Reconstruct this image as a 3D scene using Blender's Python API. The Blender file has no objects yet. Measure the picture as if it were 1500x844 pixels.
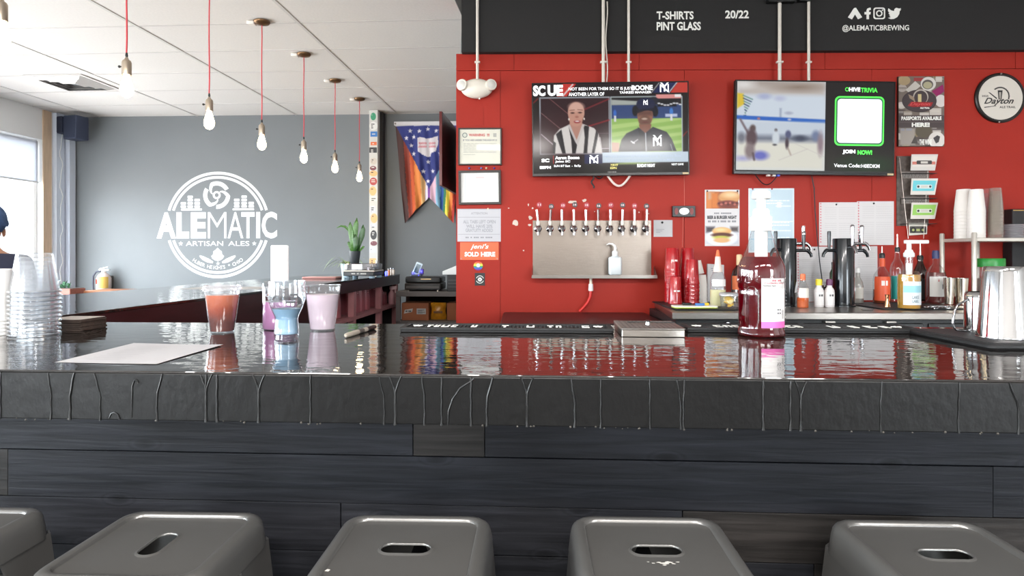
import bpy, bmesh, math, random
import numpy as np
from mathutils import Vector, Matrix
random.seed(7)
C = bpy.context.scene.collection
SC = bpy.context.scene
# ------------------------------------------------------------------ camera, sky, daylight, exposure
F, CX, HY, H = 950.0, 750.0, 375.0, 1.261      # focal length (px of a 1500 px frame), vanishing point, eye height
cam_d = bpy.data.cameras.new('camera'); cam = bpy.data.objects.new('camera', cam_d); C.objects.link(cam)
cam.location = (0, 0, H); cam.rotation_euler = (math.pi/2, 0, 0)
cam_d.sensor_fit = 'HORIZONTAL'; cam_d.sensor_width = 36.0; cam_d.lens = 36.0*F/1500.0
cam_d.shift_y = -(422.0-HY)/1500.0; cam_d.clip_start = .05; cam_d.clip_end = 200
SC.camera = cam
SC.view_settings.view_transform = 'Standard'; SC.view_settings.look = 'None'
SC.view_settings.gamma = 1.0; SC.view_settings.use_curve_mapping = False
SC.view_settings.exposure = 0.75
SC.cycles.max_bounces = 10; SC.cycles.transparent_max_bounces = 64; SC.cycles.transmission_bounces = 10
SC.cycles.sample_clamp_indirect = 6.0
SC.cycles.caustics_reflective = False; SC.cycles.caustics_refractive = False
wd = bpy.data.worlds.new('daylight'); SC.world = wd; wd.use_nodes = True
def build_world():
    nt = wd.node_tree; nt.nodes.clear()
    out = nt.nodes.new('ShaderNodeOutputWorld'); bg = nt.nodes.new('ShaderNodeBackground')
    tc = nt.nodes.new('ShaderNodeTexCoord'); sep = nt.nodes.new('ShaderNodeSeparateXYZ')
    rp = nt.nodes.new('ShaderNodeValToRGB'); mp = nt.nodes.new('ShaderNodeMapRange')
    mp.inputs['From Min'].default_value = -1; mp.inputs['From Max'].default_value = 1
    rp.color_ramp.elements[0].position = .46; rp.color_ramp.elements[0].color = (.50, .50, .50, 1)   # pavement below the horizon
    rp.color_ramp.elements[1].position = .54; rp.color_ramp.elements[1].color = (.86, .94, 1.0, 1)
    nt.links.new(tc.outputs['Generated'], sep.inputs[0]); nt.links.new(sep.outputs['Z'], mp.inputs['Value'])
    nt.links.new(mp.outputs[0], rp.inputs[0]); nt.links.new(rp.outputs[0], bg.inputs[0])
    bg.inputs[1].default_value = 20.0
    nt.links.new(bg.outputs[0], out.inputs[0])
build_world()
TH = math.radians(3.31)                        # the bar, its side leg and the ceiling grid run at this angle to the camera
U = Vector((math.cos(TH), -math.sin(TH), 0)); V = Vector((math.sin(TH), math.cos(TH), 0)); O = Vector((0, 1.056, 0))
def BAR(s, t, z=0.0): return O + U*s + V*t + Vector((0, 0, z))
def portal(name, s0, s1, t0, t1, z0, z1, facing):
    d = bpy.data.lights.new(name, 'AREA'); o = bpy.data.objects.new(name, d); C.objects.link(o)
    d.shape = 'RECTANGLE'; d.cycles.is_portal = True
    c = BAR((s0+s1)/2, (t0+t1)/2, (z0+z1)/2)
    d.size = max(abs(s1-s0), abs(t1-t0)); d.size_y = abs(z1-z0)
    n = {'+s': U, '+t': V, '-s': -U}[facing]
    o.location = c; o.rotation_euler = n.to_track_quat('-Z', 'Z').to_euler()
S_LEFT, T_FRONT, S_RIGHT, T_BACK = -5.95, -4.6, 5.6, 6.8
ZC, ZB = 2.997, 1.067
WIN_L = [(-3.9, -1.5), (-1.3, 1.1), (1.3, 3.7), (3.9, 6.31)]       # openings of the left window wall (t ranges)
WIN_F = [(-5.3, -3.0), (3.2, 5.2)]                        # storefront openings behind the camera (s ranges)
for k, (a, b) in enumerate(WIN_L): portal('daylight_left_window', S_LEFT-.12, S_LEFT-.12, a, b, .35, 2.64, '+s')
for k, (a, b) in enumerate(WIN_F): portal('daylight_front_window', a, b, T_FRONT-.12, T_FRONT-.12, .35, 2.6, '+t')
# added fill lights for the stools (out of frame, above and behind the camera)
def fill_light(s, t):
    d = bpy.data.lights.new('added_fill_light', 'AREA'); o = bpy.data.objects.new('added_fill_light', d); C.objects.link(o)
    d.shape = 'RECTANGLE'; d.size = 1.15; d.size_y = .55; d.energy = FILL_W; d.color = (1.0, .96, .92)
    o.location = BAR(s, t, ZC-.02); o.rotation_euler = (0, 0, -TH)
FILL_W = 105
for s_ in (-1.9, 0.0, 1.9): fill_light(s_, -2.5)
# ------------------------------------------------------------------ helpers: pixels to points
def P(px, py, D): return Vector(((px-CX)/F*D, D, H-(py-HY)/F*D))
def RED_D(px): return 4.4255/(1+.0132*(px-CX)/F)
def GRY_D(px): return 7.874/(1+.0463*(px-CX)/F)
RA, GA = math.atan(-.0132), math.atan(-.0463)
def srgb(c):
    return tuple((v/255/12.92 if v/255 <= .04045 else ((v/255+.055)/1.055)**2.4) for v in c[:3])
# ------------------------------------------------------------------ helpers: materials
MC = {}
def mat(name, rgb, rough=.5, metal=0.0, spec=.5, coat=0.0, alpha=1.0, emit=0.0, var=0.0, vscale=6.0, bump=0.0, bscale=40.0,
        stretch=(1, 1, 1), trans=0.0, aniso=0.0, sub=0.0):
    if name in MC: return MC[name]
    m = bpy.data.materials.new(name); m.use_nodes = True; nt = m.node_tree
    b = nt.nodes['Principled BSDF']; col = srgb(rgb)+(1,)
    b.inputs['Base Color'].default_value = col; b.inputs['Roughness'].default_value = rough
    b.inputs['Metallic'].default_value = metal; b.inputs['Specular IOR Level'].default_value = spec
    b.inputs['Coat Weight'].default_value = coat; b.inputs['Coat Roughness'].default_value = .04
    b.inputs['Alpha'].default_value = alpha; b.inputs['Transmission Weight'].default_value = trans
    b.inputs['Anisotropic'].default_value = aniso
    if sub: b.inputs['Subsurface Weight'].default_value = sub; b.inputs['Subsurface Radius'].default_value = (.02, .02, .02)
    if emit: b.inputs['Emission Color'].default_value = col; b.inputs['Emission Strength'].default_value = emit
    if var or bump:
        tc = nt.nodes.new('ShaderNodeTexCoord'); mp = nt.nodes.new('ShaderNodeMapping'); mp.inputs['Scale'].default_value = stretch
        nt.links.new(tc.outputs['Object'], mp.inputs[0])
    if var:
        n = nt.nodes.new('ShaderNodeTexNoise'); n.inputs['Scale'].default_value = vscale; n.inputs['Detail'].default_value = 5
        nt.links.new(mp.outputs[0], n.inputs['Vector'])
        r = nt.nodes.new('ShaderNodeMapRange'); r.inputs['From Min'].default_value = .3; r.inputs['From Max'].default_value = .7
        r.inputs['To Min'].default_value = 1-var; r.inputs['To Max'].default_value = 1+var
        nt.links.new(n.outputs['Fac'], r.inputs['Value'])
        x = nt.nodes.new('ShaderNodeVectorMath'); x.operation = 'SCALE'; x.inputs[0].default_value = col[:3]
        nt.links.new(r.outputs[0], x.inputs['Scale']); nt.links.new(x.outputs[0], b.inputs['Base Color'])
    if bump:
        n2 = nt.nodes.new('ShaderNodeTexNoise'); n2.inputs['Scale'].default_value = bscale; n2.inputs['Detail'].default_value = 3
        nt.links.new(mp.outputs[0], n2.inputs['Vector'])
        bp = nt.nodes.new('ShaderNodeBump'); bp.inputs['Strength'].default_value = bump; bp.inputs['Distance'].default_value = .01
        nt.links.new(n2.outputs['Fac'], bp.inputs['Height']); nt.links.new(bp.outputs[0], b.inputs['Normal'])
    MC[name] = m; return m
def clear(name, tint=(255, 255, 255), rough=.03, refl=.07, edge=.75, haze=0.0, hazecol=(240, 242, 245)):
    """thin clear plastic or glass: what lies behind shows through, the rim reflects"""
    if name in MC: return MC[name]
    m = bpy.data.materials.new(name); m.use_nodes = True; nt = m.node_tree; nt.nodes.clear()
    o = nt.nodes.new('ShaderNodeOutputMaterial'); t = nt.nodes.new('ShaderNodeBsdfTransparent'); t.inputs[0].default_value = srgb(tint)+(1,)
    g = nt.nodes.new('ShaderNodeBsdfGlossy'); g.inputs['Roughness'].default_value = rough
    lw = nt.nodes.new('ShaderNodeLayerWeight'); lw.inputs[0].default_value = .35
    mr = nt.nodes.new('ShaderNodeMapRange'); mr.inputs['To Min'].default_value = refl; mr.inputs['To Max'].default_value = edge
    nt.links.new(lw.outputs['Facing'], mr.inputs['Value'])
    mx = nt.nodes.new('ShaderNodeMixShader'); nt.links.new(mr.outputs[0], mx.inputs[0])
    src = t
    if haze:
        d = nt.nodes.new('ShaderNodeBsdfDiffuse'); d.inputs[0].default_value = srgb(hazecol)+(1,)
        tl = nt.nodes.new('ShaderNodeBsdfTranslucent'); tl.inputs[0].default_value = srgb(hazecol)+(1,)
        m0 = nt.nodes.new('ShaderNodeMixShader'); nt.links.new(d.outputs[0], m0.inputs[1]); nt.links.new(tl.outputs[0], m0.inputs[2])
        m1 = nt.nodes.new('ShaderNodeMixShader'); m1.inputs[0].default_value = haze
        nt.links.new(t.outputs[0], m1.inputs[1]); nt.links.new(m0.outputs[0], m1.inputs[2]); src = m1
    nt.links.new(src.outputs[0], mx.inputs[1]); nt.links.new(g.outputs[0], mx.inputs[2]); nt.links.new(mx.outputs[0], o.inputs[0])
    MC[name] = m; return m
def printed(name, rough=.5, emit=0.0):
    """flat print or screen picture held in the colour attribute 'Col'"""
    if name in MC: return MC[name]
    m = bpy.data.materials.new(name); m.use_nodes = True; nt = m.node_tree; b = nt.nodes['Principled BSDF']
    a = nt.nodes.new('ShaderNodeAttribute'); a.attribute_name = 'Col'
    b.inputs['Roughness'].default_value = rough
    if emit:
        b.inputs['Base Color'].default_value = (.008, .008, .008, 1); b.inputs['Specular IOR Level'].default_value = .25
        nt.links.new(a.outputs['Color'], b.inputs['Emission Color']); b.inputs['Emission Strength'].default_value = emit
    else: nt.links.new(a.outputs['Color'], b.inputs['Base Color'])
    MC[name] = m; return m
# ------------------------------------------------------------------ helpers: meshes
def link(name, me, m=None, parent=None, smooth=None, kind=None, label=None):
    if m is not None: me.materials.append(m)
    if smooth is not None:
        me.shade_smooth(); me.set_sharp_from_angle(angle=math.radians(smooth))
    o = bpy.data.objects.new(name, me); C.objects.link(o)
    if parent: o.parent = parent
    if kind: o['kind'] = kind
    if label: o['label'] = label
    return o
class MB:
    def __init__(s): s.v = []; s.f = []
    def add(s, vs, fs):
        n = len(s.v); s.v += [tuple(p) for p in vs]; s.f += [tuple(i+n for i in q) for q in fs]; return s
    def box(s, x0, x1, y0, y1, z0, z1):
        v = [(x, y, z) for z in (z0, z1) for y in (y0, y1) for x in (x0, x1)]
        return s.add(v, [(0, 2, 3, 1), (4, 5, 7, 6), (0, 1, 5, 4), (2, 6, 7, 3), (0, 4, 6, 2), (1, 3, 7, 5)])
    def rbox(s, x0, x1, y0, y1, z0, z1, r=.005, n=3, axis='z'):
        """box with rounded vertical (or along axis) edges and a small chamfer"""
        def ring(a0, a1, b0, b1, rr):
            pts = []
            for cx, cy, st in ((a1-rr, b1-rr, 0), (a0+rr, b1-rr, 90), (a0+rr, b0+rr, 180), (a1-rr, b0+rr, 270)):
                for k in range(n+1):
                    t = math.radians(st+90*k/n); pts.append((cx+rr*math.cos(t), cy+rr*math.sin(t)))
            return pts
        ext = {'z': (x0, x1, y0, y1, z0, z1), 'y': (x0, x1, z0, z1, y0, y1), 'x': (y0, y1, z0, z1, x0, x1)}[axis]
        a0, a1, b0, b1, c0, c1 = ext; c = min(r*.5, (c1-c0)*.3); r = min(r, (a1-a0)*.49, (b1-b0)*.49)
        rings = [(ring(a0+c, a1-c, b0+c, b1-c, max(r-c, r*.3)), c0), (ring(a0, a1, b0, b1, r), c0+c), (ring(a0, a1, b0, b1, r), c1-c), (ring(a0+c, a1-c, b0+c, b1-c, max(r-c, r*.3)), c1)]
        mk = {'z': lambda p, h: (p[0], p[1], h), 'y': lambda p, h: (p[0], h, p[1]), 'x': lambda p, h: (h, p[0], p[1])}[axis]
        vs = [mk(p, h) for rg, h in rings for p in rg]; N = len(rings[0][0]); fs = []
        for q in range(3):
            for k in range(N):
                k2 = (k+1) % N; fs.append((q*N+k, q*N+k2, (q+1)*N+k2, (q+1)*N+k))
        fs.append(tuple(range(N-1, -1, -1))); fs.append(tuple(3*N+k for k in range(N)))
        if axis == 'y': fs = [tuple(reversed(q)) for q in fs]
        return s.add(vs, fs)
    def lathe(s, prof, c=(0, 0), seg=28, a0=0, a1=360, cap0=True, cap1=True):
        full = abs(a1-a0) >= 359.9; N = seg if full else seg+1; vs = []; fs = []
        for r, z in prof:
            for k in range(N):
                t = math.radians(a0+(a1-a0)*k/seg); vs.append((c[0]+r*math.cos(t), c[1]+r*math.sin(t), z))
        for q in range(len(prof)-1):
            for k in range(seg):
                k2 = (k+1) % N; fs.append((q*N+k, q*N+k2, (q+1)*N+k2, (q+1)*N+k))
        if full and cap0: fs.append(tuple(range(N-1, -1, -1)))
        if full and cap1: fs.append(tuple((len(prof)-1)*N+k for k in range(N)))
        return s.add(vs, fs)
    def tube(s, pts, r, seg=8, caps=True):
        pts = [Vector(p) for p in pts]; rs = r if isinstance(r, (list, tuple)) else [r]*len(pts)
        vs = []; fs = []; up = None
        for i, p in enumerate(pts):
            d = (pts[min(i+1, len(pts)-1)]-pts[max(i-1, 0)]).normalized()
            if up is None: up = d.orthogonal().normalized()
            up = (up-d*up.dot(d)); up = up.normalized() if up.length > 1e-6 else d.orthogonal().normalized()
            w = d.cross(up)
            for k in range(seg):
                t = 2*math.pi*k/seg; vs.append(p+(up*math.cos(t)+w*math.sin(t))*rs[i])
        for i in range(len(pts)-1):
            for k in range(seg):
                k2 = (k+1) % seg; fs.append((i*seg+k, i*seg+k2, (i+1)*seg+k2, (i+1)*seg+k))
        if caps: fs.append(tuple(range(seg-1, -1, -1))); fs.append(tuple((len(pts)-1)*seg+k for k in range(seg)))
        return s.add(vs, fs)
    def flat(s, pts, y=0.0, d=.001):
        """outline in local x, z standing on the plane y, d thick, facing -y"""
        a = sum(pts[i][0]*pts[(i+1) % len(pts)][1]-pts[(i+1) % len(pts)][0]*pts[i][1] for i in range(len(pts)))
        if a < 0: pts = pts[::-1]
        n = len(pts); vs = [(p[0], y-d, p[1]) for p in pts]+[(p[0], y, p[1]) for p in pts]
        fs = [tuple(range(n))]+[(i, n+i, n+(i+1) % n, (i+1) % n) for i in range(n)]
        return s.add(vs, fs)
    def arc(s, cx, cz, r0, r1, a0, a1, y=0.0, d=.001, n=24):
        o = [(cx+r1*math.cos(math.radians(a0+(a1-a0)*k/n)), cz+r1*math.sin(math.radians(a0+(a1-a0)*k/n))) for k in range(n+1)]
        i = [(cx+r0*math.cos(math.radians(a0+(a1-a0)*k/n)), cz+r0*math.sin(math.radians(a0+(a1-a0)*k/n))) for k in range(n+1)]
        for k in range(n): s.flat([i[k], o[k], o[k+1], i[k+1]], y, d)
        return s
    def sphere(s, c, r, seg=16, rg=10, sc=(1, 1, 1)):
        vs = []; fs = []
        for q in range(rg+1):
            t = math.pi*q/rg
            for k in range(seg):
                a = 2*math.pi*k/seg; vs.append((c[0]+sc[0]*r*math.sin(t)*math.cos(a), c[1]+sc[1]*r*math.sin(t)*math.sin(a), c[2]-sc[2]*r*math.cos(t)))
        for q in range(rg):
            for k in range(seg):
                k2 = (k+1) % seg; fs.append((q*seg+k, q*seg+k2, (q+1)*seg+k2, (q+1)*seg+k))
        return s.add(vs, fs)
    def rot(s, ang, axis='Y', c=(0, 0, 0)):
        R = Matrix.Rotation(ang, 3, axis); c = Vector(c)
        s.v = [tuple(R @ (Vector(p)-c)+c) for p in s.v]; return s
    def move(s, d): s.v = [(p[0]+d[0], p[1]+d[1], p[2]+d[2]) for p in s.v]; return s
    def mesh(s, name):
        me = bpy.data.meshes.new(name); me.from_pydata(s.v, [], s.f); me.update(); return me
    def build(s, name, m, parent=None, smooth=None, bevel=0, kind=None, label=None):
        o = link(name, s.mesh(name), m, parent, smooth, kind, label)
        if bevel:
            b = o.modifiers.new('bevel', 'BEVEL'); b.width = bevel; b.segments = 2; b.limit_method = 'ANGLE'; b.harden_normals = False
        return o
def T(name, label, cat, loc=(0, 0, 0), rz=0.0, group=None):
    o = bpy.data.objects.new(name, None); C.objects.link(o); o.empty_display_size = .05
    o.location = loc; o.rotation_euler = (0, 0, rz); o['label'] = label; o['category'] = cat
    if group: o['group'] = group
    return o
def tag(o, label, cat, group=None):
    o['label'] = label; o['category'] = cat
    if group: o['group'] = group
    return o
def copy_tree(o, parent=None):
    c = o.copy(); C.objects.link(c)
    if parent: c.parent = parent
    for ch in list(o.children): copy_tree(ch, c)
    return c
def circle(cx, cz, rx, rz=None, n=24, a=0):
    rz = rx if rz is None else rz; ca, sa = math.cos(math.radians(a)), math.sin(math.radians(a)); o = []
    for k in range(n):
        t = 2*math.pi*k/n; x, z = rx*math.cos(t), rz*math.sin(t); o.append((cx+x*ca-z*sa, cz+x*sa+z*ca))
    return o
def star(cx, cz, r, n=5, q=.42, a=90):
    return [(cx+(r if k % 2 == 0 else r*q)*math.cos(math.radians(a+180*k/n)), cz+(r if k % 2 == 0 else r*q)*math.sin(math.radians(a+180*k/n))) for k in range(2*n)]
def rrect(x0, z0, x1, z1, r, n=4):
    pts = []
    for cx, cz, st in ((x1-r, z1-r, 0), (x0+r, z1-r, 90), (x0+r, z0+r, 180), (x1-r, z0+r, 270)):
        for k in range(n+1):
            t = math.radians(st+90*k/n); pts.append((cx+r*math.cos(t), cz+r*math.sin(t)))
    return pts
# ------------------------------------------------------------------ helpers: lettering (Blender's built-in font)
TXT = {}
def glyphs(s, bold=0.0, shear=0.0, res=3):
    key = (s, bold, shear)
    if key not in TXT:
        cu = bpy.data.curves.new('t', 'FONT'); cu.body = s; cu.size = 1; cu.offset = bold; cu.shear = shear; cu.resolution_u = res; cu.fill_mode = 'FRONT'
        ob = bpy.data.objects.new('t', cu); C.objects.link(ob)
        dg = bpy.context.evaluated_depsgraph_get(); me = bpy.data.meshes.new_from_object(ob.evaluated_get(dg))
        vs = [(v.co.x, v.co.y) for v in me.vertices]; fs = [tuple(p.vertices) for p in me.polygons]
        bpy.data.objects.remove(ob); bpy.data.curves.remove(cu); bpy.data.meshes.remove(me)
        TXT[key] = (vs, fs)
    return TXT[key]
def text(name, s, x0, x1, z0, z1, m, parent, y=-.0015, bold=.02, shear=0.0, cyl=None, cyc=(0, 0), label=None, ang=0, keep=None):
    """lettering fitted into the box x0..x1, z0..z1 of the local x-z plane, facing -y; cyl bends it round a cylinder"""
    vs, fs = glyphs(s, bold, shear)
    if not vs: return None
    ax0, ax1 = min(v[0] for v in vs), max(v[0] for v in vs); az0, az1 = min(v[1] for v in vs), max(v[1] for v in vs)
    out = []
    for a, b in vs:
        x = x0+(a-ax0)/(ax1-ax0+1e-9)*(x1-x0); z = z0+(b-az0)/(az1-az0+1e-9)*(z1-z0)
        if ang:
            mx, mz = (x0+x1)/2, (z0+z1)/2; ca, sa = math.cos(ang), math.sin(ang)
            x, z = mx+(x-mx)*ca-(z-mz)*sa, mz+(x-mx)*sa+(z-mz)*ca
        if cyl: t = (x-cyc[0])/cyl-math.pi/2; out.append((cyc[0]+cyl*math.cos(t), cyc[1]+cyl*math.sin(t), z))
        else: out.append((x, y, z))
    me = bpy.data.meshes.new(name); me.from_pydata(out, [], fs); me.update()
    return link(name, me, m, parent, None, None, label)
def arc_text(name, s, cx, cz, r, a0, a1, hgt, m, parent, y=-.0015, bold=.03, outward=False):
    """letters standing along a circle from angle a0 to a1 (degrees)"""
    V_, F_ = [], []; n = len(s)
    for i, ch in enumerate(s):
        if ch == ' ': continue
        vs, fs = glyphs(ch, bold); a = math.radians(a0+(a1-a0)*(i+.5)/n); k = hgt/.72
        mx = (min(v[0] for v in vs)+max(v[0] for v in vs))/2; base = len(V_)
        up = 1 if outward else -1
        er = (math.cos(a), math.sin(a)); up2 = (er[0]*up, er[1]*up); ex = (up2[1], -up2[0])
        for p, q in vs:
            X, Z = (p-mx)*k, (q-.36)*k
            V_.append((cx+er[0]*r+ex[0]*X+up2[0]*Z, y, cz+er[1]*r+ex[1]*X+up2[1]*Z))
        F_ += [tuple(j+base for j in f) for f in fs]
    me = bpy.data.meshes.new(name); me.from_pydata(V_, [], F_); me.update()
    return link(name, me, m, parent)
# ------------------------------------------------------------------ helpers: printed pictures
class Canvas:
    """small procedural picture drawn in its own units, laid on a mesh as vertex colours (print and screens only)"""
    def __init__(s, x0, y0, x1, y1, nx, ny, bg):
        s.b = (x0, y0, x1, y1); s.n = (nx, ny)
        s.X, s.Y = np.meshgrid(np.linspace(x0, x1, nx), np.linspace(y0, y1, ny)); s.px = (x1-x0)/(nx-1)
        s.A = np.zeros((ny, nx, 3)); s.A[:] = np.array(bg, float)[:3]
    def put(s, m, col, a=1.0):
        m = (np.clip(m, 0, 1)*a)[..., None]; s.A = s.A*(1-m)+np.array(col, float)[:3]*m; return s
    def rect(s, x0, y0, x1, y1, col, soft=None, a=1.0):
        w = soft or s.px
        return s.put(np.minimum(np.minimum(s.X-x0, x1-s.X), np.minimum(s.Y-y0, y1-s.Y))/w+.5, col, a)
    def ell(s, cx, cy, rx, ry, col, soft=None, ang=0, a=1.0):
        w = soft or s.px; t = math.radians(ang); dx, dy = s.X-cx, s.Y-cy
        u, v = dx*math.cos(t)+dy*math.sin(t), -dx*math.sin(t)+dy*math.cos(t)
        d = (1-np.sqrt((u/rx)**2+(v/ry)**2))*min(rx, ry); return s.put(d/w+.5, col, a)
    def line(s, x0, y0, x1, y1, w, col, soft=None, a=1.0):
        dx, dy = x1-x0, y1-y0; L = dx*dx+dy*dy+1e-9; t = np.clip(((s.X-x0)*dx+(s.Y-y0)*dy)/L, 0, 1)
        d = w/2-np.hypot(s.X-(x0+t*dx), s.Y-(y0+t*dy)); return s.put(d/(soft or s.px)+.5, col, a)
    def poly(s, pts, col, a=1.0, soft=None):
        ins = np.zeros(s.X.shape, bool); dist = np.full(s.X.shape, 1e9); n = len(pts)
        for i in range(n):
            (xa, ya), (xb, yb) = pts[i], pts[(i+1) % n]
            c = ((ya > s.Y) != (yb > s.Y)) & (s.X < (xb-xa)*(s.Y-ya)/((yb-ya) or 1e-9)+xa); ins ^= c
            dx, dy = xb-xa, yb-ya; t = np.clip(((s.X-xa)*dx+(s.Y-ya)*dy)/(dx*dx+dy*dy+1e-9), 0, 1)
            dist = np.minimum(dist, np.hypot(s.X-(xa+t*dx), s.Y-(ya+t*dy)))
        return s.put(np.where(ins, dist, -dist)/(soft or s.px)+.5, col, a)
    def speckle(s, amt, cell=1, seed=1):
        r = np.random.RandomState(seed).rand(s.n[1]//cell+2, s.n[0]//cell+2); r = np.kron(r, np.ones((cell, cell)))[:s.n[1], :s.n[0]]
        s.A = np.clip(s.A*(1+amt*(r[..., None]-.5)), 0, 255); return s
    def lines(s, x0, y0, x1, y1, n, w, col, a=.7, seed=3):
        """rows of small unreadable print"""
        R = random.Random(seed)
        for k in range(n):
            y = y0+(y1-y0)*(k+.5)/n; x = x0
            while x < x1:
                L = R.uniform(.05, .16)*(x1-x0); s.rect(x, y-w/2, min(x+L, x1), y+w/2, col, a=a); x += L+.02*(x1-x0)
        return s
    def lay(s, name, m, parent, fn, kind=None, label=None):
        """fn(u, v) -> local point; u runs right, v runs down, both 0..1"""
        nx, ny = s.n; vs = [fn(i/(nx-1), j/(ny-1)) for j in range(ny) for i in range(nx)]
        fs = [(j*nx+i, (j+1)*nx+i, (j+1)*nx+i+1, j*nx+i+1) for j in range(ny-1) for i in range(nx-1)]
        return s.paint(name, m, parent, vs, fs, kind, label)
    def paint(s, name, m, parent, vs, fs, kind=None, label=None):
        me = bpy.data.meshes.new(name); me.from_pydata(vs, [], fs); me.update()
        c = s.A.reshape(-1, 3)/255.0; lin = np.where(c <= .04045, c/12.92, ((c+.055)/1.055)**2.4)
        at = me.color_attributes.new('Col', 'FLOAT_COLOR', 'POINT'); at.data.foreach_set('color', np.hstack([lin, np.ones((len(lin), 1))]).astype(np.float32).ravel())
        return link(name, me, m, parent, 60, kind, label)
    def sheet(s, name, m, parent, x0, x1, z0, z1, y=-.002, label=None):
        return s.lay(name, m, parent, lambda u, v: (x0+(x1-x0)*u, y, z1+(z0-z1)*v), None, label)
NTH = ['topmost', 'second from the top', 'third from the top', 'fourth from the top', 'fifth from the top', 'sixth from the top', 'seventh from the top', 'eighth from the top',
       'ninth from the top', 'tenth from the top', 'eleventh from the top', 'twelfth from the top', 'thirteenth from the top', 'fourteenth from the top', 'fifteenth from the top', 'sixteenth from the top', 'seventeenth from the top', 'lowest']
# ------------------------------------------------------------------ shared materials
STEEL = mat('brushed_steel', (150, 144, 138), .28, 1.0, bump=.05, bscale=60, stretch=(1, 40, 1))
CHROME = mat('chrome', (186, 186, 190), .08, 1.0)
BLACK = mat('black_plastic', (14, 14, 15), .38)
RUBBER = mat('black_rubber', (16, 17, 19), .6, bump=.1, bscale=200)
WHITEP = mat('white_plastic', (238, 238, 236), .3)
PAPER = mat('white_paper', (190, 189, 190), .75, var=.02, vscale=3)
LETTER = mat('white_lettering', (238, 238, 232), .6)
INK = mat('dark_ink', (60, 60, 64), .7)
GREYINK = mat('grey_ink', (140, 140, 146), .7)
REDINK = mat('red_ink', (200, 60, 60), .7)
GLASS = clear('clear_glass', (250, 251, 251), .02, .04, .5)
CUPCLEAR = clear('clear_cup_plastic', (253, 254, 255), .06, .04, .35, .08)
FROST = clear('frosted_plastic', (250, 245, 250), .15, .06, .4, .30, (240, 235, 240))
PRINT = printed('print', .55); GLOSSPRINT = printed('glossy_print', .25); SCREEN = printed('screen_picture', .12, .52)
# ================================================================== THE ROOM
def structure(name, mb, m, loc=(0, 0, 0), rz=0.0, parent=None, smooth=None):
    o = mb.build(name, m, parent, smooth); o.location = loc; o.rotation_euler = (0, 0, rz)
    if not parent: o['kind'] = 'structure'
    return o
M_CEIL = mat('ceiling_tile_white', (222, 217, 213), .9, var=.03, vscale=60, bump=.15, bscale=150)
M_GRID = mat('ceiling_grid_white', (205, 200, 197), .6)
M_GRAY = mat('gray_wall_paint', (114, 118, 121), .62, var=.03, vscale=2, bump=.04, bscale=30)
M_RED = mat('red_wall_paint', (160, 41, 29), .5, spec=.22, var=.04, vscale=2.5, bump=.05, bscale=25)
M_BLK = mat('black_soffit_paint', (27, 26, 26), .8, var=.05, vscale=3)
M_TAN = mat('light_wood_jamb', (205, 178, 150), .5, var=.1, vscale=8, stretch=(6, 6, .6))
M_FLOOR = mat('concrete_floor', (40, 38, 36), .35, var=.12, vscale=3)
M_TRIM = mat('blue_gray_trim', (205, 212, 225), .5)
M_MULL = mat('window_frame_pale', (226, 226, 226), .4)
fl = structure('floor', MB().box(S_LEFT-.3, S_RIGHT, T_FRONT-.3, T_BACK+.6, -.05, 0), M_FLOOR, O, -TH)
ce = structure('ceiling', MB().box(S_LEFT-.3, S_RIGHT, T_FRONT-.3, T_BACK+.6, ZC+.02, ZC+.12), M_GRID, O, -TH)
S_LINES = [-1.81-1.25*k for k in range(3, -1, -1)]+[-1.81+1.25*k for k in range(1, 3)]
S_EDGE = [S_LEFT]+S_LINES; T_LINES = [1.825+.62*k for k in range(9)]; tile_mesh = {}
for i in range(len(S_EDGE)-1):
    for j in range(len(T_LINES)-1):
        w = S_EDGE[i+1]-S_EDGE[i]; key = round(w, 2)
        if key not in tile_mesh:
            tm = MB().rbox(.010, w-.010, .008, .612, 0, .016, .004, 1).mesh('ceiling_tile'); tm.materials.append(M_CEIL); tile_mesh[key] = tm
        t = bpy.data.objects.new('ceiling_tile', tile_mesh[key]); C.objects.link(t); t.parent = ce; t.location = (S_EDGE[i], T_LINES[j], ZC+.004+random.uniform(0, .002))
for s_ in S_LINES: MB().box(s_-.012, s_+.012, 1.8, T_LINES[-1], ZC, ZC+.02).build('grid_bar', M_GRID, ce)
for t_ in T_LINES: MB().box(S_LEFT, S_LINES[-1], t_-.008, t_+.008, ZC+.002, ZC+.02).build('cross_bar', M_GRID, ce)
# gray wall at the far end
gw = structure('wall_back', MB().box(-6.6, 3.6, 0, .12, 0, ZC+.1), M_GRAY, (0, 7.874, 0), GA)
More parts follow.
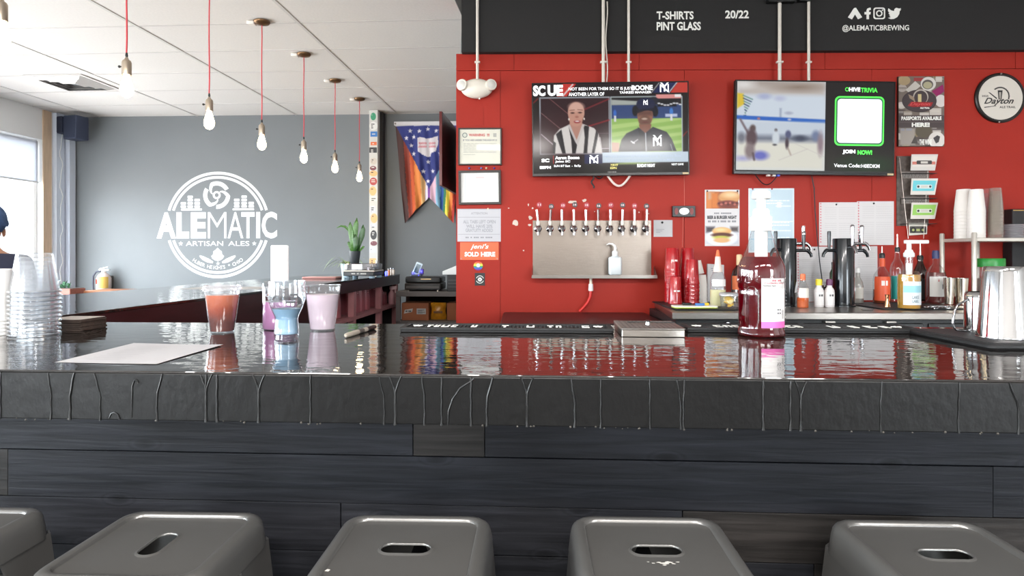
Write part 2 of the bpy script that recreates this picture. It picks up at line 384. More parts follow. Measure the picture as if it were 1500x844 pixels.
# left window wall with daylight openings
wl = MB(); x0, x1 = S_LEFT-.16, S_LEFT
edges = [T_FRONT-.2]+[q for w in WIN_L for q in w]+[T_BACK+.3]
for k in range(0, len(edges), 2): wl.box(x0, x1, edges[k], edges[k+1], 0, ZC+.1)
for a, b in WIN_L: wl.box(x0, x1, a, b, 0, .35); wl.box(x0, x1, a, b, 2.64, ZC+.1)
lw = structure('wall_left', wl, mat('white_wall_paint', (226, 226, 226), .7), O, -TH)
M_SHADE = clear('roller_shade_mesh', (255, 255, 255), .6, 0, .02, .93, (178, 180, 186))
for k, (a, b) in enumerate(WIN_L):
    w = bpy.data.objects.new('window_%d' % (k+1), None); C.objects.link(w); w['kind'] = 'structure'; w.location = O; w.rotation_euler = (0, 0, -TH)
    f = MB(); xm = S_LEFT-.10
    for q0, q1, z0, z1 in ((a, a+.05, .35, 2.64), (b-.05, b, .35, 2.64), (a, b, .35, .40), (a, b, 2.59, 2.64), ((a+b)/2-.025, (a+b)/2+.025, .4, 2.59)):
        f.box(xm-.03, xm+.03, q0, q1, z0, z1)
    f.build('window_frame', M_MULL, w)
    MB().box(xm-.004, xm, a+.05, b-.05, .4, 2.59).build('pane', GLASS, w)
    MB().box(S_LEFT-.045, S_LEFT-.042, a+.02, b-.02, 2.14, 2.62).build('roller_shade', M_SHADE, w)
    MB().box(S_LEFT-.052, S_LEFT-.035, a+.02, b-.02, 2.125, 2.142).build('shade_rail', mat('shade_rail_gray', (200, 200, 202), .5), w)
structure('trim_1', MB().box(S_LEFT-.16, S_LEFT+.012, 6.31, 6.44, 0, ZC), M_TAN, O, -TH)
tr2 = structure('trim_2', MB().box(S_LEFT, S_LEFT+.05, 6.47, 6.60, 0, ZC).box(S_LEFT, S_LEFT+.10, 6.62, 6.72, 0, ZC), M_TRIM, O, -TH)
wire = []
for k in range(40):
    z = .75+2.1*k/39; wire.append((S_LEFT+.06+.008*math.sin(k*1.7), 6.53+.02*math.sin(k*.9), z))
MB().tube(wire, .004, 5).build('light_string_wire', WHITEP, tr2)
# storefront behind the camera, and the closed right side
wf = MB(); edges = [S_LEFT-.2]+[q for w in WIN_F for q in w]+[S_RIGHT+.1]
for k in range(0, len(edges), 2): wf.box(edges[k], edges[k+1], T_FRONT-.16, T_FRONT, 0, ZC+.1)
for a, b in WIN_F: wf.box(a, b, T_FRONT-.16, T_FRONT, 0, .35); wf.box(a, b, T_FRONT-.16, T_FRONT, 2.6, ZC+.1)
structure('wall_front', wf, MC['white_wall_paint'], O, -TH)
for k, (a, b) in enumerate(WIN_F):
    w = bpy.data.objects.new('window_%d' % (k+5), None); C.objects.link(w); w['kind'] = 'structure'; w.location = O; w.rotation_euler = (0, 0, -TH)
    f = MB(); ym = T_FRONT-.10
    for q0, q1, z0, z1 in ((a, a+.05, .35, 2.6), (b-.05, b, .35, 2.6), (a, b, .35, .4), (a, b, 2.55, 2.6), ((a+b)/2-.025, (a+b)/2+.025, .4, 2.55)):
        f.box(q0, q1, ym-.03, ym+.03, z0, z1)
    f.build('window_frame', M_MULL, w); MB().box(a+.05, b-.05, ym-.004, ym, .4, 2.55).build('pane', GLASS, w)
structure('wall_right', MB().box(S_RIGHT, S_RIGHT+.12, T_FRONT-.2, T_BACK+.6, 0, ZC+.1), MC['white_wall_paint'], O, -TH)
# red wall: body, painted panels and one row of boards under the black soffit
def rx(px): return (px-CX)/F*RED_D(px)/math.cos(RA)        # pixel column -> distance along the red wall
def rz_(py, px=900): return H-(py-HY)/F*RED_D(px)
RW0 = (0, 4.4255, 0)
XR = 5.4
rw = structure('wall_red', MB().box(rx(668), XR, .012, .16, 0, H-(80-HY)*RED_D(668)/F).box(rx(677)+.003, XR, .012, .16, H-(80-HY)*RED_D(668)/F, ZC+.1), mat('red_wall_joint', (120, 22, 16), .6), RW0, RA)
z80, z103 = rz_(79), rz_(103)
seams = [rx(668), rx(733), rx(1002.5), rx(1277), rx(1549), XR]
for a, b in zip(seams[:-1], seams[1:]): MB().box(a+.0012, b-.0012, 0, .012, 0, z103-.0015).build('panel', M_RED, rw)
bj = [rx(668), rx(753), rx(936), rx(1208), rx(1487), XR]
for a, b in zip(bj[:-1], bj[1:]): MB().box(a+.0015, b-.0015, -.002, .012, z103+.0015, z80+.004).build('board', M_RED, rw)
MB().box(rx(684), rx(708), -.0025, .0, rz_(183, 700), rz_(158, 700)).build('cover_plate', M_RED, rw)
sof = structure('wall_soffit', MB().box(rx(677), XR, -.05, .012, z80, ZC+.1).box(rx(677), XR, -.056, -.05, z80, z80+.006), M_BLK, RW0, RA)
MB().flat([(rx(677)-.001, ZC+.02), (rx(677)-.055, ZC+.02), (rx(677)-.001, ZC-.10)], .0, .05).build('corner_trim', mat('dark_trim', (60, 58, 56), .6), sof)
# paint chips knocked off the red wall
CHIP = mat('bare_plaster', (205, 190, 178), .8)
R = random.Random(5)
chips = [(755, 327, 4.2, 4.6), (838, 296, 7, 2.6), (856, 294, 3.6, 2.6), (777, 319, 3, 3), (776, 330, 2.8, 1.8), (767, 367, 1.4, 1.2), (774, 300, 1.2, 2), (780, 305, 1.5, 1.5), (745, 305, 1.2, .8), (936, 311, 1, 1.2), (950, 313, 1, 1), (871, 310, .8, .8), (1296, 300, .5, 2)]
for x, y, a, b in chips:
    n = 9; D = RED_D(x); pts = []
    for k in range(n):
        t = 2*math.pi*k/n; q = R.uniform(.65, 1.15); pts.append((rx(x)+a*q*math.cos(t)*D/F, rz_(y, x)+b*q*math.sin(t)*D/F))
    MB().flat(pts, 0, .0006).build('paint_chip', CHIP, rw)
# store-room partition behind the red wall and the dark red door standing open there
structure('wall_partition', MB().add([(-.35, 4.58, 0), (-.27, 4.58, 0), (-.50, 7.0, 0), (-.575, 7.0, 0), (-.35, 4.58, ZC+.1), (-.27, 4.58, ZC+.1), (-.50, 7.0, ZC+.1), (-.575, 7.0, ZC+.1)], [(3, 2, 1, 0), (4, 5, 6, 7), (0, 1, 5, 4), (1, 2, 6, 5), (2, 3, 7, 6), (3, 0, 4, 7)]).box(-.57, 3.0, 7.0, 7.06, 0, ZC+.1), M_GRAY)
A, B_ = P(645.5, 163, 6.0), P(668.5, 190, 6.9)
ang = math.atan2(B_.y-A.y, B_.x-A.x); L = math.hypot(B_.x-A.x, B_.y-A.y)
pn = T('hinged_wall_panel', 'dark maroon flat panel jutting out edge-on beside the flag', 'panel', (A.x, A.y, 0), ang)
MB().box(0, L, -.014, .014, H-(272-HY)/F*6.0, H-(163-HY)/F*6.0).build('board', mat('maroon_paint', (96, 22, 24), .25, var=.1, vscale=2), pn, bevel=.003)
for z in (2.0, 2.5): MB().lathe([(.010, z-.04), (.010, z+.04)], (L, 0), 10).build('hinge', STEEL, pn)
# air diffuser in the ceiling
vc = T('ceiling_vent', 'square white air diffuser set in the ceiling above the windows', 'vent', BAR(-3.98, 5.31, ZC), -TH)
# (re-placed below from its picture position)
pv = P(108, 121, 1.736*F/254); vc.location = (pv.x, pv.y, ZC)
MB().box(-.29, .29, -.29, .29, -.004, .003).build('frame', M_GRID, vc)
dark = mat('vent_shadow_metal', (160, 162, 166), .5)
MB().box(-.25, .25, -.25, .25, -.006, -.004).build('throat', dark, vc)
for k, r in enumerate((.25, .18, .11)):
    m_ = MB()
    for sx, sy in ((1, 0), (-1, 0), (0, 1), (0, -1)):
        a = r; b = r-.045
        q = [(-a, a, -.006), (a, a, -.006), (b, b, -.03), (-b, b, -.03)]
        an = math.atan2(sy, sx); ca, sa = math.cos(an), math.sin(an)
        m_.add([(x*ca-y*sa, x*sa+y*ca, z) for x, y, z in q], [(0, 1, 2, 3)])
    m_.build('vane', M_GRID, vc)
# loudspeakers in the far corner
for px0, px1, py0, py1, D, lab in ((98, 125, 171, 205, 7.84, 'larger black box loudspeaker hung under the ceiling on the gray wall'), (83, 98, 171.5, 196, 7.9, 'smaller dark loudspeaker tucked in the corner behind the larger one')):
    c = P((px0+px1)/2, py1, D); w = (px1-px0)*D/F/2; h = (py1-py0)*D/F
    sp = T('wall_loudspeaker', lab, 'loudspeaker', c, GA-.25)
    b = MB().rbox(-w*.9, w*.9, -w*.8, w*.8, 0, h, .015).build('cabinet', mat('speaker_navy', (44, 52, 74), .6), sp, 40)
    MB().rbox(-w*.8, w*.8, -w*.83, -w*.79, h*.05, h*.95, .01, axis='y').build('grille', mat('speaker_grille', (34, 42, 62), .8), sp, 40)
    MB().box(-.02, .02, w*.8, w*.8+.06, h*.5, h*.6).box(-.05, .05, w*.8, w*.8+.01, h*.3, h*.75).build('bracket', BLACK, sp)
# ================================================================== THE BAR
def resin(name, base, wave, wscale, rough=.045, streak=(1, 1, 1), vscale=4, var=.35):
    m = bpy.data.materials.new(name); m.use_nodes = True; nt = m.node_tree; b = nt.nodes['Principled BSDF']
    tc = nt.nodes.new('ShaderNodeTexCoord'); mp = nt.nodes.new('ShaderNodeMapping'); mp.inputs['Scale'].default_value = streak
    nt.links.new(tc.outputs['Object'], mp.inputs[0])
    n = nt.nodes.new('ShaderNodeTexNoise'); n.inputs['Scale'].default_value = vscale; n.inputs['Detail'].default_value = 6; nt.links.new(mp.outputs[0], n.inputs['Vector'])
    r = nt.nodes.new('ShaderNodeValToRGB'); c = srgb(base)
    r.color_ramp.elements[0].position = .3; r.color_ramp.elements[0].color = tuple(v*(1-var) for v in c)+(1,)
    r.color_ramp.elements[1].position = .7; r.color_ramp.elements[1].color = tuple(v*(1+var) for v in c)+(1,)
    nt.links.new(n.outputs['Fac'], r.inputs[0]); nt.links.new(r.outputs[0], b.inputs['Base Color'])
    b.inputs['Roughness'].default_value = rough; b.inputs['IOR'].default_value = 1.6
    w = nt.nodes.new('ShaderNodeTexNoise'); w.inputs['Scale'].default_value = wscale; w.inputs['Detail'].default_value = 2.5
    mp2 = nt.nodes.new('ShaderNodeMapping'); mp2.inputs['Scale'].default_value = (1, 2.0, 1); nt.links.new(tc.outputs['Object'], mp2.inputs[0]); nt.links.new(mp2.outputs[0], w.inputs['Vector'])
    bp = nt.nodes.new('ShaderNodeBump'); bp.inputs['Strength'].default_value = wave; bp.inputs['Distance'].default_value = .01
    nt.links.new(w.outputs['Fac'], bp.inputs['Height']); nt.links.new(bp.outputs[0], b.inputs['Normal'])
    return m
TOPM = resin('epoxy_over_black_wood', (34, 31, 29), .09, 13, .03, (1, 12, 1), 3, .6)
def stained(name, c, seed):
    """black stained plank: stretched grain, a few knots, worn patches"""
    m = bpy.data.materials.new(name); m.use_nodes = True; nt = m.node_tree; b = nt.nodes['Principled BSDF']; L = nt.links
    tc = nt.nodes.new('ShaderNodeTexCoord'); mp = nt.nodes.new('ShaderNodeMapping'); mp.inputs['Scale'].default_value = (1.2, 1, 22); mp.inputs['Location'].default_value = (seed, 0, seed*2)
    L.new(tc.outputs['Object'], mp.inputs[0])
    n = nt.nodes.new('ShaderNodeTexNoise'); n.inputs['Scale'].default_value = 3.5; n.inputs['Detail'].default_value = 8; n.inputs['Distortion'].default_value = .6; L.new(mp.outputs[0], n.inputs['Vector'])
    n2 = nt.nodes.new('ShaderNodeTexNoise'); n2.inputs['Scale'].default_value = 2.2; n2.inputs['Detail'].default_value = 3; L.new(tc.outputs['Object'], n2.inputs['Vector'])
    mk = nt.nodes.new('ShaderNodeMapping'); mk.inputs['Scale'].default_value = (2.3, .01, 5.5); mk.inputs['Location'].default_value = (seed*.37, 0, seed*.21); L.new(tc.outputs['Object'], mk.inputs[0])
    mk.inputs['Rotation'].default_value = (math.pi/2, 0, 0); vo = nt.nodes.new('ShaderNodeTexVoronoi'); vo.voronoi_dimensions = '2D'; vo.inputs['Scale'].default_value = 1.0; L.new(mk.outputs[0], vo.inputs['Vector'])
    kr = nt.nodes.new('ShaderNodeValToRGB'); e = kr.color_ramp.elements; e[0].position = 0; e[0].color = (.25, .25, .25, 1); e[1].position = .14; e[1].color = (.62, .62, .62, 1)
    for p, v in ((.05, .5), (.065, .85), (.085, .5), (.10, .74)):
        q = e.new(p); q.color = (v, v, v, 1)
    L.new(vo.outputs['Distance'], kr.inputs[0])
    a = nt.nodes.new('ShaderNodeMath'); a.operation = 'MULTIPLY'; L.new(n.outputs['Fac'], a.inputs[0]); L.new(n2.outputs['Fac'], a.inputs[1])
    a2 = nt.nodes.new('ShaderNodeMath'); a2.operation = 'MULTIPLY'; L.new(a.outputs[0], a2.inputs[0]); L.new(kr.outputs[0], a2.inputs[1])
    sc = nt.nodes.new('ShaderNodeMapRange'); sc.inputs['From Min'].default_value = .07; sc.inputs['From Max'].default_value = .24; sc.inputs['To Min'].default_value = .5; sc.inputs['To Max'].default_value = 1.7
    L.new(a2.outputs[0], sc.inputs['Value'])
    x = nt.nodes.new('ShaderNodeVectorMath'); x.operation = 'SCALE'; x.inputs[0].default_value = srgb(c); L.new(sc.outputs[0], x.inputs['Scale']); L.new(x.outputs[0], b.inputs['Base Color'])
    b.inputs['Roughness'].default_value = .5; b.inputs['Specular IOR Level'].default_value = .15
    bp = nt.nodes.new('ShaderNodeBump'); bp.inputs['Strength'].default_value = .35; bp.inputs['Distance'].default_value = .004; L.new(n.outputs['Fac'], bp.inputs['Height']); L.new(bp.outputs[0], b.inputs['Normal'])
    return m
PLANKM = [stained('black_stained_plank_%s' % 'abc'[k], c, 3.1*k+1) for k, c in enumerate(((31, 32, 36), (36, 34, 33), (29, 30, 34)))]  # daylight tint put into the base colours: bluish, brownish, bluish
APRON = mat('painted_bar_edge', (13, 13, 13), .36, spec=.2, var=.2, vscale=5, bump=.10, bscale=70, stretch=(1, 1, .6))
bar = T('bar_counter', 'long black bar with glossy resin top and dark plank front', 'bar', O, -TH)
SB0, SB1, TB = -2.75, 2.3, .775
MB().box(SB0, SB1, -.0005, TB, ZB-.004, ZB).build('counter_top', TOPM, bar, bevel=.0012)
MB().box(SB0, SB1, .0, .032, ZB-.083, ZB-.004).build('edge_board', APRON, bar, bevel=.0015)
MB().box(SB0, SB1, .032, TB-.02, ZB-.04, ZB-.0045).build('sub_top', BLACK, bar)
MB().box(SB0+.3, SB1, .326, TB-.05, 0.02, ZB-.04).build('carcass', BLACK, bar)
def s_at(px, t):                      # bar coordinate s of a picture column on the plane t
    k = (px-CX)/F; return (k*(O.y+t*math.cos(TH))-t*math.sin(TH))/(math.cos(TH)+k*math.sin(TH))
TF = .302
rows = [(.941, 1.045, [-1.9, .75]), (.838, .941, [s_at(605, TF), s_at(710, TF), 1.35]), (.735, .838, [s_at(12, TF), .95]), (.632, .735, [-1.2, s_at(499, TF), s_at(1000, TF)]),
        (.53, .632, [-.8, .6]), (.427, .53, [-1.4, .1, 1.3]), (.325, .427, [-.5, .9]), (.222, .325, [-1.0, .4]), (.12, .222, [-.2, 1.2]), (.0, .12, [-1.3, .2])]
k = 0
for z0, z1, js in rows:
    e = [SB0+.3]+js+[SB1]
    for a, b in zip(e[:-1], e[1:]):
        d = random.uniform(-.0015, .0015)
        MB().box(a+.0008, b-.0008, TF+d, TF+.022, z0+.0008, z1-.0008).build('plank', PLANKM[k % 3], bar, bevel=.001); k += 1
# runs of resin frozen on the bar edge
def s_px(px): return s_at(px, 0)
DR = mat('cured_resin', (20, 20, 20), .28, spec=.4)
drips = [(1, 0, 0), (70, 5, 6), (109, -6, 0), (138, 9, 8), (238, -8, 4), (302, 0, 0), (318, 0, 0), (555, 8, 3), (618, 4, 3), (647, 0, 5), (690, 0, 0), (722, -9, 4), (836, 6, 4), (952, 0, 0), (991, 6, 3), (1003, -2, 0), (1118, 0, 0), (1158, 0, 0), (1292, -2, 0), (1406, -2, 0), (1478, 14, 6), (880, 0, 0), (455, 0, 0)]
def drip(pts, r=.0017):
    MB().tube(pts, [r*.7]+[r]*(len(pts)-2)+[r*1.3], 6).build('resin_drip', DR, bar, 60)
def yz(px, z): return (s_px(px), -.0004, z)
zt, zbm = ZB-.004, ZB-.084
for px, dx, w in drips:
    pts = []
    for q in range(9):
        f = q/8; pts.append(yz(px+dx*min(1, f*2.2)+.4*math.sin(q*2+px), zt+(zbm-zt)*f))
    drip(pts, random.uniform(.0013, .0021))
for px in (302, 379, 579, 772, 1173):     # forked runs
    for sgn in (-1, 1): drip([yz(px+sgn*(9*(1-f)**1.5), zt+(zt-.03-zt)*f) for f in (0, .25, .5, .75, 1)], .0015)
    drip([yz(px, zt-.03+(zbm-zt+.03)*f) for f in (0, .2, .4, .6, .8, 1)], .0021)
drip([yz(x, ZB-z) for x, z in ((193, .078), (193.5, .05), (194, .025), (197, .016), (201, .015), (203, .02))], .0014)
drip([yz(x, ZB-z) for x, z in ((160, .08), (163, .072), (168, .070), (173, .073), (176, .082))], .0014)
drip([yz(x, ZB-z) for x, z in ((656, .083), (657, .06), (663, .04), (674, .022), (688, .012), (694, .006))], .0016)
GEMS = mat('glossy_resin_bead', (60, 57, 52), .3, spec=.4)
rr = random.Random(3); mb = MB()
for q in range(46):
    px = rr.uniform(5, 1490); c = yz(px, zbm+rr.uniform(-.001, .002)); mb.sphere(c, rr.uniform(.0008, .0022), 6, 4)
o = mb.build('resin_beads', GEMS, bar, 60); o['kind'] = 'stuff'
# side leg of the bar running to the back of the room
leg = T('side_bar_counter', 'side arm of the bar with glossy gray top running to the back wall', 'bar', O, -TH)
SI, SO, T0, T1 = -1.53, -2.36, TB+.004, 5.78
MARO = mat('dark_maroon_wood', (52, 20, 24), .35, var=.25, vscale=5, stretch=(8, 1, 8))
PINKLITW = mat('pink_lit_wood', (176, 118, 120), .55, var=.15, vscale=6)  # red-pink bounce light put into the wood colour
MB().box(SO, SI, T0, T1, ZB-.012, ZB).build('counter_top', TOPM, leg, bevel=.002)
MB().box(SI-.03, SI-.004, T0, T1, ZB-.10, ZB-.012).build('edge_board', MARO, leg)
MB().box(SO, SO+.03, T0, T1, ZB-.09, ZB-.012).build('outer_edge_board', APRON, leg)
MB().box(SO+.22, SO+.25, T0, T1, .0, ZB-.012).build('back_panel', mat('dark_panel', (30, 26, 28), .5), leg)
MB().box(SI-.03, SI-.012, T0, 3.35, .0, ZB-.10).build('inner_panel', MARO, leg)
MB().box(SO+.22, SI-.02, T1-.04, T1-.01, 0, ZB-.012).build('end_panel', MC['dark_panel'], leg)
for t in (3.42, 4.18, 5.02, 5.66): MB().box(SI-.06, SI-.01, t, t+.06, 0, ZB-.10).build('post', PINKLITW, leg)
MB().box(SO+.25, SI-.005, 3.37, T1-.06, .735, .76).build('shelf', PINKLITW, leg)
MB().box(SO+.25, SI-.005, 3.37, T1-.06, .30, .325).build('lower_shelf', PINKLITW, leg)
# ---- things stored on the shelf of the side leg: bagged cup sleeves, pink bounce light put into their colours
PINKLITB = clear('pink_lit_bag', (240, 190, 198), .2, .08, .35, .4, (224, 160, 168))
SLV = mat('pink_lit_sleeve', (214, 150, 156), .35)
n = 0
for t in (3.56, 3.72, 3.88, 4.04, 4.40, 4.56, 4.72, 4.88, 5.22, 5.38, 5.52):
    c = BAR(SI-.14, t, .762); hh = (.19, .17, .2, .21, .23, .2, .24, .19, .2, .15, .12)[n]
    sl = T('cup_sleeve', 'pinkish sleeve of cups on the shelf of the side bar, %s from the near end' % ['first', 'second', 'third', 'fourth', 'fifth', 'sixth', 'seventh', 'eighth', 'ninth', 'tenth', 'last'][n], 'cup sleeve', c, -TH, 'cup sleeves on the side bar shelf')
    prof = []
    for q in range(10): prof += [(.054, hh*q/10), (.060, hh*(q+.6)/10)]
    MB().lathe(prof+[(.044, hh)], seg=18).build('nested_cups', SLV, sl, 40)
    MB().lathe([(.066, .002), (.068, hh*.5), (.058, hh+.01), (.02, hh+.03)], seg=9, cap0=False).build('bag', PINKLITB, sl, 30)
    n += 1
bx = T('blue_tray', 'small blue woven crate on the lower shelf of the side bar', 'crate', BAR(SI-.05, 4.05, .64), -TH)
MB().rbox(-.045, .045, -.10, .10, 0, .055, .008).build('crate', mat('blue_crate', (58, 92, 140), .5, var=.3, vscale=60), bx, 40)
MB().rbox(-.049, .049, -.104, .104, .055, .063, .008).build('rim', mat('blue_crate_rim', (80, 116, 160), .5), bx, 40)
sb = T('spray_bottle', 'pinkish spray bottle standing at the end of the side bar shelf', 'spray bottle', BAR(SI-.05, 5.60, .762), -TH+.3)
MB().lathe([(.032, 0), (.034, .08), (.030, .11), (.014, .135), (.013, .15)]).build('bottle', mat('pink_spray_bottle', (214, 160, 165), .3), sb, 40)
MB().rbox(-.02, .055, -.012, .012, .15, .185, .006).rbox(.035, .05, -.006, .006, .115, .155, .003).build('trigger_head', mat('pale_pink_plastic', (232, 196, 198), .4), sb, 40)
# ---- bar stools
STM = mat('gunmetal_paint', (100, 99, 97), .3, .4, coat=.35, var=.05, vscale=4)
def ray_rr(a, b, r, th):
    c, s = math.cos(th), math.sin(th); lo, hi = 0, 1.0
    def ins(q):
        x, y = abs(q*c), abs(q*s)
        if x > a or y > b: return False
        if x > a-r and y > b-r: return (x-a+r)**2+(y-b+r)**2 <= r*r
        return True
    for _ in range(40):
        m = (lo+hi)/2
        if ins(m): lo = m
        else: hi = m
    return (lo*c, lo*s)
def make_stool():
    t = T('bar_stool', 'gray metal bar stool', 'stool', (0, 0, 0))
    N = 96; top = .76
    rings = [(.0425, .0175, .0174, -.0078), (.0425, .0175, .0174, -.0060), (.0435, .0185, .0184, -.0046), (.0455, .0205, .0204, -.0046), (.0475, .0225, .0224, -.0066), (.0485, .0235, .0234, -.0068), (.052, .027, .0269, -.0068), (.113, .113, .0215, -.0068), (.114, .114, .022, -.0068), (.1155, .1155, .0235, -.0064), (.1172, .1172, .0252, -.0018), (.119, .119, .027, -.0003), (.1245, .1245, .030, .0),
             (.1305, .1305, .034, -.0006), (.1365, .1365, .038, -.005), (.1405, .1405, .041, -.012), (.143, .143, .043, -.024), (.146, .146, .043, -.055), (.1435, .1435, .041, -.055), (.1385, .1385, .039, -.014), (.13, .13, .034, -.009), (.049, .024, .0239, -.0085), (.0425, .0175, .0174, -.0078)]
    vs = []; fs = []
    for a, b, r, z in rings:
        for k in range(N):
            x, y = ray_rr(a, b, r, 2*math.pi*(k+.5)/N); vs.append((x, y, top+z))
    for q in range(len(rings)-1):
        for k in range(N): fs.append((q*N+k, q*N+(k+1) % N, (q+1)*N+(k+1) % N, (q+1)*N+k))
    MB().add(vs, fs).build('seat', STM, t, 50)
    for sx, sy in ((1, 1), (-1, 1), (-1, -1), (1, -1)):
        lg = MB()
        cols = []
        for f in (0, .12, .35, 1):
            z = top-.05-f*(top-.05-.012); o_ = .1425+.056*f; w = .10*(1-f)**2.2+.036-.012*f if f < 1 else .024
            cols.append((z, o_, w))
        ring_v = []
        for z, o_, w in cols:
            for x, y in ((o_-w, o_), (o_-.012, o_), (o_, o_-.012), (o_, o_-w), (o_-.004, o_-w), (o_-.004, o_-.014), (o_-.014, o_-.004), (o_-w, o_-.004)): ring_v.append((x*sx, y*sy, z))
        f_ = []
        for q in range(len(cols)-1):
            for k in range(8): f_.append((q*8+k, q*8+(k+1) % 8, (q+1)*8+(k+1) % 8, (q+1)*8+k))
        f_.append(tuple(range(8))); f_.append(tuple(24+k for k in range(8)))
        lo = lg.add(ring_v, f_).build('leg', STM, t, 30)
        MB().rbox((.188 if sx > 0 else -.203), (.203 if sx > 0 else -.188), (.188 if sy > 0 else -.203), (.203 if sy > 0 else -.188), 0, .018, .004).build('rubber_foot', RUBBER, lo, 30)
    f = (.73-.28)/.718; o_ = .1435+.055*f-.004
    for q in range(4):
        a = [(-o_+.01, o_), (o_, o_-.01), (o_-.01, -o_), (-o_, -o_+.01)][q]; b = [(o_-.01, o_), (o_, -o_+.01), (-o_+.01, -o_), (-o_, o_-.01)][q]
        MB().tube([(a[0]*.985, a[1]*.985, .28), (b[0]*.985, b[1]*.985, .28)], .009, 8).build('stretcher', STM, t, 40)
    for sg in (1, -1): MB().tube([(-.135, -.135*sg, .64), (0, 0, .66), (.135, .135*sg, .64)], .005, 6).build('cross_brace', STM, t, 40)
    return t
stool0 = make_stool()
stools = [(-1.065, 1.165, 0, 'gray metal bar stool cut off at the left edge of the photo'), (-.622, 1.14, 90, 'gray metal bar stool whose seat slot points toward the bar'),
          (-.184, 1.122, 0, 'gray metal bar stool with a white fleck at its front left corner'), (.2487, 1.116, 0, 'gray metal bar stool with chipped paint below its seat slot'),
          (.735, 1.10, 0, 'rightmost gray metal bar stool, its right side cut off')]
for k, (x, y, a, lab) in enumerate(stools):
    s = stool0 if k == 0 else copy_tree(stool0)
    s.location = (x, y, 0); s.rotation_euler = (0, 0, -TH*.6+math.radians(a)); s['label'] = lab; s['group'] = 'bar stools along the bar'
    CH = mat('bare_metal_chip', (205, 202, 196), .5)
    if k == 2: MB().add([(-.115, -.084, .7545), (-.108, -.085, .7545), (-.106, -.079, .7545), (-.112, -.077, .7545)], [(0, 1, 2, 3)]).build('paint_chip', CH, s)
    if k == 3:
        q = random.Random(9)
        for (cx, cy, r) in [(.005, -.047, .006), (.012, -.043, .005), (-.004, -.044, .0035), (.018, -.048, .003), (-.014, -.047, .0025), (.026, -.042, .0025), (-.022, -.043, .002), (.004, -.053, .003)]:
            MB().add([(cx+r*1.5*q.uniform(.5, 1.2)*math.cos(2*math.pi*i/7), cy+r*.6*q.uniform(.6, 1.2)*math.sin(2*math.pi*i/7), .7543) for i in range(7)], [tuple(range(7))]).build('paint_chip', CH, s)
# ================================================================== THINGS ON THE BAR
def LP(D, zs, pts): return [(hw*D/F, max(0.0, H-(y-HY)*D/F-zs)) for hw, y in pts]
def at(px, D, z): return Vector(((px-CX)/F*D, D, z))
def inset(prof, d): return [(max(.0005, r-d), z) for r, z in prof]
def fill(prof, z0, z1, d):
    """part of a profile between two heights, shrunk by d"""
    out = []
    def r_at(z):
        for (ra, za), (rb, zb_) in zip(prof[:-1], prof[1:]):
            if zb_ != za and min(za, zb_) <= z <= max(za, zb_): return ra+(rb-ra)*(z-za)/(zb_-za)
        return prof[-1][0]
    zs_ = sorted({z0, z1, *[z for r, z in prof if z0 < z < z1]})
    return [(max(.0005, r_at(z)-d), z) for z in zs_]
# --- stack of clear cups turned upside down
D = 1.60; base = at(51, D, ZB); pitch = .0104; NC = 11; r1, r0, hc = .0545, .0375, .098
cup_me = None
for k in range(NC):
    i = NC-1-k       # k counts from the top
    lab = 'clear upside-down cup, %s of the tall cup stack' % (NTH[k] if k < NC-1 else 'lowest')
    t = T('clear_cup', lab, 'cup', base+Vector((random.uniform(-.0006, .0006), random.uniform(-.0006, .0006), i*pitch)), random.uniform(0, 6), 'clear cups stacked on the bar')
    if cup_me is None:
        b = MB(); b.lathe([(r1, .003)]+[(r1-.003-(r1-.003-r0)*q/9, .006+(hc-.008)*q/9) for q in range(10)]+[(r0-.004, hc), (r0-.006, hc-.003), (.0005, hc-.003)], seg=32, cap0=False)
        cup_me = b.build('cup_body', CUPCLEAR, t, 35)
        q = [(r1+.0018*math.cos(a), .003+.0026*math.sin(a)) for a in [2*math.pi*j/6 for j in range(7)]]
        rim_me = MB().lathe(q, seg=32, cap0=False, cap1=False).build('rim', clear('cup_rim', (235, 240, 245), .08, .25, .8, .25), t, 60)
    else:
        for s_ in (cup_me, rim_me):
            c = s_.copy(); C.objects.link(c); c.parent = t
# --- white paper cups at the very left
WCUP = mat('white_paper_cup', (228, 226, 224), .6)
wme = None
for k in range(5):
    t = T('white_cup', 'white paper cup, %s of the stack at the left edge' % ['topmost', 'second', 'third', 'fourth', 'lowest'][k], 'cup', at(-9, 1.60, ZB+(4-k)*.0085), 0, 'white cups at the left edge of the bar')
    if wme is None:
        wme = MB().lathe([(.0435, .0), (.0445, .002), (.0432, .004), (.0415, .126), (.040, .128), (.0005, .126)], seg=32, cap0=False).build('cup_body', WCUP, t, 35)
    else:
        c = wme.copy(); C.objects.link(c); c.parent = t
# --- cardboard coasters
CARD = mat('dark_coaster_edge', (66, 52, 44), .8, var=.3, vscale=90); CARDT = mat('coaster_top', (168, 158, 150), .7)
for k in range(14):
    t = T('coaster', 'dark square coaster, %s in the pile' % (NTH[k] if k < 13 else 'lowest'), 'coaster', at(112, 1.72, ZB+(13-k)*.00215)+Vector((random.uniform(-.002, .002), random.uniform(-.003, .003), 0)), -TH+random.uniform(-.03, .03), 'coasters piled behind the clear cups')
    MB().rbox(-.05, .05, -.05, .05, .0001, .0020, .006).build('board', CARD, t, 40)
    MB().rbox(-.0495, .0495, -.0495, .0495, .0020, .00212, .006).build('face', CARDT if k == 0 else CARD, t, 40)
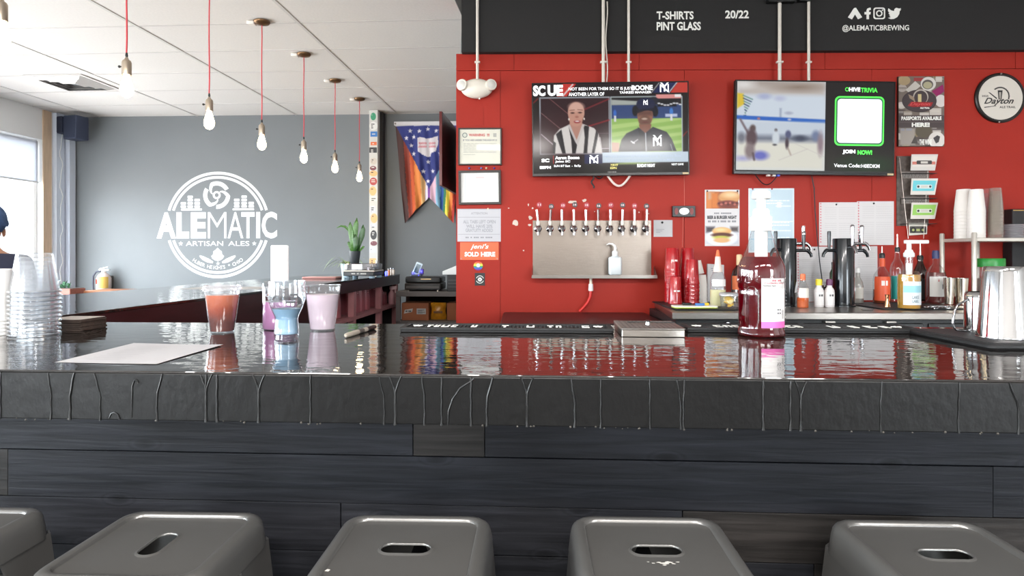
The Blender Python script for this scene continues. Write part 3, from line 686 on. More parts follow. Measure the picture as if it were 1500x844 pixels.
# --- sheet of paper
cs = [P(80, 531, 0), P(228, 534, 0), P(327, 506, 0), P(196, 503, 0)]
def onb(px, py, dz=.0004): D = (H-ZB-dz)*F/(py-HY); return Vector(((px-CX)/F*D, D, ZB+dz))
q = [onb(80, 531), onb(229, 534), onb(327, 506), onb(196, 503)]
pc = sum(q, Vector())/4
pp = T('paper_sheet', 'white sheet of paper lying skewed on the bar before the drinks', 'paper', (pc.x, pc.y, ZB))
vs = []; n_, m_ = 14, 10
for j in range(m_+1):
    for i in range(n_+1):
        u, v = i/n_, j/m_; p = (q[0]*(1-u)+q[1]*u)*(1-v)+(q[3]*(1-u)+q[2]*u)*v
        vs.append((p.x-pc.x, p.y-pc.y, .0006+.0045*max(0, u-.55)**1.6*(.4+v)+.0025*max(0, v-.6)*max(0, .5-u)))
fs = [(j*(n_+1)+i, j*(n_+1)+i+1, (j+1)*(n_+1)+i+1, (j+1)*(n_+1)+i) for j in range(m_) for i in range(n_)]
o = MB().add(vs, fs).build('sheet', mat('loose_paper', (166, 165, 168), .75, var=.02, vscale=3), pp, 60)
# faint rows of print on it
fr = MB()
for k in range(9):
    v = .15+.08*k; a = (q[0]*(1-v)+q[3]*v); b = (q[1]*(1-v)+q[2]*v); d = (b-a)
    p0 = a+d*.18-pc; p1 = a+d*.52-pc; w = (q[3]-q[0])*.006
    fr.add([(p0.x, p0.y, .0012), (p1.x, p1.y, .0012), (p1.x+w.x, p1.y+w.y, .0012), (p0.x+w.x, p0.y+w.y, .0012)], [(0, 1, 2, 3)])
fr.build('print_lines', mat('faint_print', (140, 139, 144), .8), pp)
def layered_drink():
    m = mat('brown_drink', (112, 40, 20), .12, sub=.2); nt = m.node_tree; tc = nt.nodes.new('ShaderNodeTexCoord'); sp = nt.nodes.new('ShaderNodeSeparateXYZ'); n = nt.nodes.new('ShaderNodeTexNoise'); n.inputs['Scale'].default_value = 30
    ad = nt.nodes.new('ShaderNodeMath'); ad.operation = 'MULTIPLY_ADD'; ad.inputs[1].default_value = .03; r = nt.nodes.new('ShaderNodeValToRGB'); mr = nt.nodes.new('ShaderNodeMapRange'); mr.inputs['From Min'].default_value = .02; mr.inputs['From Max'].default_value = .11
    e = r.color_ramp.elements; e[0].position = .25; e[0].color = srgb((84, 26, 16))+(1,); e[1].position = .95; e[1].color = srgb((176, 92, 58))+(1,); q = e.new(.6); q.color = srgb((140, 54, 24))+(1,)
    nt.links.new(tc.outputs['Object'], sp.inputs[0]); nt.links.new(tc.outputs['Object'], n.inputs['Vector']); nt.links.new(n.outputs['Fac'], ad.inputs[0]); nt.links.new(sp.outputs['Z'], ad.inputs[2])
    nt.links.new(ad.outputs[0], mr.inputs['Value']); nt.links.new(mr.outputs[0], r.inputs[0]); nt.links.new(r.outputs[0], nt.nodes['Principled BSDF'].inputs['Base Color']); return m
# --- brown drink with a flat lid
D = 1.65; t = T('iced_drink', 'clear lidded cup of brown-red iced drink', 'drink', at(325.5, D, ZB))
pf = LP(D, ZB, [(16, 487), (17, 484), (24, 430), (24.6, 425)]); pf[0] = (pf[0][0], 0)
MB().lathe([(.002, .003), (pf[0][0]-.002, .003), (pf[0][0], 0)]+pf[1:], seg=32, cap1=False).build('cup', CUPCLEAR, t, 40)
MB().lathe([(.0005, .004)]+fill(pf, .004, pf[-1][1]-.012, .0015)+[(.0005, pf[-1][1]-.012)], seg=32).build('drink', layered_drink(), t, 50)
zl = pf[-1][1]
MB().lathe([(.0425, zl-.001), (.0475, zl), (.0478, zl+.004), (.0455, zl+.005), (.0462, zl+.010), (.044, zl+.012), (.0435, zl+.009), (.0005, zl+.009)], seg=36, cap0=False).build('lid', clear('cup_lid', (250, 250, 252), .1, .1, .6, .28), t, 35)
# --- pink lemonade-like drink
D = 1.70; t = T('iced_drink', 'open plastic cup of pale pink cloudy drink', 'drink', at(472.5, D, ZB))
pf = LP(D, ZB, [(17.5, 483.5), (18, 480), (24, 429), (25, 428), (25, 422), (26, 418)]); pf[0] = (pf[0][0], 0)
MB().lathe([(.002, .003), (pf[0][0]-.002, .003), (pf[0][0], 0)]+pf[1:], seg=32, cap1=False).build('cup', CUPCLEAR, t, 40)
MB().lathe([(.0005, .004)]+fill(pf, .004, pf[-1][1]-.024, .0014)+[(.0005, pf[-1][1]-.024)], seg=32).build('drink', mat('pale_pink_drink', (200, 182, 192), .25, var=.05, vscale=25, sub=.3), t, 50)
q = [(pf[-1][0]+.0012*math.cos(a), pf[-1][1]+.0012*math.sin(a)) for a in [2*math.pi*j/6 for j in range(7)]]
MB().lathe(q, seg=32, cap0=False, cap1=False).build('rim', MC['cup_rim'], t, 60)
# --- bottle with tall white cap behind the tulip glass
D = 1.72; t = T('lotion_bottle', 'clear bottle of pink liquid with a tall white cap, behind the tulip glass', 'bottle', at(410, D, ZB))
pf = LP(D, ZB, [(22, 482), (24.5, 479), (24.5, 416), (22, 412), (13.5, 411)]); pf[0] = (pf[0][0], 0)
MB().lathe(pf, seg=28, cap1=False).build('bottle', GLASS, t, 40)
MB().lathe([(.0005, .002)]+fill(pf, .002, pf[-1][1]-.055, .0015)+[(.0005, pf[-1][1]-.055)], seg=28).build('liquid', mat('lilac_liquid', (180, 128, 170), .1, sub=.3), t, 50)
MB().lathe(LP(D, ZB, [(12.5, 411.5), (12.5, 361), (11.5, 359.5), (.3, 359.5)]), seg=24).build('cap', mat('bright_white_cap', (245, 245, 245), .35), t, 40)
# --- tulip beer glass with blue band
D = 1.525; t = T('tulip_glass', 'curvy tulip beer glass with pale blue lower half', 'glass', at(420, D, ZB))
kx = 1.0
pf = LP(D, ZB, [(16, 496), (17.5, 493), (17.5, 484), (16, 468), (17, 463), (22, 452), (26.5, 438), (27, 428), (26, 418), (26.5, 411.5)]); pf[0] = (pf[0][0], 0)
MB().lathe([(.002, .012), (pf[1][0]-.004, .010), (pf[1][0]-.002, .0)]+pf+[(pf[-1][0]-.0018, pf[-1][1]), (pf[-2][0]-.0022, pf[-2][1])], seg=40, cap0=False, cap1=False).build('glass', clear('tulip_glass_clear', (245, 249, 252), .02, .10, .8), t, 60)
MB().lathe([(.0005, .012)]+fill(pf, .012, pf[5][1], .0022)+[(.0005, pf[5][1])], seg=40).build('drink', mat('pale_blue_water', (150, 182, 206), .06, sub=.2), t, 50)
MARK = mat('glass_print', (70, 72, 76), .5)
mk = MB(); zc_ = (pf[6][1]+pf[7][1])/2; rg = pf[7][0]+.0006
for a0, a1, z0, z1 in ((-62, -38, .001, .006), (-60, -44, -.008, -.002), (-108, -94, -.012, -.003), (-140, -118, -.007, .000), (-136, -112, -.014, -.010), (-75, -45, -.016, -.011)):
    mk.lathe([(rg, zc_+z0), (rg, zc_+z1)], seg=6, a0=a0, a1=a1)
mk.build('printed_mark', MARK, t)
# --- marker pen
a, b = onb(506, 492, .006), onb(549, 479, .006); D = (a+b)/2; rz = math.atan2(b.y-a.y, b.x-a.x); L = (b-a).length
t = T('marker_pen', 'gray felt marker with black cap lying on the bar', 'marker', (D.x, D.y, ZB+.0062), rz)
m1 = MB().lathe([(.003, -L/2), (.005, -L/2+.003), (.006, -L/2+.02), (.006, L/2-.06)], seg=14).rot(math.pi/2, 'Y'); m1.build('barrel', mat('marker_gray', (160, 152, 140), .4), t, 40)
m1 = MB().lathe([(.0062, L/2-.06), (.0062, L/2-.01), (.005, L/2), (.0005, L/2)], seg=14).rot(math.pi/2, 'Y'); m1.build('cap', BLACK, t, 40)
m1 = MB().lathe([(.00605, -.02), (.00605, .012)], seg=14).rot(math.pi/2, 'Y'); m1.build('band', mat('marker_print', (70, 66, 62), .5), t, 40)
# --- rubber rail mats with worn white lettering
def rail_mat(lab, s0, s1, t0, t1, seed, rz=0):
    c = BAR((s0+s1)/2, (t0+t1)/2, ZB); t = T('bar_mat', lab, 'bar mat', c, -TH+rz, 'rubber rail mats on the bar')
    L, W = (s1-s0)/2, (t1-t0)/2
    MB().rbox(-L, L, -W, W, 0, .007, .006).build('base', RUBBER, t, 40)
    e = MB()
    for x0, x1, y0, y1 in ((-L, L, -W, -W+.012), (-L, L, W-.012, W), (-L, -L+.012, -W+.012, W-.012), (L-.012, L, -W+.012, W-.012)): e.box(x0, x1, y0, y1, .007, .0125)
    e.build('raised_border', RUBBER, t)
    nb = MB()
    for i in range(int(2*L/.010)-3):
        for j in range(int(2*W/.010)-3):
            x, y = -L+.018+i*.010, -W+.018+j*.010; nb.lathe([(.0025, .007), (.002, .0105)], (x, y), 5, cap0=False)
    o = nb.build('nubs', RUBBER, t); o['kind'] = 'stuff'
    R = random.Random(seed); x = -L+.06
    while x < L-.07:
        w = R.uniform(.012, .022); y0, y1 = -W+.035, W-.035
        if R.random() < .6:
            k = R.choice((0, 1, 2, 3)); q = [(0, 0), (.005, 0), (.005, 1), (0, 1)]
            H_ = y1-y0; e = .006
            pts = {0: [(0, 0), (.005, 0), (.005, H_-e), (w-.005, H_-e), (w-.005, 0), (w, 0), (w, H_), (0, H_)], 1: [(0, 0), (w, 0), (w, e), (.005, e), (.005, H_-e), (w, H_-e), (w, H_), (0, H_)],
                   2: [(0, 0), (w, 0), (w, H_), (w-.005, H_), (w-.005, e), (.005, e), (.005, H_), (0, H_)], 3: [(w/2-.003, 0), (w/2+.003, 0), (w/2+.003, H_-e), (w, H_-e), (w, H_), (0, H_), (0, H_-e), (w/2-.003, H_-e)]}[k]
            n = 8; MB().add([(x+p, y0+q_, z) for z in (.0107, .0118) for p, q_ in pts], [tuple(range(n))[::-1], tuple(n+i for i in range(n))]+[(i, (i+1) % n, n+(i+1) % n, n+i) for i in range(n)]).build('raised_letter', LETTER, t)
        x += w+.006 if R.random() < .85 else w+.02
    for xs in (-L+.035, L-.035):
        st = star(xs, 0, .013); n = len(st)
        MB().add([(p[0], p[1], .0108) for p in st]+[(p[0], p[1], .013) for p in st], [tuple(n+i for i in range(n))]+[(i, (i+1) % n, n+(i+1) % n, n+i) for i in range(n)]).build('star', LETTER, t)
p0, p1 = onb(585, 487), onb(905, 490)
def st_of(p): d = p-O; return d.dot(U), d.dot(V)
sa, ta = st_of(p0); sb_, tb = st_of(p1)
rail_mat('black rubber rail mat with worn white letters, left of the drip tray', sa, sb_-.008, ta+.004, ta+.115, 4)
p0, p1 = onb(1008, 487.5), onb(1338, 486.5); sa2, ta2 = st_of(p0); sb2, tb2 = st_of(p1)
rail_mat('black rubber rail mat with white letters behind the red syrup jug', sa2, sb2, ta2+.006, ta2+.117, 8)
# --- stainless drip tray
a = onb(911, 494); b = onb(1003, 494); t = T('drip_tray', 'square stainless drip tray with perforated top between the rail mats', 'drip tray', (0, 0, 0), -TH)
w = (b-a).length/2; dd = .092; c = (a+b)/2+V*dd; t.location = (c.x, c.y, ZB)
TRAY = mat('worn_stainless', (150, 146, 142), .38, 1.0, var=.15, vscale=40, bump=.1, bscale=120)
MB().rbox(-w, w, -dd, dd, 0, .018, .003).build('pan', STEEL, t, 40)
g = MB().rbox(-w-.001, w+.001, -dd-.001, dd+.001, .018, .0212, .003); g.build('grate', TRAY, t, 40)
hl = MB()
for i in range(12):
    for j in range(12):
        x, y = -w+.012+i*(2*w-.024)/11, -dd+.012+j*(2*dd-.024)/11
        if x*x+y*y > .0012: hl.lathe([(.0028, .0212), (.0028, .0214)], (x, y), 6, cap0=False)
o = hl.build('perforations', mat('hole_dark', (70, 66, 64), .6), t); o['kind'] = 'stuff'
MB().lathe([(.006, .021), (.005, .028), (.007, .031), (.0005, .033)], (0, -.005), 12).build('rinser_nozzle', CHROME, t, 40)
MB().tube([(-.045+.012*q, .045+.012*math.sin(q*.35), .0225) for q in range(11)], .0014, 5).build('wire', mat('thin_wire', (60, 58, 58), .4), t)
# --- red syrup jug with white pump
D = 1.575; t = T('syrup_jug', 'big clear jug of dark red syrup with a white pump', 'jug', at(1115, D, ZB))
yb = HY+(H-ZB)*F/D
pf = LP(D, ZB, [(31.5, yb), (33.5, yb-3), (33.5, 486), (31.6, 481), (31, 476), (32, 470), (32, 432), (32.6, 428), (31.4, 424.5), (33, 420), (33.2, 398), (32.6, 390), (29.5, 382), (25.5, 375), (20.5, 362), (16.5, 349), (14, 340), (13, 337)]); pf[0] = (pf[0][0], 0)
MB().lathe(pf, seg=40, cap1=False).build('jug', GLASS, t, 60)
zliq = H-(376-HY)*D/F-ZB
SYR = clear('red_syrup', (176, 6, 34), .05, .015, .10, .42, (136, 2, 26))
MB().lathe([(.0005, .002)]+fill(pf, .002, zliq, .0016)+[(.0005, zliq)], seg=40).build('syrup', SYR, t, 60)
RJ = pf[6][0]+.0006
def zj(y): return H-(y-HY)*(D-RJ)/F-ZB
def xj(px): return (px-1115)*(D-RJ)/F
def wrap(name, px0, px1, y0, y1, m, par, R_=None, dr=0.0, cx=1115):
    R0 = (R_ or RJ)+dr; a0 = -90+math.degrees(xj(px0)/RJ); a1 = -90+math.degrees(xj(px1)/RJ)
    return MB().lathe([(R0, zj(y1)), (R0, zj(y0))], seg=14, a0=a0, a1=a1).build(name, m, par, 60)
lb = wrap('label', 1103, 1146, 408, 481, mat('jug_label_white', (232, 228, 226), .5), t)
wrap('pink_band', 1103, 1146, 471.5, 481, mat('jug_label_pink', (216, 98, 168), .5), lb, dr=.0004)
text('label_lettering', 'PASSION FRUIT', xj(1107), xj(1143), zj(416.2), zj(414), mat('jug_label_red', (206, 110, 120), .6), lb, cyl=RJ+.0006, bold=.03)
text('label_script', '-- --', xj(1118), xj(1134), zj(412.6), zj(409.8), MC['jug_label_red'], lb, cyl=RJ+.0006, shear=.3)
text('label_lettering', 'Nutrition Facts', xj(1105), xj(1124), zj(419.8), zj(417.6), INK, lb, cyl=RJ+.0006, bold=.03)
lm = MB(); R = random.Random(2)
def jl(x0, x1, y, h): lm.lathe([(RJ+.0005, zj(y+h/2)), (RJ+.0005, zj(y-h/2))], seg=5, a0=-90+math.degrees(xj(x0)/RJ), a1=-90+math.degrees(xj(x1)/RJ))
jl(1105, 1124, 424, .9); jl(1105, 1124, 442, .9)
for y in range(427, 441, 2): jl(1105, 1105+R.uniform(9, 17), y, .35)
for y in range(421, 462, 2): jl(1126, 1126+R.uniform(10, 16), y, .35)
lm.build('fine_print', GREYINK, lb)
bc = MB()
for k in range(9):
    x = 1136.5+.55*k; bc.lathe([(RJ+.0005, zj(468)), (RJ+.0005, zj(454))], seg=1, a0=-90+math.degrees(xj(x)/RJ), a1=-90+math.degrees(xj(x+R.choice((.2, .35)))/RJ))
for k, (x, y) in enumerate(((1127, 453), (1131, 453), (1127, 458), (1131, 458))): bc.lathe([(RJ+.0005, zj(y+2.6)), (RJ+.0005, zj(y))], seg=1, a0=-90+math.degrees(xj(x)/RJ), a1=-90+math.degrees(xj(x+2.5)/RJ))
bc.build('barcode', INK, lb)
rb = MB(); zr = H-(407-HY)*D/F-ZB; rr_ = pf[9][0]
for k in range(12):
    a = -90+30*k+8; a0 = math.radians(a)
    pts = []
    for q in range(13):
        th = 2*math.pi*q/12; da = .16*math.cos(th); dz = .0085*math.sin(th)+.0085
        pts.append(((rr_+.0008)*math.cos(a0+da), (rr_+.0008)*math.sin(a0+da), zj(415)+dz))
    rb.tube(pts, .0012, 5)
rb.build('embossed_rings', GLASS, t, 60)
ar = MB(); pts = []
for q in range(21):
    f = q/20; th = math.pi*min(1, max(0, (f-.3)/.4)); an = math.radians(-134-17*math.cos(th)); zz = zj(474)+(zj(434)-zj(474))*min(1, f/.3, (1-f)/.3)+.022*math.sin(th)
    pts.append(((RJ+.0005)*math.cos(an), (RJ+.0005)*math.sin(an), zz))
ar.tube(pts, .002, 6).build('embossed_arch', GLASS, t, 60)
rg_ = MB()
for k in range(10): rg_.sphere(((RJ+.0005)*math.cos(math.radians(-22)), (RJ+.0005)*math.sin(math.radians(-22)), zj(427+5*k)), .003, 8, 6)
rg_.build('embossed_beads', GLASS, t, 60)
WP = WHITEP
MB().lathe(LP(D, ZB, [(14.6, 338), (14.6, 333), (15.4, 332.5), (15.4, 330), (14.5, 329), (15.2, 328), (15.2, 318), (11.5, 316), (11.5, 309), (9.5, 306)]), seg=32).build('pump_collar', WP, t, 35)
MB().lathe(LP(D, ZB, [(6.2, 308), (6.2, 296), (7.4, 290)]), seg=20).build('pump_stem', WP, t, 35)
MB().lathe(LP(D, ZB, [(12.5, 291.5), (13.5, 290), (13.2, 284), (11.5, 280), (8, 278.2), (.3, 278)]), seg=28).build('pump_head', WP, t, 35)
MB().lathe(LP(D, ZB, [(9, 377), (9, 337)]), seg=20).build('pump_tube', WP, t, 35)
k = D/F
MB().rbox(0, 15*k, -.007, .007, LP(D, ZB, [(0, 290)])[0][1], LP(D, ZB, [(0, 282)])[0][1], .004).build('pump_spout', WP, t, 40).rotation_euler = (0, 0, math.radians(62))
# --- rubber mat, shaker tin, steel jug at the right end
c1 = onb(1450, 513, 0); t = T('rubber_mat', 'thick black rubber mat under the steel shaker at the bar end', 'mat', (c1.x, c1.y, ZB), -TH+.05)
MB().rbox(0, .46, 0, .285, 0, .012, .012).build('pad', RUBBER, t, 40)
MB().rbox(.01, .45, .01, .275, .012, .0135, .01).build('ribbed_face', mat('rubber_face', (24, 25, 28), .5, bump=.3, bscale=300), t, 40)
MIR = mat('polished_steel', (172, 171, 170), .09, 1.0)
zt_ = ZB+.0137
D = 1.435; t = T('shaker_tin', 'tall polished steel shaker tin upside down on the rubber mat', 'shaker', at(1470, D, zt_))
pf = LP(D, zt_, [(34, HY+(H-zt_)*F/D), (34, 499), (33.2, 496), (26, 398), (25, 392), (24, 390.5), (.3, 391)]); pf[0] = (pf[0][0], 0)
MB().lathe(pf, seg=48).build('tin', MIR, t, 40)
MB().lathe([(pf[0][0]+.0008, .0), (pf[0][0]+.0014, .0016), (pf[0][0]+.0006, .003)], seg=48, cap0=False, cap1=False).build('rolled_rim', CHROME, t, 60)
D = 1.545; t = T('steel_jug', 'small steel milk jug with wire handle beside the shaker tin', 'jug', at(1438, D, zt_))
pf = LP(D, zt_, [(21, HY+(H-zt_)*F/D), (22, 486), (22, 436), (21, 430), (19.5, 427.5)]); pf[0] = (pf[0][0], 0)
MB().lathe(pf+[(pf[-1][0]-.002, pf[-1][1]), (pf[-2][0]-.002, pf[-2][1]-.01), (.03, .02)], seg=36, cap1=True).build('body', MIR, t, 40)
k = D/F
def hj(px, py): return ((px-1438)*k, -.004, H-(py-HY)*k-zt_)
MB().tube([hj(1418, 436), hj(1413, 440), hj(1401, 447), hj(1397, 455), hj(1394, 472), hj(1394, 478), hj(1399, 483), hj(1415, 485), hj(1419, 482), hj(1418, 474)], .0026, 8).build('wire_handle', CHROME, t, 60)
# ================================================================== THINGS ON THE RED WALL
def WT(name, label, cat, px, py, off=0.0, group=None, roll=0.0):
    """an Empty on the face of the red wall at a picture position; local x along the wall, -y out of it; returns it and metres per pixel"""
    D = RED_D(px); p = P(px, py, D-.0005-off); o = T(name, label, cat, p, RA, group)
    if roll: o.rotation_euler = (0, roll, RA)
    return o, (D-off)/F
# emergency light with its conduit
t, k = WT('emergency_light', 'white twin-head emergency light on the red wall, top left', 'light', 699, 131)
EW = mat('ivory_plastic', (226, 220, 208), .4)
b = MB().sphere((0, -.035, -.004), .108, 24, 14, (1, .42, .62)); b.build('housing', EW, t, 50)
for sg in (-1, 1):
    b = MB().lathe([(.018, -.02), (.036, -.015), (.040, .01), (.036, .022), (.03, .023), (.0005, .019)], seg=22).rot(math.pi/2, 'X').rot(.35*sg, 'Z').move((sg*.094, -.055, .014)); h = b.build('lamp_head', EW, t, 40)
    b = MB().lathe([(.029, .0225), (.02, .027), (.0005, .029)], seg=20).rot(math.pi/2, 'X').rot(.35*sg, 'Z').move((sg*.094, -.055, .014)); b.build('lens', mat('milky_lens', (210, 208, 202), .2), h, 50)
MB().tube([(.02, -.07, -.075), (.02, -.07, -.085)], .006, 8).build('test_button', EW, t, 40)
COND = mat('white_conduit', (214, 208, 198), .4)
def conduit(px, py0, py1, r, lab, extra=None, off=.058):
    t, k = WT('conduit', lab, 'conduit', px, py1, off, 'white conduits on the red wall')
    L = (py1-py0)*k; MB().tube([(0, -.012, 0), (0, -.012, L)], r, 10).build('pipe', COND, t, 60)
    for py in (92,):
        if py0 < py < py1: MB().rbox(-r*1.9, r*1.9, -.012-r*1.15, .0, (py1-py-1.3)*k, (py1-py+1.3)*k, .003).build('strap', COND, t, 40)
    return t, k
conduit(699.5, -8, 117, .0095, 'white conduit running down to the emergency light', off=.052)
t, k = conduit(883.5, -8, 123, .0115, 'thick white conduit above the left television, with loose cable')
MB().tube([(.022+.006*math.sin(q*.8), -.010, q*.05) for q in range(12)], .0045, 6).build('loose_cable', COND, t, 60)
conduit(920.5, -8, 122, .0095, 'thin white conduit above the right half of the left television')
conduit(1141, 4, 121, .0115, 'thick white conduit above the right television, left of two')
conduit(1183.5, 4, 121, .0095, 'thin white conduit above the right television, right of two')
t, k = WT('ceiling_bracket', 'black bracket at the soffit top above the two conduits', 'bracket', 1150, 3, .055)
MB().box(-28*k, 12*k, -.05, 0, -3*k, 6*k).box(18*k, 36*k, -.04, 0, -1*k, 6*k).build('bracket', BLACK, t, bevel=.003)
# ---------------- televisions
BEZ = mat('tv_bezel', (12, 12, 13), .22); TVB = mat('tv_back', (16, 16, 17), .5)
def glow(name, rgb, e=1.0): return mat(name, rgb, .3, emit=e*.52)
SW, SG, SK, SN = glow('screen_white', (246, 248, 250)), glow('screen_green', (70, 214, 70)), glow('screen_dark', (26, 24, 25), .8), glow('screen_navy', (34, 40, 78))
SGY, SYL = glow('screen_grey', (128, 140, 156)), glow('screen_yellow', (226, 214, 120))
def tv(lab, px0, px1, py0, py1, roll):
    cx, cy = (px0+px1)/2, (py0+py1)/2; t, k = WT('television', lab, 'television', cx, cy, .075, None, roll); W, Hh = (px1-px0)/2*k, (py1-py0)/2*k
    MB().rbox(-W, W, -.012, .022, -Hh, Hh, .004, axis='y').build('body', TVB, t, 40)
    MB().rbox(-W*.7, W*.7, .022, .052, -Hh*.75, Hh*.55, .01, axis='y').build('back_housing', TVB, t, 40)
    b = 1.6*k
    for nm, q in (('bezel_top', (-W, W, Hh-b*1.2, Hh)), ('bezel_bottom', (-W, W, -Hh, -Hh+b*2.4)), ('bezel_left', (-W, -W+b, -Hh+b*2.4, Hh-b*1.2)), ('bezel_right', (W-b, W, -Hh+b*2.4, Hh-b*1.2))):
        MB().box(q[0], q[1], -.017, -.012, q[2], q[3]).build(nm, BEZ, t, bevel=.001)
    MB().box(W-10*k, W-1.2*k, -.0178, -.017, -Hh+.6*k, -Hh+3.4*k).build('maker_sticker', mat('tan_sticker', (196, 174, 136), .6), t)
    MB().box(-W*.35, W*.35, .052, .072, -Hh*.3, Hh*.3).build('wall_bracket', BLACK, t)
    return t, k, W, Hh
t, k, W, Hh = tv('left television showing a sports interview in two pictures', 779.5, 1008, 121, 257.5, -.010)
Z = 5.445
cv = Canvas(54, 62, 1298, 798, 250, 148, (30, 26, 27))          # drawn in units of 5.445 per photo pixel
cv.rect(54, 62, 1298, 175, (38, 30, 32)); cv.poly([(300, 62), (410, 62), (330, 170), (250, 170)], (206, 58, 52))
cv.poly([(1010, 150), (1090, 62), (1210, 62), (1140, 150)], (34, 42, 84)); cv.poly([(1150, 150), (1215, 62), (1298, 62), (1298, 150)], (200, 64, 54))
cv.line(1140, 150, 1208, 65, 6, (230, 230, 235)); cv.line(1000, 150, 1068, 66, 5, (210, 214, 220)); cv.line(300, 165, 378, 75, 10, (228, 224, 224))
cv.poly([(54, 175), (1298, 160), (1298, 798), (54, 798)], (36, 29, 28)); cv.line(1245, 500, 1280, 460, 8, (140, 40, 36)); cv.line(62, 220, 100, 185, 8, (130, 40, 40))
# left picture: presenter
cv.rect(112, 176, 670, 632, (186, 196, 206)); cv.rect(120, 184, 662, 624, (52, 30, 34), soft=8)
cv.ell(300, 500, 260, 180, (66, 34, 38), soft=120, a=.6); cv.line(190, 184, 340, 310, 4, (150, 96, 96)); cv.line(125, 300, 280, 430, 5, (140, 100, 100)); cv.line(125, 470, 215, 550, 8, (176, 160, 170))
cv.line(460, 280, 662, 195, 9, (132, 34, 42), soft=10); cv.line(500, 410, 662, 362, 9, (160, 36, 44), soft=10); cv.line(580, 466, 662, 466, 3, (130, 110, 120)); cv.line(600, 588, 662, 588, 6, (170, 160, 170))
sk = (196, 146, 128); cv.poly([(352, 380), (450, 380), (470, 440), (405, 520), (330, 440)], (188, 138, 122))
cv.ell(403, 300, 66, 84, (206, 158, 140), 8); cv.ell(400, 345, 56, 66, (200, 148, 130), 10); cv.ell(405, 255, 58, 36, (216, 172, 156), 26)
cv.ell(374, 302, 15, 6, (70, 44, 42), 6); cv.ell(434, 300, 15, 6, (70, 44, 42), 6); cv.line(352, 282, 390, 278, 5, (120, 80, 70)); cv.line(416, 276, 454, 280, 5, (120, 80, 70)); cv.ell(408, 334, 14, 9, (170, 112, 98), 8)
cv.ell(411, 372, 27, 13, (160, 70, 72), 5); cv.ell(411, 368, 17, 5, (240, 230, 226), 4); cv.ell(345, 352, 6, 9, (238, 226, 214), 4); cv.ell(466, 350, 6, 9, (238, 226, 214), 4)
sh = [(225, 480), (270, 430), (345, 395), (405, 520), (455, 390), (545, 425), (580, 470), (606, 624), (216, 624)]
cv.poly(sh, (222, 216, 212))
for q in ([(240, 470), (285, 432), (318, 624), (290, 624)], [(340, 400), (352, 420), (408, 560), (396, 624), (368, 624), (362, 520)], [(460, 400), (505, 410), (488, 624), (458, 624), (470, 500)], [(560, 440), (578, 470), (560, 560), (545, 624), (524, 624)], [(216, 520), (240, 540), (232, 624), (216, 624)]): cv.poly(q, (36, 32, 36))
cv.poly([(335, 400), (352, 392), (405, 520), (398, 545)], (200, 192, 190)); cv.poly([(450, 392), (470, 398), (412, 560), (404, 530)], (206, 198, 194)); cv.line(590, 500, 606, 624, 8, (200, 196, 196))
# right picture: man in a cap on the field
cv.rect(676, 176, 1246, 622, (186, 196, 206)); cv.rect(684, 184, 1238, 614, (150, 190, 96))
for q in range(7): cv.poly([(684, 400+q*62), (1238, 340+q*62), (1238, 366+q*62), (684, 436+q*62)], (186, 214, 130), a=.8, soft=10)
cv.poly([(684, 540), (745, 545), (740, 614), (684, 614)], (196, 150, 130)); cv.rect(684, 240, 1238, 352, (54, 74, 122), soft=8); cv.rect(684, 184, 1238, 244, (40, 36, 40), soft=6)
cv.poly([(684, 200), (900, 215), (900, 244), (684, 244)], (170, 176, 170), soft=10); cv.rect(1038, 164, 1236, 196, (226, 150, 146)); cv.rect(1186, 164, 1236, 186, (244, 240, 240)); cv.rect(1050, 210, 1200, 260, (30, 30, 34), soft=8)
for x in range(1060, 1230, 24): cv.ell(x, 242+8*math.sin(x), 12, 6, (220, 220, 226), 5)
cv.rect(1110, 318, 1205, 342, (190, 200, 230), soft=8); cv.ell(711, 308, 12, 26, (60, 110, 200), 8); cv.rect(704, 328, 720, 376, (226, 226, 230), 6); cv.ell(1158, 300, 14, 28, (70, 130, 210), 8); cv.rect(1150, 320, 1166, 372, (226, 226, 230), 6)
cv.ell(955, 262, 94, 26, (28, 30, 40), 6); cv.ell(872, 292, 24, 42, (26, 26, 30), 8); cv.ell(1030, 300, 24, 40, (26, 26, 30), 8); cv.ell(1018, 212, 40, 30, (40, 42, 52), 8)
cv.ell(950, 330, 62, 84, (150, 100, 82), 8); cv.ell(948, 376, 48, 46, (118, 84, 70), 14); cv.ell(945, 356, 22, 8, (196, 170, 156), 6); cv.ell(950, 384, 26, 6, (110, 62, 56), 6); cv.poly([(900, 400), (1000, 400), (990, 450), (950, 470), (910, 450)], (140, 92, 76))
cv.ell(955, 240, 74, 52, (38, 42, 70), 5); cv.poly([(878, 282), (1032, 270), (1026, 300), (960, 288), (890, 312)], (24, 26, 44)); cv.rect(894, 292, 1006, 330, (78, 54, 50), soft=26, a=.6)
cv.poly([(736, 614), (760, 520), (800, 470), (900, 425), (950, 470), (1010, 420), (1120, 462), (1160, 520), (1196, 614)], (44, 46, 56)); cv.poly([(890, 420), (940, 470), (950, 614), (930, 614)], (32, 34, 42)); cv.line(952, 470, 956, 614, 7, (196, 200, 206))
cv.line(838, 534, 862, 548, 10, (236, 236, 240)); cv.line(850, 548, 890, 520, 6, (236, 236, 240)); cv.line(1150, 560, 1165, 612, 6, (150, 156, 170))
cv.rect(466, 634, 608, 708, (44, 46, 84)); cv.rect(608, 620, 1292, 702, (206, 222, 236)); cv.rect(216, 640, 222, 706, (190, 60, 56)); cv.rect(54, 716, 1298, 798, (34, 30, 28), soft=10)
def s1x(x): return (x/Z+770-893.75)*k
def s1z(y): return -(y/Z+110-189.25)*k
scr = cv.sheet('screen', SCREEN, t, s1x(54), s1x(1298), s1z(798), s1z(62), -.0135)
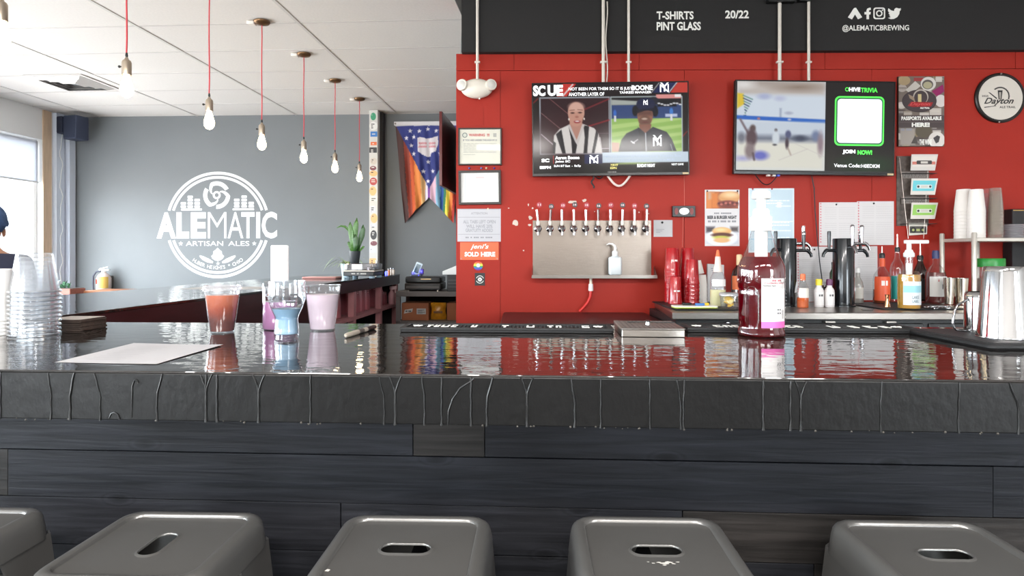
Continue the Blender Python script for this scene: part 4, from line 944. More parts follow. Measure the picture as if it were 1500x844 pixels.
def tt(s, x0, x1, y0, y1, m, bold=.012, shear=0): text('screen_text', s, s1x(x0), s1x(x1), s1z(y1), s1z(y0), m, t, -.0142, bold, shear)
tt('NOT BEEN FOR THEM SO IT IS JUST', 345, 850, 100, 130, SW); tt('ANOTHER LAYER OF', 345, 628, 140, 168, SW); tt('BOONE', 846, 1012, 88, 128, SW, .04); tt('YANKEES MANAGER', 748, 1000, 134, 154, SW)
tt('SC', 62, 160, 80, 165, SW, .05); tt('UE', 178, 300, 78, 165, SW, .05); tt('SC', 124, 186, 664, 692, SW, .05); tt('ESPN', 110, 198, 722, 744, SW, .06)
tt('Aaron Boone', 232, 426, 644, 670, SW, .04); tt('Joins SC', 232, 352, 678, 700, SW, .03); tt('SUN 8/7 East  -  8a/5p', 222, 436, 714, 736, SW)
tt("Multiple players on Yankees using 'Torpedo Bats'", 630, 1236, 640, 666, SGY, .01); tt('Team has 22 HR this season (T-most in MLB)', 630, 1180, 674, 696, SGY, .01)
tt('7:30 ET', 672, 732, 712, 728, SYL); tt('ESPN', 670, 720, 736, 752, SYL); tt('SUNDAY NIGHT', 882, 1024, 714, 740, SW, .03); tt('NEXT GAME', 1156, 1250, 712, 728, SW, 0)
for x0, x1, y0, y1, m in ((1068, 1144, 66, 146, SW), (504, 578, 640, 706, SW), (1010, 1082, 486, 574, SW), (936, 974, 206, 246, SW)):
    tt('N', x0+(x1-x0)*.02, x1-(x1-x0)*.06, y0+(y1-y0)*.22, y1, m, -.005); tt('Y', x0, x1, y0, y1-(y1-y0)*.06, m, -.005)
text('maker_word', '- -- - -- --', s1x(650), s1x(715), s1z(780), s1z(772), mat('tv_logo_gray', (150, 148, 146), .4), t, -.0175)
# cables under the left television
CBW, CBK = mat('white_cable', (228, 214, 206), .45), mat('black_cable', (20, 20, 26), .5)
MB().tube([((890+35*0-893.75+(q/10)*34)*k, .03, -(256+16*math.sin(math.pi*q/10)-189.25)*k) for q in range(11)], .008, 8).build('white_cable_loop', CBW, t, 60)
MB().tube([((868+2*math.sin(q*1.1)-893.75)*k, .02, -(256+2.4*q-189.25)*k) for q in range(9)], .006, 7).build('black_cable_end', CBK, t, 60)
MB().tube([((872+3*q-893.75)*k, .03, -(257+4*math.sin(q*.8)-189.25)*k) for q in range(9)], .004, 6).build('black_cable', CBK, t, 60)
# right television
t, k, W, Hh = tv('right television showing a sports hall beside a trivia screen', 1075.5, 1308, 119, 256.5, .016)
Z2 = 5.276
cv = Canvas(72, 76, 750, 768, 120, 124, (214, 222, 232))
cv.rect(72, 76, 750, 200, (196, 188, 182), soft=60); cv.ell(540, 125, 130, 24, (140, 122, 108), 60); cv.ell(300, 96, 160, 18, (170, 158, 150), 40); cv.ell(120, 110, 80, 30, (226, 222, 220), 40); cv.rect(72, 190, 750, 350, (212, 222, 234), soft=40)
cv.ell(280, 200, 50, 22, (176, 184, 214), 24); cv.ell(400, 214, 40, 20, (190, 196, 220), 24); cv.rect(400, 290, 414, 360, (160, 170, 190), 14); cv.ell(470, 326, 30, 12, (176, 182, 200), 12)
cv.poly([(72, 176), (120, 180), (130, 260), (72, 296)], (226, 196, 60), soft=14)
for q in range(8): cv.line(118+3*q, 194+22*q, 190-9*q, 224+18*q, 9, (62, 84, 110) if q % 2 else (110, 150, 140), soft=8)
cv.line(72, 362, 750, 388, 30, (50, 104, 196), soft=10); cv.ell(240, 372, 12, 10, (180, 120, 130), 8); cv.ell(476, 376, 14, 8, (190, 190, 220), 8)
cv.rect(72, 396, 750, 520, (204, 214, 226), soft=30); cv.rect(72, 540, 750, 768, (228, 226, 214), soft=60); cv.rect(200, 500, 720, 546, (98, 104, 122), soft=40, a=.8); cv.ell(110, 520, 30, 40, (120, 122, 134), 30)
cv.ell(120, 680, 60, 18, (170, 170, 214), 30); cv.ell(256, 656, 60, 34, (108, 112, 196), 30)
cv.line(100, 380, 158, 480, 16, (120, 104, 110), 14); cv.ell(196, 446, 22, 26, (96, 78, 76), 16); cv.ell(186, 520, 42, 70, (92, 72, 78), 24); cv.ell(176, 620, 38, 60, (140, 124, 126), 26); cv.line(200, 640, 210, 690, 14, (90, 72, 76), 14)
cv.ell(374, 460, 12, 14, (110, 104, 108), 10); cv.ell(374, 520, 28, 52, (214, 222, 230), 16); cv.ell(366, 572, 16, 8, (90, 86, 90), 8); cv.ell(468, 490, 22, 30, (90, 94, 128), 14); cv.ell(460, 560, 14, 40, (76, 62, 70), 12); cv.line(470, 600, 490, 650, 10, (176, 160, 150), 12)
cv.ell(560, 520, 50, 22, (70, 76, 96), 24); cv.ell(680, 500, 30, 40, (120, 132, 164), 26); cv.ell(716, 560, 22, 80, (150, 130, 140), 24); cv.line(400, 690, 620, 600, 5, (206, 200, 196), 8); cv.line(520, 560, 748, 660, 5, (210, 206, 200), 8)
def s2x(x): return (x/Z2+1065-1191.75)*k
def s2z(y): return -(y/Z2+105-187.75)*k
cv.sheet('screen', SCREEN, t, s2x(72), s2x(750), s2z(768), s2z(76), -.0135)
c2 = Canvas(750, 76, 1288, 780, 40, 50, (38, 34, 34)); c2.rect(750, 640, 1288, 780, (46, 44, 38), soft=120); c2.ell(1080, 730, 180, 60, (36, 62, 36), 90)
c2.sheet('side_screen', SCREEN, t, s2x(750), s2x(1283), s2z(768), s2z(76), -.0135)
def rr2(x0, x1, y0, y1, r): return rrect(s2x(x0), s2z(y1), s2x(x1), s2z(y0), r*k, 6)
MB().flat(rr2(822, 1200, 190, 572, 7), -.0136, .0002).build('green_frame', SG, t)
MB().flat(rr2(833, 1190, 202, 560, 6), -.0138, .0002).build('dark_frame', glow('screen_dark_green', (20, 74, 40)), t)
MB().flat(rr2(843, 1182, 212, 550, 5), -.0140, .0002).build('white_square', glow('screen_cool_white', (206, 218, 228)), t)
def t2(s, x0, x1, y0, y1, m, bold=.015, shear=0): text('screen_text', s, s2x(x0), s2x(x1), s2z(y1), s2z(y0), m, t, -.0146, bold, shear)
t2('O', 898, 928, 122, 154, SG, .02); t2('HIVE', 928, 1014, 122, 154, SW, .04); t2('TRIVIA', 1018, 1146, 124, 160, SG, .03); t2('JOIN', 886, 984, 602, 638, SW, .06); t2('NOW!', 1000, 1112, 604, 640, SG, .06)
t2('Venue Code:', 822, 1026, 710, 738, SW, .01); t2('H0EDKM', 1032, 1170, 712, 740, SW, .012)
MB().tube([((1110+34*q/10-1191.75)*k, .03, -(256+15*math.sin(math.pi*q/10)-187.75)*k) for q in range(11)], .0035, 6).build('dark_cable_loop', CBK, t, 60)
pts = [((x-1191.75)*k, .05, -(y-187.75)*k) for x, y in ((1195, 256), (1199, 275), (1201, 310), (1205, 350), (1209, 385), (1213, 412), (1215, 446))]
MB().tube(pts, .0035, 6).build('hanging_cable', CBK, t, 60)
for x in (1128, 1136, 1142): MB().box((x-2-1191.75)*k, (x+2-1191.75)*k, .0, .03, -(259-187.75)*k, -(255-187.75)*k).build('plug', CBW if x != 1142 else mat('blue_plug', (50, 80, 200), .4), t)
# ---------------- framed notices, left strip
def framed(lab, px0, px1, py0, py1, bpx, roll=0.0):
    cx, cy = (px0+px1)/2, (py0+py1)/2; t, k = WT('framed_notice', lab, 'framed notice', cx, cy, 0, None, roll); W, Hh, b = (px1-px0)/2*k, (py1-py0)/2*k, bpx*k
    FR = mat('dark_frame_wood', (44, 36, 32), .4)
    for nm, q in (('frame_top', (-W, W, Hh-b, Hh)), ('frame_bottom', (-W, W, -Hh, -Hh+b)), ('frame_left', (-W, -W+b, -Hh+b, Hh-b)), ('frame_right', (W-b, W, -Hh+b, Hh-b))):
        MB().box(q[0], q[1], -.022, 0, q[2], q[3]).build(nm, FR, t, bevel=.002)
    return t, k, W, Hh, b
t, k, W, Hh, b = framed('framed cream warning notice, upper of the two dark frames', 671.5, 735, 188, 242.5, 2)
cv = Canvas(0, 0, 63, 54, 190, 163, (222, 220, 206))
cv.ell(8, 9, 4, 4, (120, 130, 126)); cv.ell(8, 9, 2.8, 2.8, (210, 212, 200)); cv.rect(52, 6, 57, 12, (150, 150, 146), a=.6); cv.lines(6, 21, 57, 37, 8, .7, (130, 132, 130), .6); cv.lines(6, 38, 24, 41, 1, .7, (130, 132, 130), .6)
cv.sheet('paper', PRINT, t, -W+b, W-b, -Hh+b, Hh-b, -.010)
PK = mat('pink_print', (206, 120, 116), .7)
text('heading', 'WARNING  !!!', -.52*W, .44*W, .55*Hh, .70*Hh, PK, t, -.0108, .05)
text('notice_line', 'IF YOU ARE UNDER THE AGE OF 21', -.78*W, .78*W, .30*Hh, .40*Hh, GREYINK, t, -.0108, .03)
MB().box(-W+b, W-b, -.0125, -.0118, -Hh+b, Hh-b).build('glass', clear('frame_glass', (254, 254, 254), .02, .003, .05), t)
t, k, W, Hh, b = framed('framed white sheet in a thick black frame, lower of the two frames', 672, 734, 250, 300, 3.4, -.012)
cv = Canvas(0, 0, 55, 43, 110, 86, (226, 225, 222)); cv.rect(6, 3, 7, 40, (206, 212, 214)); cv.lines(12, 13, 42, 26, 3, .7, (216, 206, 206), .7); cv.rect(22, 6, 34, 8, (216, 200, 200))
cv.sheet('paper', PRINT, t, -W+b, W-b, -Hh+b, Hh-b, -.010)
MB().box(-W+b, W-b, -.0125, -.0118, -Hh+b, Hh-b).build('glass', MC['frame_glass'], t)
for px, rgb, nm in ((687.5, (90, 110, 190), 'blue push pin left under the warning notice'), (705, (110, 130, 200), 'pale blue push pin second under the warning notice'), (712.5, (230, 214, 170), 'cream push pin under the warning notice'), (724, (70, 50, 150), 'violet push pin rightmost under the warning notice')):
    t, k = WT('push_pin', nm, 'push pin', px, 246.5)
    MB().lathe([(.007, 0), (.006, .004), (.004, .006), (.0055, .015), (.004, .018), (.0005, .019)], seg=12).rot(math.pi/2, 'X').build('head', mat('pin_%d' % int(px), rgb, .3), t, 40)
    MB().tube([(0, 0, 0), (0, .003, 0)], .0008, 5).build('point', STEEL, t)
# laminated tab notice
t, k = WT('notice_sheet', 'laminated white notice about open tabs, gray capital letters', 'notice', 702, 330)
MB().box(-32*k, 31.5*k, -.0012, 0, -24*k, 24*k).build('sheet', mat('laminated_paper', (188, 187, 192), .3), t)
for y in (306.8, 318.5, 343.5): MB().box(-31*k, 30*k, -.0016, -.0012, -(y-330)*k, -(y-330-.5)*k).build('rule', GREYINK, t)
for s, x0, x1, y0, y1 in (('ATTENTION', 690, 714, 311, 314.3), ('ALL TABS LEFT OPEN', 678.5, 726, 322.5, 327.5), ('WILL HAVE 20%', 683, 721.5, 329, 334), ('GRATUITY ADDED', 682, 722, 335, 340)):
    text('notice_text', s, (x0-702)*k, (x1-702)*k, -(y1-330)*k, -(y0-330)*k, mat('notice_gray', (150, 150, 156), .6), t, -.0018, .02)
text('notice_text', '-- - --- -- ----', (682-702)*k, (721-702)*k, -(349-330)*k, -(347-330)*k, GREYINK, t, -.0018, 0)
MB().sphere((13*k, -.003, 24*k), .006, 10, 6).build('pin', mat('cream_pin', (236, 224, 190), .3), t, 40)
# orange sign
t, k = WT('ice_cream_sign', 'orange sign reading SOLD HERE in white', 'sign', 702, 368)
MB().rbox(-28*k, 28.5*k, -.003, 0, -13*k, 13*k, .004, axis='y').build('plate', mat('orange_sign', (232, 100, 58), .4), t, 40)
text('script_word', "jeni's", (689-702)*k, (716-702)*k, -(366.5-368)*k, -(357.5-368)*k, LETTER, t, -.0035, .02, .3)
text('sign_word', 'SOLD', (680.5-702)*k, (701.5-702)*k, -(376-368)*k, -(369-368)*k, LETTER, t, -.0035, .05)
text('sign_word', 'HERE', (704.5-702)*k, (725.5-702)*k, -(376-368)*k, -(369-368)*k, LETTER, t, -.0035, .05)
for sx in (-1, 1): MB().lathe([(.004, 0), (.004, .002)], seg=10).rot(math.pi/2, 'X').move((sx*26.5*k, -.0045, -11*k)).build('tack', STEEL, t)
# round rainbow button and small black sticker
t, k = WT('button_badge', 'round rainbow button badge below the orange sign', 'badge', 700.5, 389.5)
cols = [(210, 60, 50), (236, 150, 60), (240, 220, 80), (70, 160, 90), (60, 100, 190), (110, 60, 150)]; r = 6.7*k
for q in range(6):
    z1, z0 = r*(1-q/3), r*(1-(q+1)/3); pts = []
    for z in np.linspace(z0, z1, 6): pts.append((math.sqrt(max(0, r*r-z*z)), z))
    pts = pts+[(-x, z) for x, z in reversed(pts)]
    MB().flat([p for i, p in enumerate(pts) if i == 0 or abs(p[0]-pts[i-1][0])+abs(p[1]-pts[i-1][1]) > 1e-6], 0, .004).build('stripe', mat('badge_stripe_%d' % q, cols[q], .3), t)
MB().flat(circle(0, .1*r, .42*r), -.004, .0005).build('center_face', mat('badge_center', (222, 226, 224), .3), t)
t, k = WT('square_sticker', 'small black square sticker with a white flower ring', 'sticker', 703, 409.5)
MB().box(-7.5*k, 7.5*k, -.001, 0, -9*k, 9.5*k).build('backing', mat('sticker_black', (34, 34, 36), .4), t)
m = MB().arc(0, 0, 5*k, 5.8*k, 20, 160, -.001, .0004, 12).arc(0, 0, 5*k, 5.8*k, 200, 340, -.001, .0004, 12)
for q in range(6): m.flat(circle(2*k*math.cos(q*1.047), 2*k*math.sin(q*1.047), 1.3*k, n=8), -.001, .0004+q*.00002)
m.build('flower', LETTER, t)
# bottle opener box, note, posters and price sheets
t, k = WT('wall_switch_box', 'black wall box with a silver oval face', 'wall box', 1000.5, 310)
MB().rbox(-16.5*k, 16.5*k, -.03, 0, -8*k, 8*k, .004, axis='y').build('case', BLACK, t, 40)
MB().flat(circle(0, 0, 7*k, 4.8*k), -.03, .004).build('oval_face', mat('silver_oval', (200, 198, 194), .3, .5), t, 40)
for sg in (-1, 1):
    m = MB().flat(circle(sg*11*k, 0, 2.6*k, 5*k), -.03, .0015); m.build('red_inset', mat('red_inset', (120, 24, 20), .4), t)
MB().tube([(2*k, -.002, 8*k), (1.5*k, -.002, 52*k)], .0015, 5).build('cord_up', mat('reddish_cord', (206, 110, 96), .6), t)
MB().tube([(0*k, -.002, -8*k), (-1*k, -.002, -52*k)], .0015, 5).build('cord_down', MC['reddish_cord'], t)
t, k = WT('note_card', 'small white card pinned right of the beer taps', 'note', 971, 334.5)
MB().box(-13.5*k, 14*k, -.001, 0, -12.5*k, 12*k).build('card', PAPER, t)
MB().sphere((-1*k, -.004, 8.5*k), .008, 10, 6).build('pin', BLACK, t, 40)
m = MB()
for q in range(3): m.box(-10*k, (2-q*3)*k, -.0014, -.001, (-2-q*2.2)*k, (-1.4-q*2.2)*k)
m.build('writing', GREYINK, t)
t, k = WT('burger_poster', 'white beer and burger night poster with two burger photos', 'poster', 1058, 319.5)
cv = Canvas(0, 0, 51, 82, 154, 247, (216, 213, 214))
cv.rect(2, 3, 49, 28, (150, 84, 58)); cv.rect(2, 3, 10, 28, (210, 130, 70)); cv.rect(5, 3, 14, 14, (190, 160, 140), soft=4); cv.rect(9, 4, 20, 28, (206, 120, 56), soft=5); cv.ell(36, 11, 16, 8.5, (206, 150, 96), 2); cv.ell(38, 7.5, 11, 4, (232, 196, 150), 5); cv.ell(34, 21, 15, 5.5, (120, 58, 48), 2)
for q in range(9): cv.ell(21+3.3*q, 20+1.5*math.sin(q*2), 2, 1.6, (176, 96, 84) if q % 2 else (96, 44, 40), 1)
cv.rect(2, 27.5, 49, 54, (216, 213, 214)); cv.rect(2, 54, 49, 79, (206, 208, 216)); cv.rect(2, 54, 14, 62, (70, 64, 70), soft=4); cv.rect(38, 54, 49, 61, (84, 76, 76), soft=4); cv.ell(25, 70, 23, 12, (232, 234, 240), 2)
cv.ell(25, 60.5, 14, 6, (222, 170, 110), 1.5); cv.ell(23, 58.5, 9, 2.6, (240, 206, 150), 3); cv.ell(25, 66, 15.5, 3.4, (92, 52, 40), 1.5); cv.ell(24, 69.5, 12, 2.6, (190, 190, 80), 2); cv.ell(25, 73.5, 12, 3.6, (226, 178, 124), 1.5)
cv.sheet('print', PRINT, t, -25.5*k, 25*k, -41*k, 41.5*k, -.0015); MB().box(-25.5*k, 25*k, -.0012, 0, -41*k, 41.5*k).build('sheet', PAPER, t)
text('poster_text', '--- ------', (1046-1058)*k, (1071-1058)*k, -(313.5-319.5)*k, -(311.5-319.5)*k, GREYINK, t, -.002)
text('poster_text', 'BEER & BURGER NIGHT', (1036-1058)*k, (1079-1058)*k, -(321-319.5)*k, -(316-319.5)*k, INK, t, -.002, .05)
text('poster_text', '-- --- - ---- -- ---', (1037-1058)*k, (1078-1058)*k, -(325.8-319.5)*k, -(323-319.5)*k, GREYINK, t, -.002)
for x in (-22, 22): MB().sphere((x*k, -.003, 39.5*k), .006, 8, 6).build('pin', BLACK, t, 40)
t, k = WT('blue_poster', 'pale blue poster behind the syrup jug pump', 'poster', 1129.5, 323)
cv = Canvas(0, 0, 67, 94, 100, 141, (196, 210, 216)); cv.rect(2, 2, 65, 92, (172, 192, 204)); R = random.Random(4)
for y, x0, x1 in ((18, 10, 60), (22, 14, 50), (26, 40, 62), (34, 8, 30), (50, 6, 60), (54, 30, 60), (62, 34, 62), (72, 10, 60)):
    cv.lines(x0, y-1, x1, y+1, 1, 1.4, (222, 230, 234), .9, y)
cv.rect(42, 20, 48, 28, (214, 222, 228)); cv.rect(2, 48, 65, 49, (216, 226, 230)); cv.rect(2, 74, 65, 75, (120, 170, 196))
cv.sheet('print', GLOSSPRINT, t, -33*k, 33.5*k, -47*k, 47*k, -.0015); MB().box(-33*k, 33.5*k, -.0012, 0, -47*k, 47*k).build('sheet', PAPER, t)
for x in (-27, 1): MB().sphere((x*k, -.003, 46*k), .006, 8, 6).build('pin', mat('red_pin', (150, 40, 50), .3), t, 40)
def pricesheet(lab, px0, px1, py0, py1, seed, dots=True):
    cx, cy = (px0+px1)/2, (py0+py1)/2; t, k = WT('price_sheet', lab, 'sheet', cx, cy, 0, 'white price sheets pinned to the red wall', random.Random(seed).uniform(-.012, .012)); W, Hh = (px1-px0)/2*k, (py1-py0)/2*k
    cv = Canvas(0, 0, px1-px0, py1-py0, int((px1-px0)*2), int((py1-py0)*2), (210, 206, 206))
    hy = (py1-py0)
    for a, b in ((.1, .4), (.46, .9)):
        cv.lines(8, hy*a, (px1-px0)*.46, hy*b, int(hy*(b-a)/3), .6, (176, 172, 174), .5, seed); cv.lines((px1-px0)*.52, hy*a, (px1-px0)*.95, hy*b, int(hy*(b-a)/3), .6, (176, 172, 174), .5, seed+1)
    if dots:
        for q in range(int(hy/4)): cv.ell(2.2, 2+4*q, .8, 1, (206, 90, 100), .8)
    cv.sheet('print', PRINT, t, -W, W, -Hh, Hh, -.0015-.0004*(seed % 3)); MB().box(-W, W, -.0012, 0, -Hh, Hh).build('sheet', PAPER, t)
    MB().sphere((-W*.1, -.004, Hh*.9), .006, 8, 6).build('pin', BLACK, t, 40)
pricesheet('white price sheet pinned above the right beer tower, left of two', 1200, 1255, 296.5, 360, 11); pricesheet('white price sheet pinned above the right beer tower, right of two', 1255.5, 1309, 295, 359, 12)
pricesheet('lower white price sheet seen between the two beer towers', 1167, 1224, 361.5, 442, 13); pricesheet('lower white price sheet right of the right beer tower', 1225, 1285, 361, 440, 14, False)
# passport poster on canvas
t, k = WT('passport_poster', 'collage poster reading PASSPORTS AVAILABLE HERE', 'poster', 1347, 164)
W, Hh = 33*k, 51*k
MB().box(-W, W, -.02, 0, -Hh, Hh).build('board', mat('poster_board_edge', (52, 46, 42), .6), t)
cv = Canvas(0, 0, 66, 102, 198, 306, (112, 100, 92)); R = random.Random(21)
for q in range(46):
    x, y = R.uniform(0, 66), R.choice((R.uniform(0, 56), R.uniform(74, 102))); g = R.choice(((150, 138, 126), (84, 74, 70), (168, 158, 150), (128, 112, 84), (100, 92, 90), (190, 182, 174)))
    if R.random() < .5: cv.ell(x, y, R.uniform(3, 9), R.uniform(3, 7), g)
    else: cv.rect(x-R.uniform(3, 9), y-R.uniform(2, 6), x+R.uniform(3, 9), y+R.uniform(2, 6), g)
    if R.random() < .6: cv.lines(x-6, y-1.5, x+6, y+1.5, 2, .8, R.choice(((60, 54, 52), (210, 204, 196))), .7, q)
cv.ell(8, 6, 9, 7, (160, 140, 108)); cv.rect(22, 2, 36, 7, (150, 60, 60)); cv.ell(43, 11, 11, 10, (206, 202, 196)); cv.ell(42, 12, 8, 7, (90, 86, 82)); cv.ell(42, 13, 6.4, 5, (166, 160, 130)); cv.poly([(48, 22), (64, 12), (66, 22), (56, 30)], (140, 34, 92)); cv.ell(61, 36, 8, 9, (206, 200, 196)); cv.poly([(10, 20), (24, 7), (32, 14), (18, 26)], (190, 184, 176))
cv.ell(30, 36, 25, 16.5, (52, 44, 46)); cv.ell(30, 36, 24, 15.5, (66, 56, 58)); cv.poly([(22, 37), (26, 24), (30, 23), (34, 26), (33, 38)], (190, 176, 140)); cv.ell(32, 30, 11, 11, (180, 170, 160)); cv.ell(32, 31, 9.6, 10, (66, 56, 58)); cv.rect(28, 26, 33, 38, (196, 180, 132)); cv.poly([(14, 26), (22, 30), (24, 37), (16, 32)], (150, 130, 110))
cv.poly([(13, 43), (18, 37), (50, 38), (47, 44), (20, 45)], (150, 38, 42)); cv.rect(0, 57, 66, 75, (72, 62, 62)); cv.rect(0, 66.5, 66, 67.2, (96, 84, 84)); cv.ell(36, 80, 12, 10, (88, 80, 66)); cv.ell(55, 93, 12, 12, (216, 210, 204)); cv.poly([(50, 90), (56, 86), (60, 88), (58, 96), (54, 98)], (60, 56, 58)); cv.rect(2, 76, 24, 100, (156, 148, 140), soft=3); cv.poly([(18, 98), (24, 86), (28, 98)], (70, 64, 60))
cv.sheet('print', GLOSSPRINT, t, -W, W, -Hh, Hh, -.0205)
def pt(s, x0, x1, y0, y1, m, b=.04, sh=0): text('poster_text', s, -W+x0*k, -W+x1*k, Hh-y1*k, Hh-y0*k, m, t, -.021, b, sh)
pt('PASSPORTS AVAILABLE', 4, 62, 58.5, 64, LETTER); pt('HERE!', 19, 45, 67.5, 74, LETTER, .05); pt('Dayton', 16, 46, 38, 44, mat('poster_red_text', (196, 60, 60), .5), .03, .4); pt('ALE TRAIL', 31, 45, 45, 47.5, LETTER); pt('-- ---', 3, 19, 76, 79.5, GREYINK); pt('THE WINE', 30, 48, 92, 100, LETTER)
# round sign
t, k = WT('round_sign', 'round white ale trail sign with a black rim', 'sign', 1463.5, 144)
MB().lathe([(36.5*k, 0), (36.5*k, .012), (35*k, .018), (32.5*k, .018), (32*k, .013)], seg=48, cap1=False).rot(math.pi/2, 'X').build('rim', mat('sign_rim_black', (24, 20, 19), .35), t, 40)
MB().lathe([(32.5*k, .012), (32.3*k, .0135)], seg=48).rot(math.pi/2, 'X').build('face', mat('sign_face', (216, 210, 200), .25), t, 40)
BI = mat('sign_black_ink', (34, 32, 32), .5)
def sg_(x): return (x/6.49+1300-1463.5)*k
def sz_(y): return -(y/6.49+100-144)*k
text('script_word', 'Dayton', sg_(905), sg_(1185), sz_(360), sz_(285), BI, t, -.0145, .02, .45)
text('small_word', 'ALE TRAIL', sg_(1050), sg_(1203), sz_(384), sz_(364), BI, t, -.0145, .02); text('small_word', '2025', sg_(884), sg_(946), sz_(276), sz_(260), BI, t, -.0145, .02)
m = MB().arc(sg_(1058), sz_(270), 76/6.49*k, 86/6.49*k, -20, 130, -.0137, .0006, 30)
for q in range(19):
    a = math.radians(-20+150*q/18); r = 88/6.49*k; x, z = sg_(1058)+r*math.cos(a), sz_(270)+r*math.sin(a); m.flat(circle(x, z, .5*k, n=6), -.0137, .0006)
m.build('gear_arc', BI, t)
MB().flat([(sg_(1042), sz_(300)), (sg_(1070), sz_(300)), (sg_(1080), sz_(215)), (sg_(1034), sz_(215))], -.0137, .0005).build('glass_mark', BI, t)
MB().flat([(sg_(1050), sz_(295)), (sg_(1062), sz_(295)), (sg_(1066), sz_(232)), (sg_(1046), sz_(232))], -.0142, .0003).build('glass_mark_inside', mat('sign_gray', (170, 164, 156), .5), t)
MB().flat([(sg_(945), sz_(232)), (sg_(962), sz_(236)), (sg_(1030), sz_(290)), (sg_(1022), sz_(298))], -.0137, .0005).flat([(sg_(905), sz_(372)), (sg_(1020), sz_(360)), (sg_(1020), sz_(364)), (sg_(910), sz_(380))], -.0137, .0006).build('swoosh', BI, t)
for dx, dy in ((0, -35), (-3, 35.5)): MB().lathe([(.007, 0), (.005, .006), (.0005, .007)], seg=10).rot(math.pi/2, 'X').move((dx*k, -.018, -dy*k)).build('screw', STEEL, t)
# card rack with cassette cards
t, k = WT('card_rack', 'narrow wire card rack hanging right of the right television', 'card rack', 1332, 282)
MB().box(-19*k, 27*k, -.008, 0, -49*k, 53*k).build('back_board', mat('rack_back', (86, 76, 70), .6, var=.4, vscale=40), t)
for x0, x1 in ((-18, -8), (24, 14)): MB().tube([(x0*k, -.03, 50*k), (x1*k, -.05, -68*k)], .0014, 5).build('wire', mat('rack_wire', (190, 176, 166), .3, .6), t)
for z in (27, -9, -46): MB().box(-14*k, 33*k, -.055, -.008, z*k-.003, z*k).build('pocket', mat('rack_pocket', (50, 44, 42), .5), t)
def cassette(lab, z, body, lbl, ink, stripe=None, y=-.055):
    c, kk = WT('cassette_card', lab, 'card', 1345, 282, 0, 'cassette cards in the rack'); c.location = t.matrix_basis @ Vector((13*k, y, z*k))
    pts = [(-18.5*k, -11.5*k), (16.5*k, -11.5*k), (21*k, 12*k), (-17*k, 12*k)]
    MB().flat(pts, 0, .0015).build('card', mat(lab.split()[0]+'_card', body, .45), c)
    MB().flat([(-16*k, -6*k), (15*k, -6*k), (18.5*k, 9*k), (-14.5*k, 9*k)], -.0015, .0005).build('printed_label', mat(lab.split()[0]+'_label', lbl, .45), c)
    if stripe: MB().box(-16*k, 17*k, -.0026, -.002, -.5*k, 1.2*k).box(-16*k, 17*k, -.0026, -.002, -2.6*k, -1*k).build('stripe', mat('card_stripe', stripe, .5), c)
    MB().flat(rrect(-10*k, -2.6*k, 12*k, 3*k, 1.5*k), -.0026, .0005).build('window', mat(lab.split()[0]+'_window', ink, .4), c)
    for x in (-7.5, 9.5): MB().flat(circle(x*k, .2*k, 1.7*k, n=10), -.0031, .0004).build('reel_hole', mat('reel_dark', (50, 46, 46), .5), c)
    MB().box(-4*k, 6*k, -.0036, -.0031, -1.3*k, 1.7*k).build('tape_window', mat('tape_window', (200, 196, 186), .4), c)
cassette('white cassette card with a red stripe, top of the rack', 42, (206, 200, 194), (214, 208, 200), (62, 54, 52), (196, 84, 56)); cassette('blue cassette card in the middle of the rack', 7, (214, 208, 200), (104, 196, 206), (206, 214, 212)); cassette('green cassette card at the bottom of the rack', -28, (212, 206, 198), (146, 196, 92), (206, 210, 198))
for z, sd in ((25, 1), (-12, 2)):
    cv = Canvas(0, 0, 40, 10, 80, 20, (120, 110, 104)); cv.lines(2, 1, 38, 9, 3, 2, (60, 54, 52), .8, sd); cv.lines(2, 1, 38, 9, 3, 1, (190, 184, 176), .6, sd+5)
    cv.sheet('leaflet', PRINT, t, -14*k, 26*k, (z-5)*k, (z+5)*k, -.02)
c, kk = WT('boombox_card', 'small card with a boombox picture hanging under the card rack', 'card', 1344.5, 335, .03)
MB().flat([(-13*k, -10*k), (13*k, -8*k), (13.5*k, 8*k), (-13.5*k, 8*k)], 0, .0015).build('card', mat('boombox_card', (214, 208, 196), .5), c)
MB().flat(rrect(-12*k, -6.5*k, 12*k, 3.5*k, 1.5*k), -.0015, .0004).build('body', mat('boombox_gray', (70, 66, 62), .5), c)
for x in (-7, 7): MB().flat(circle(x*k, -2*k, 4.4*k, n=16), -.002, .0004).build('speaker', mat('boombox_dark', (30, 28, 28), .5), c); MB().flat(circle(x*k, -2*k, 1.8*k, n=12), -.0026, .0004).build('cone', mat('boombox_olive', (170, 176, 110), .5), c)
MB().flat(rrect(-2.6*k, -3.6*k, 2.6*k, -.4*k, .6*k), -.0026, .0004).build('display', MC['boombox_olive'], c)
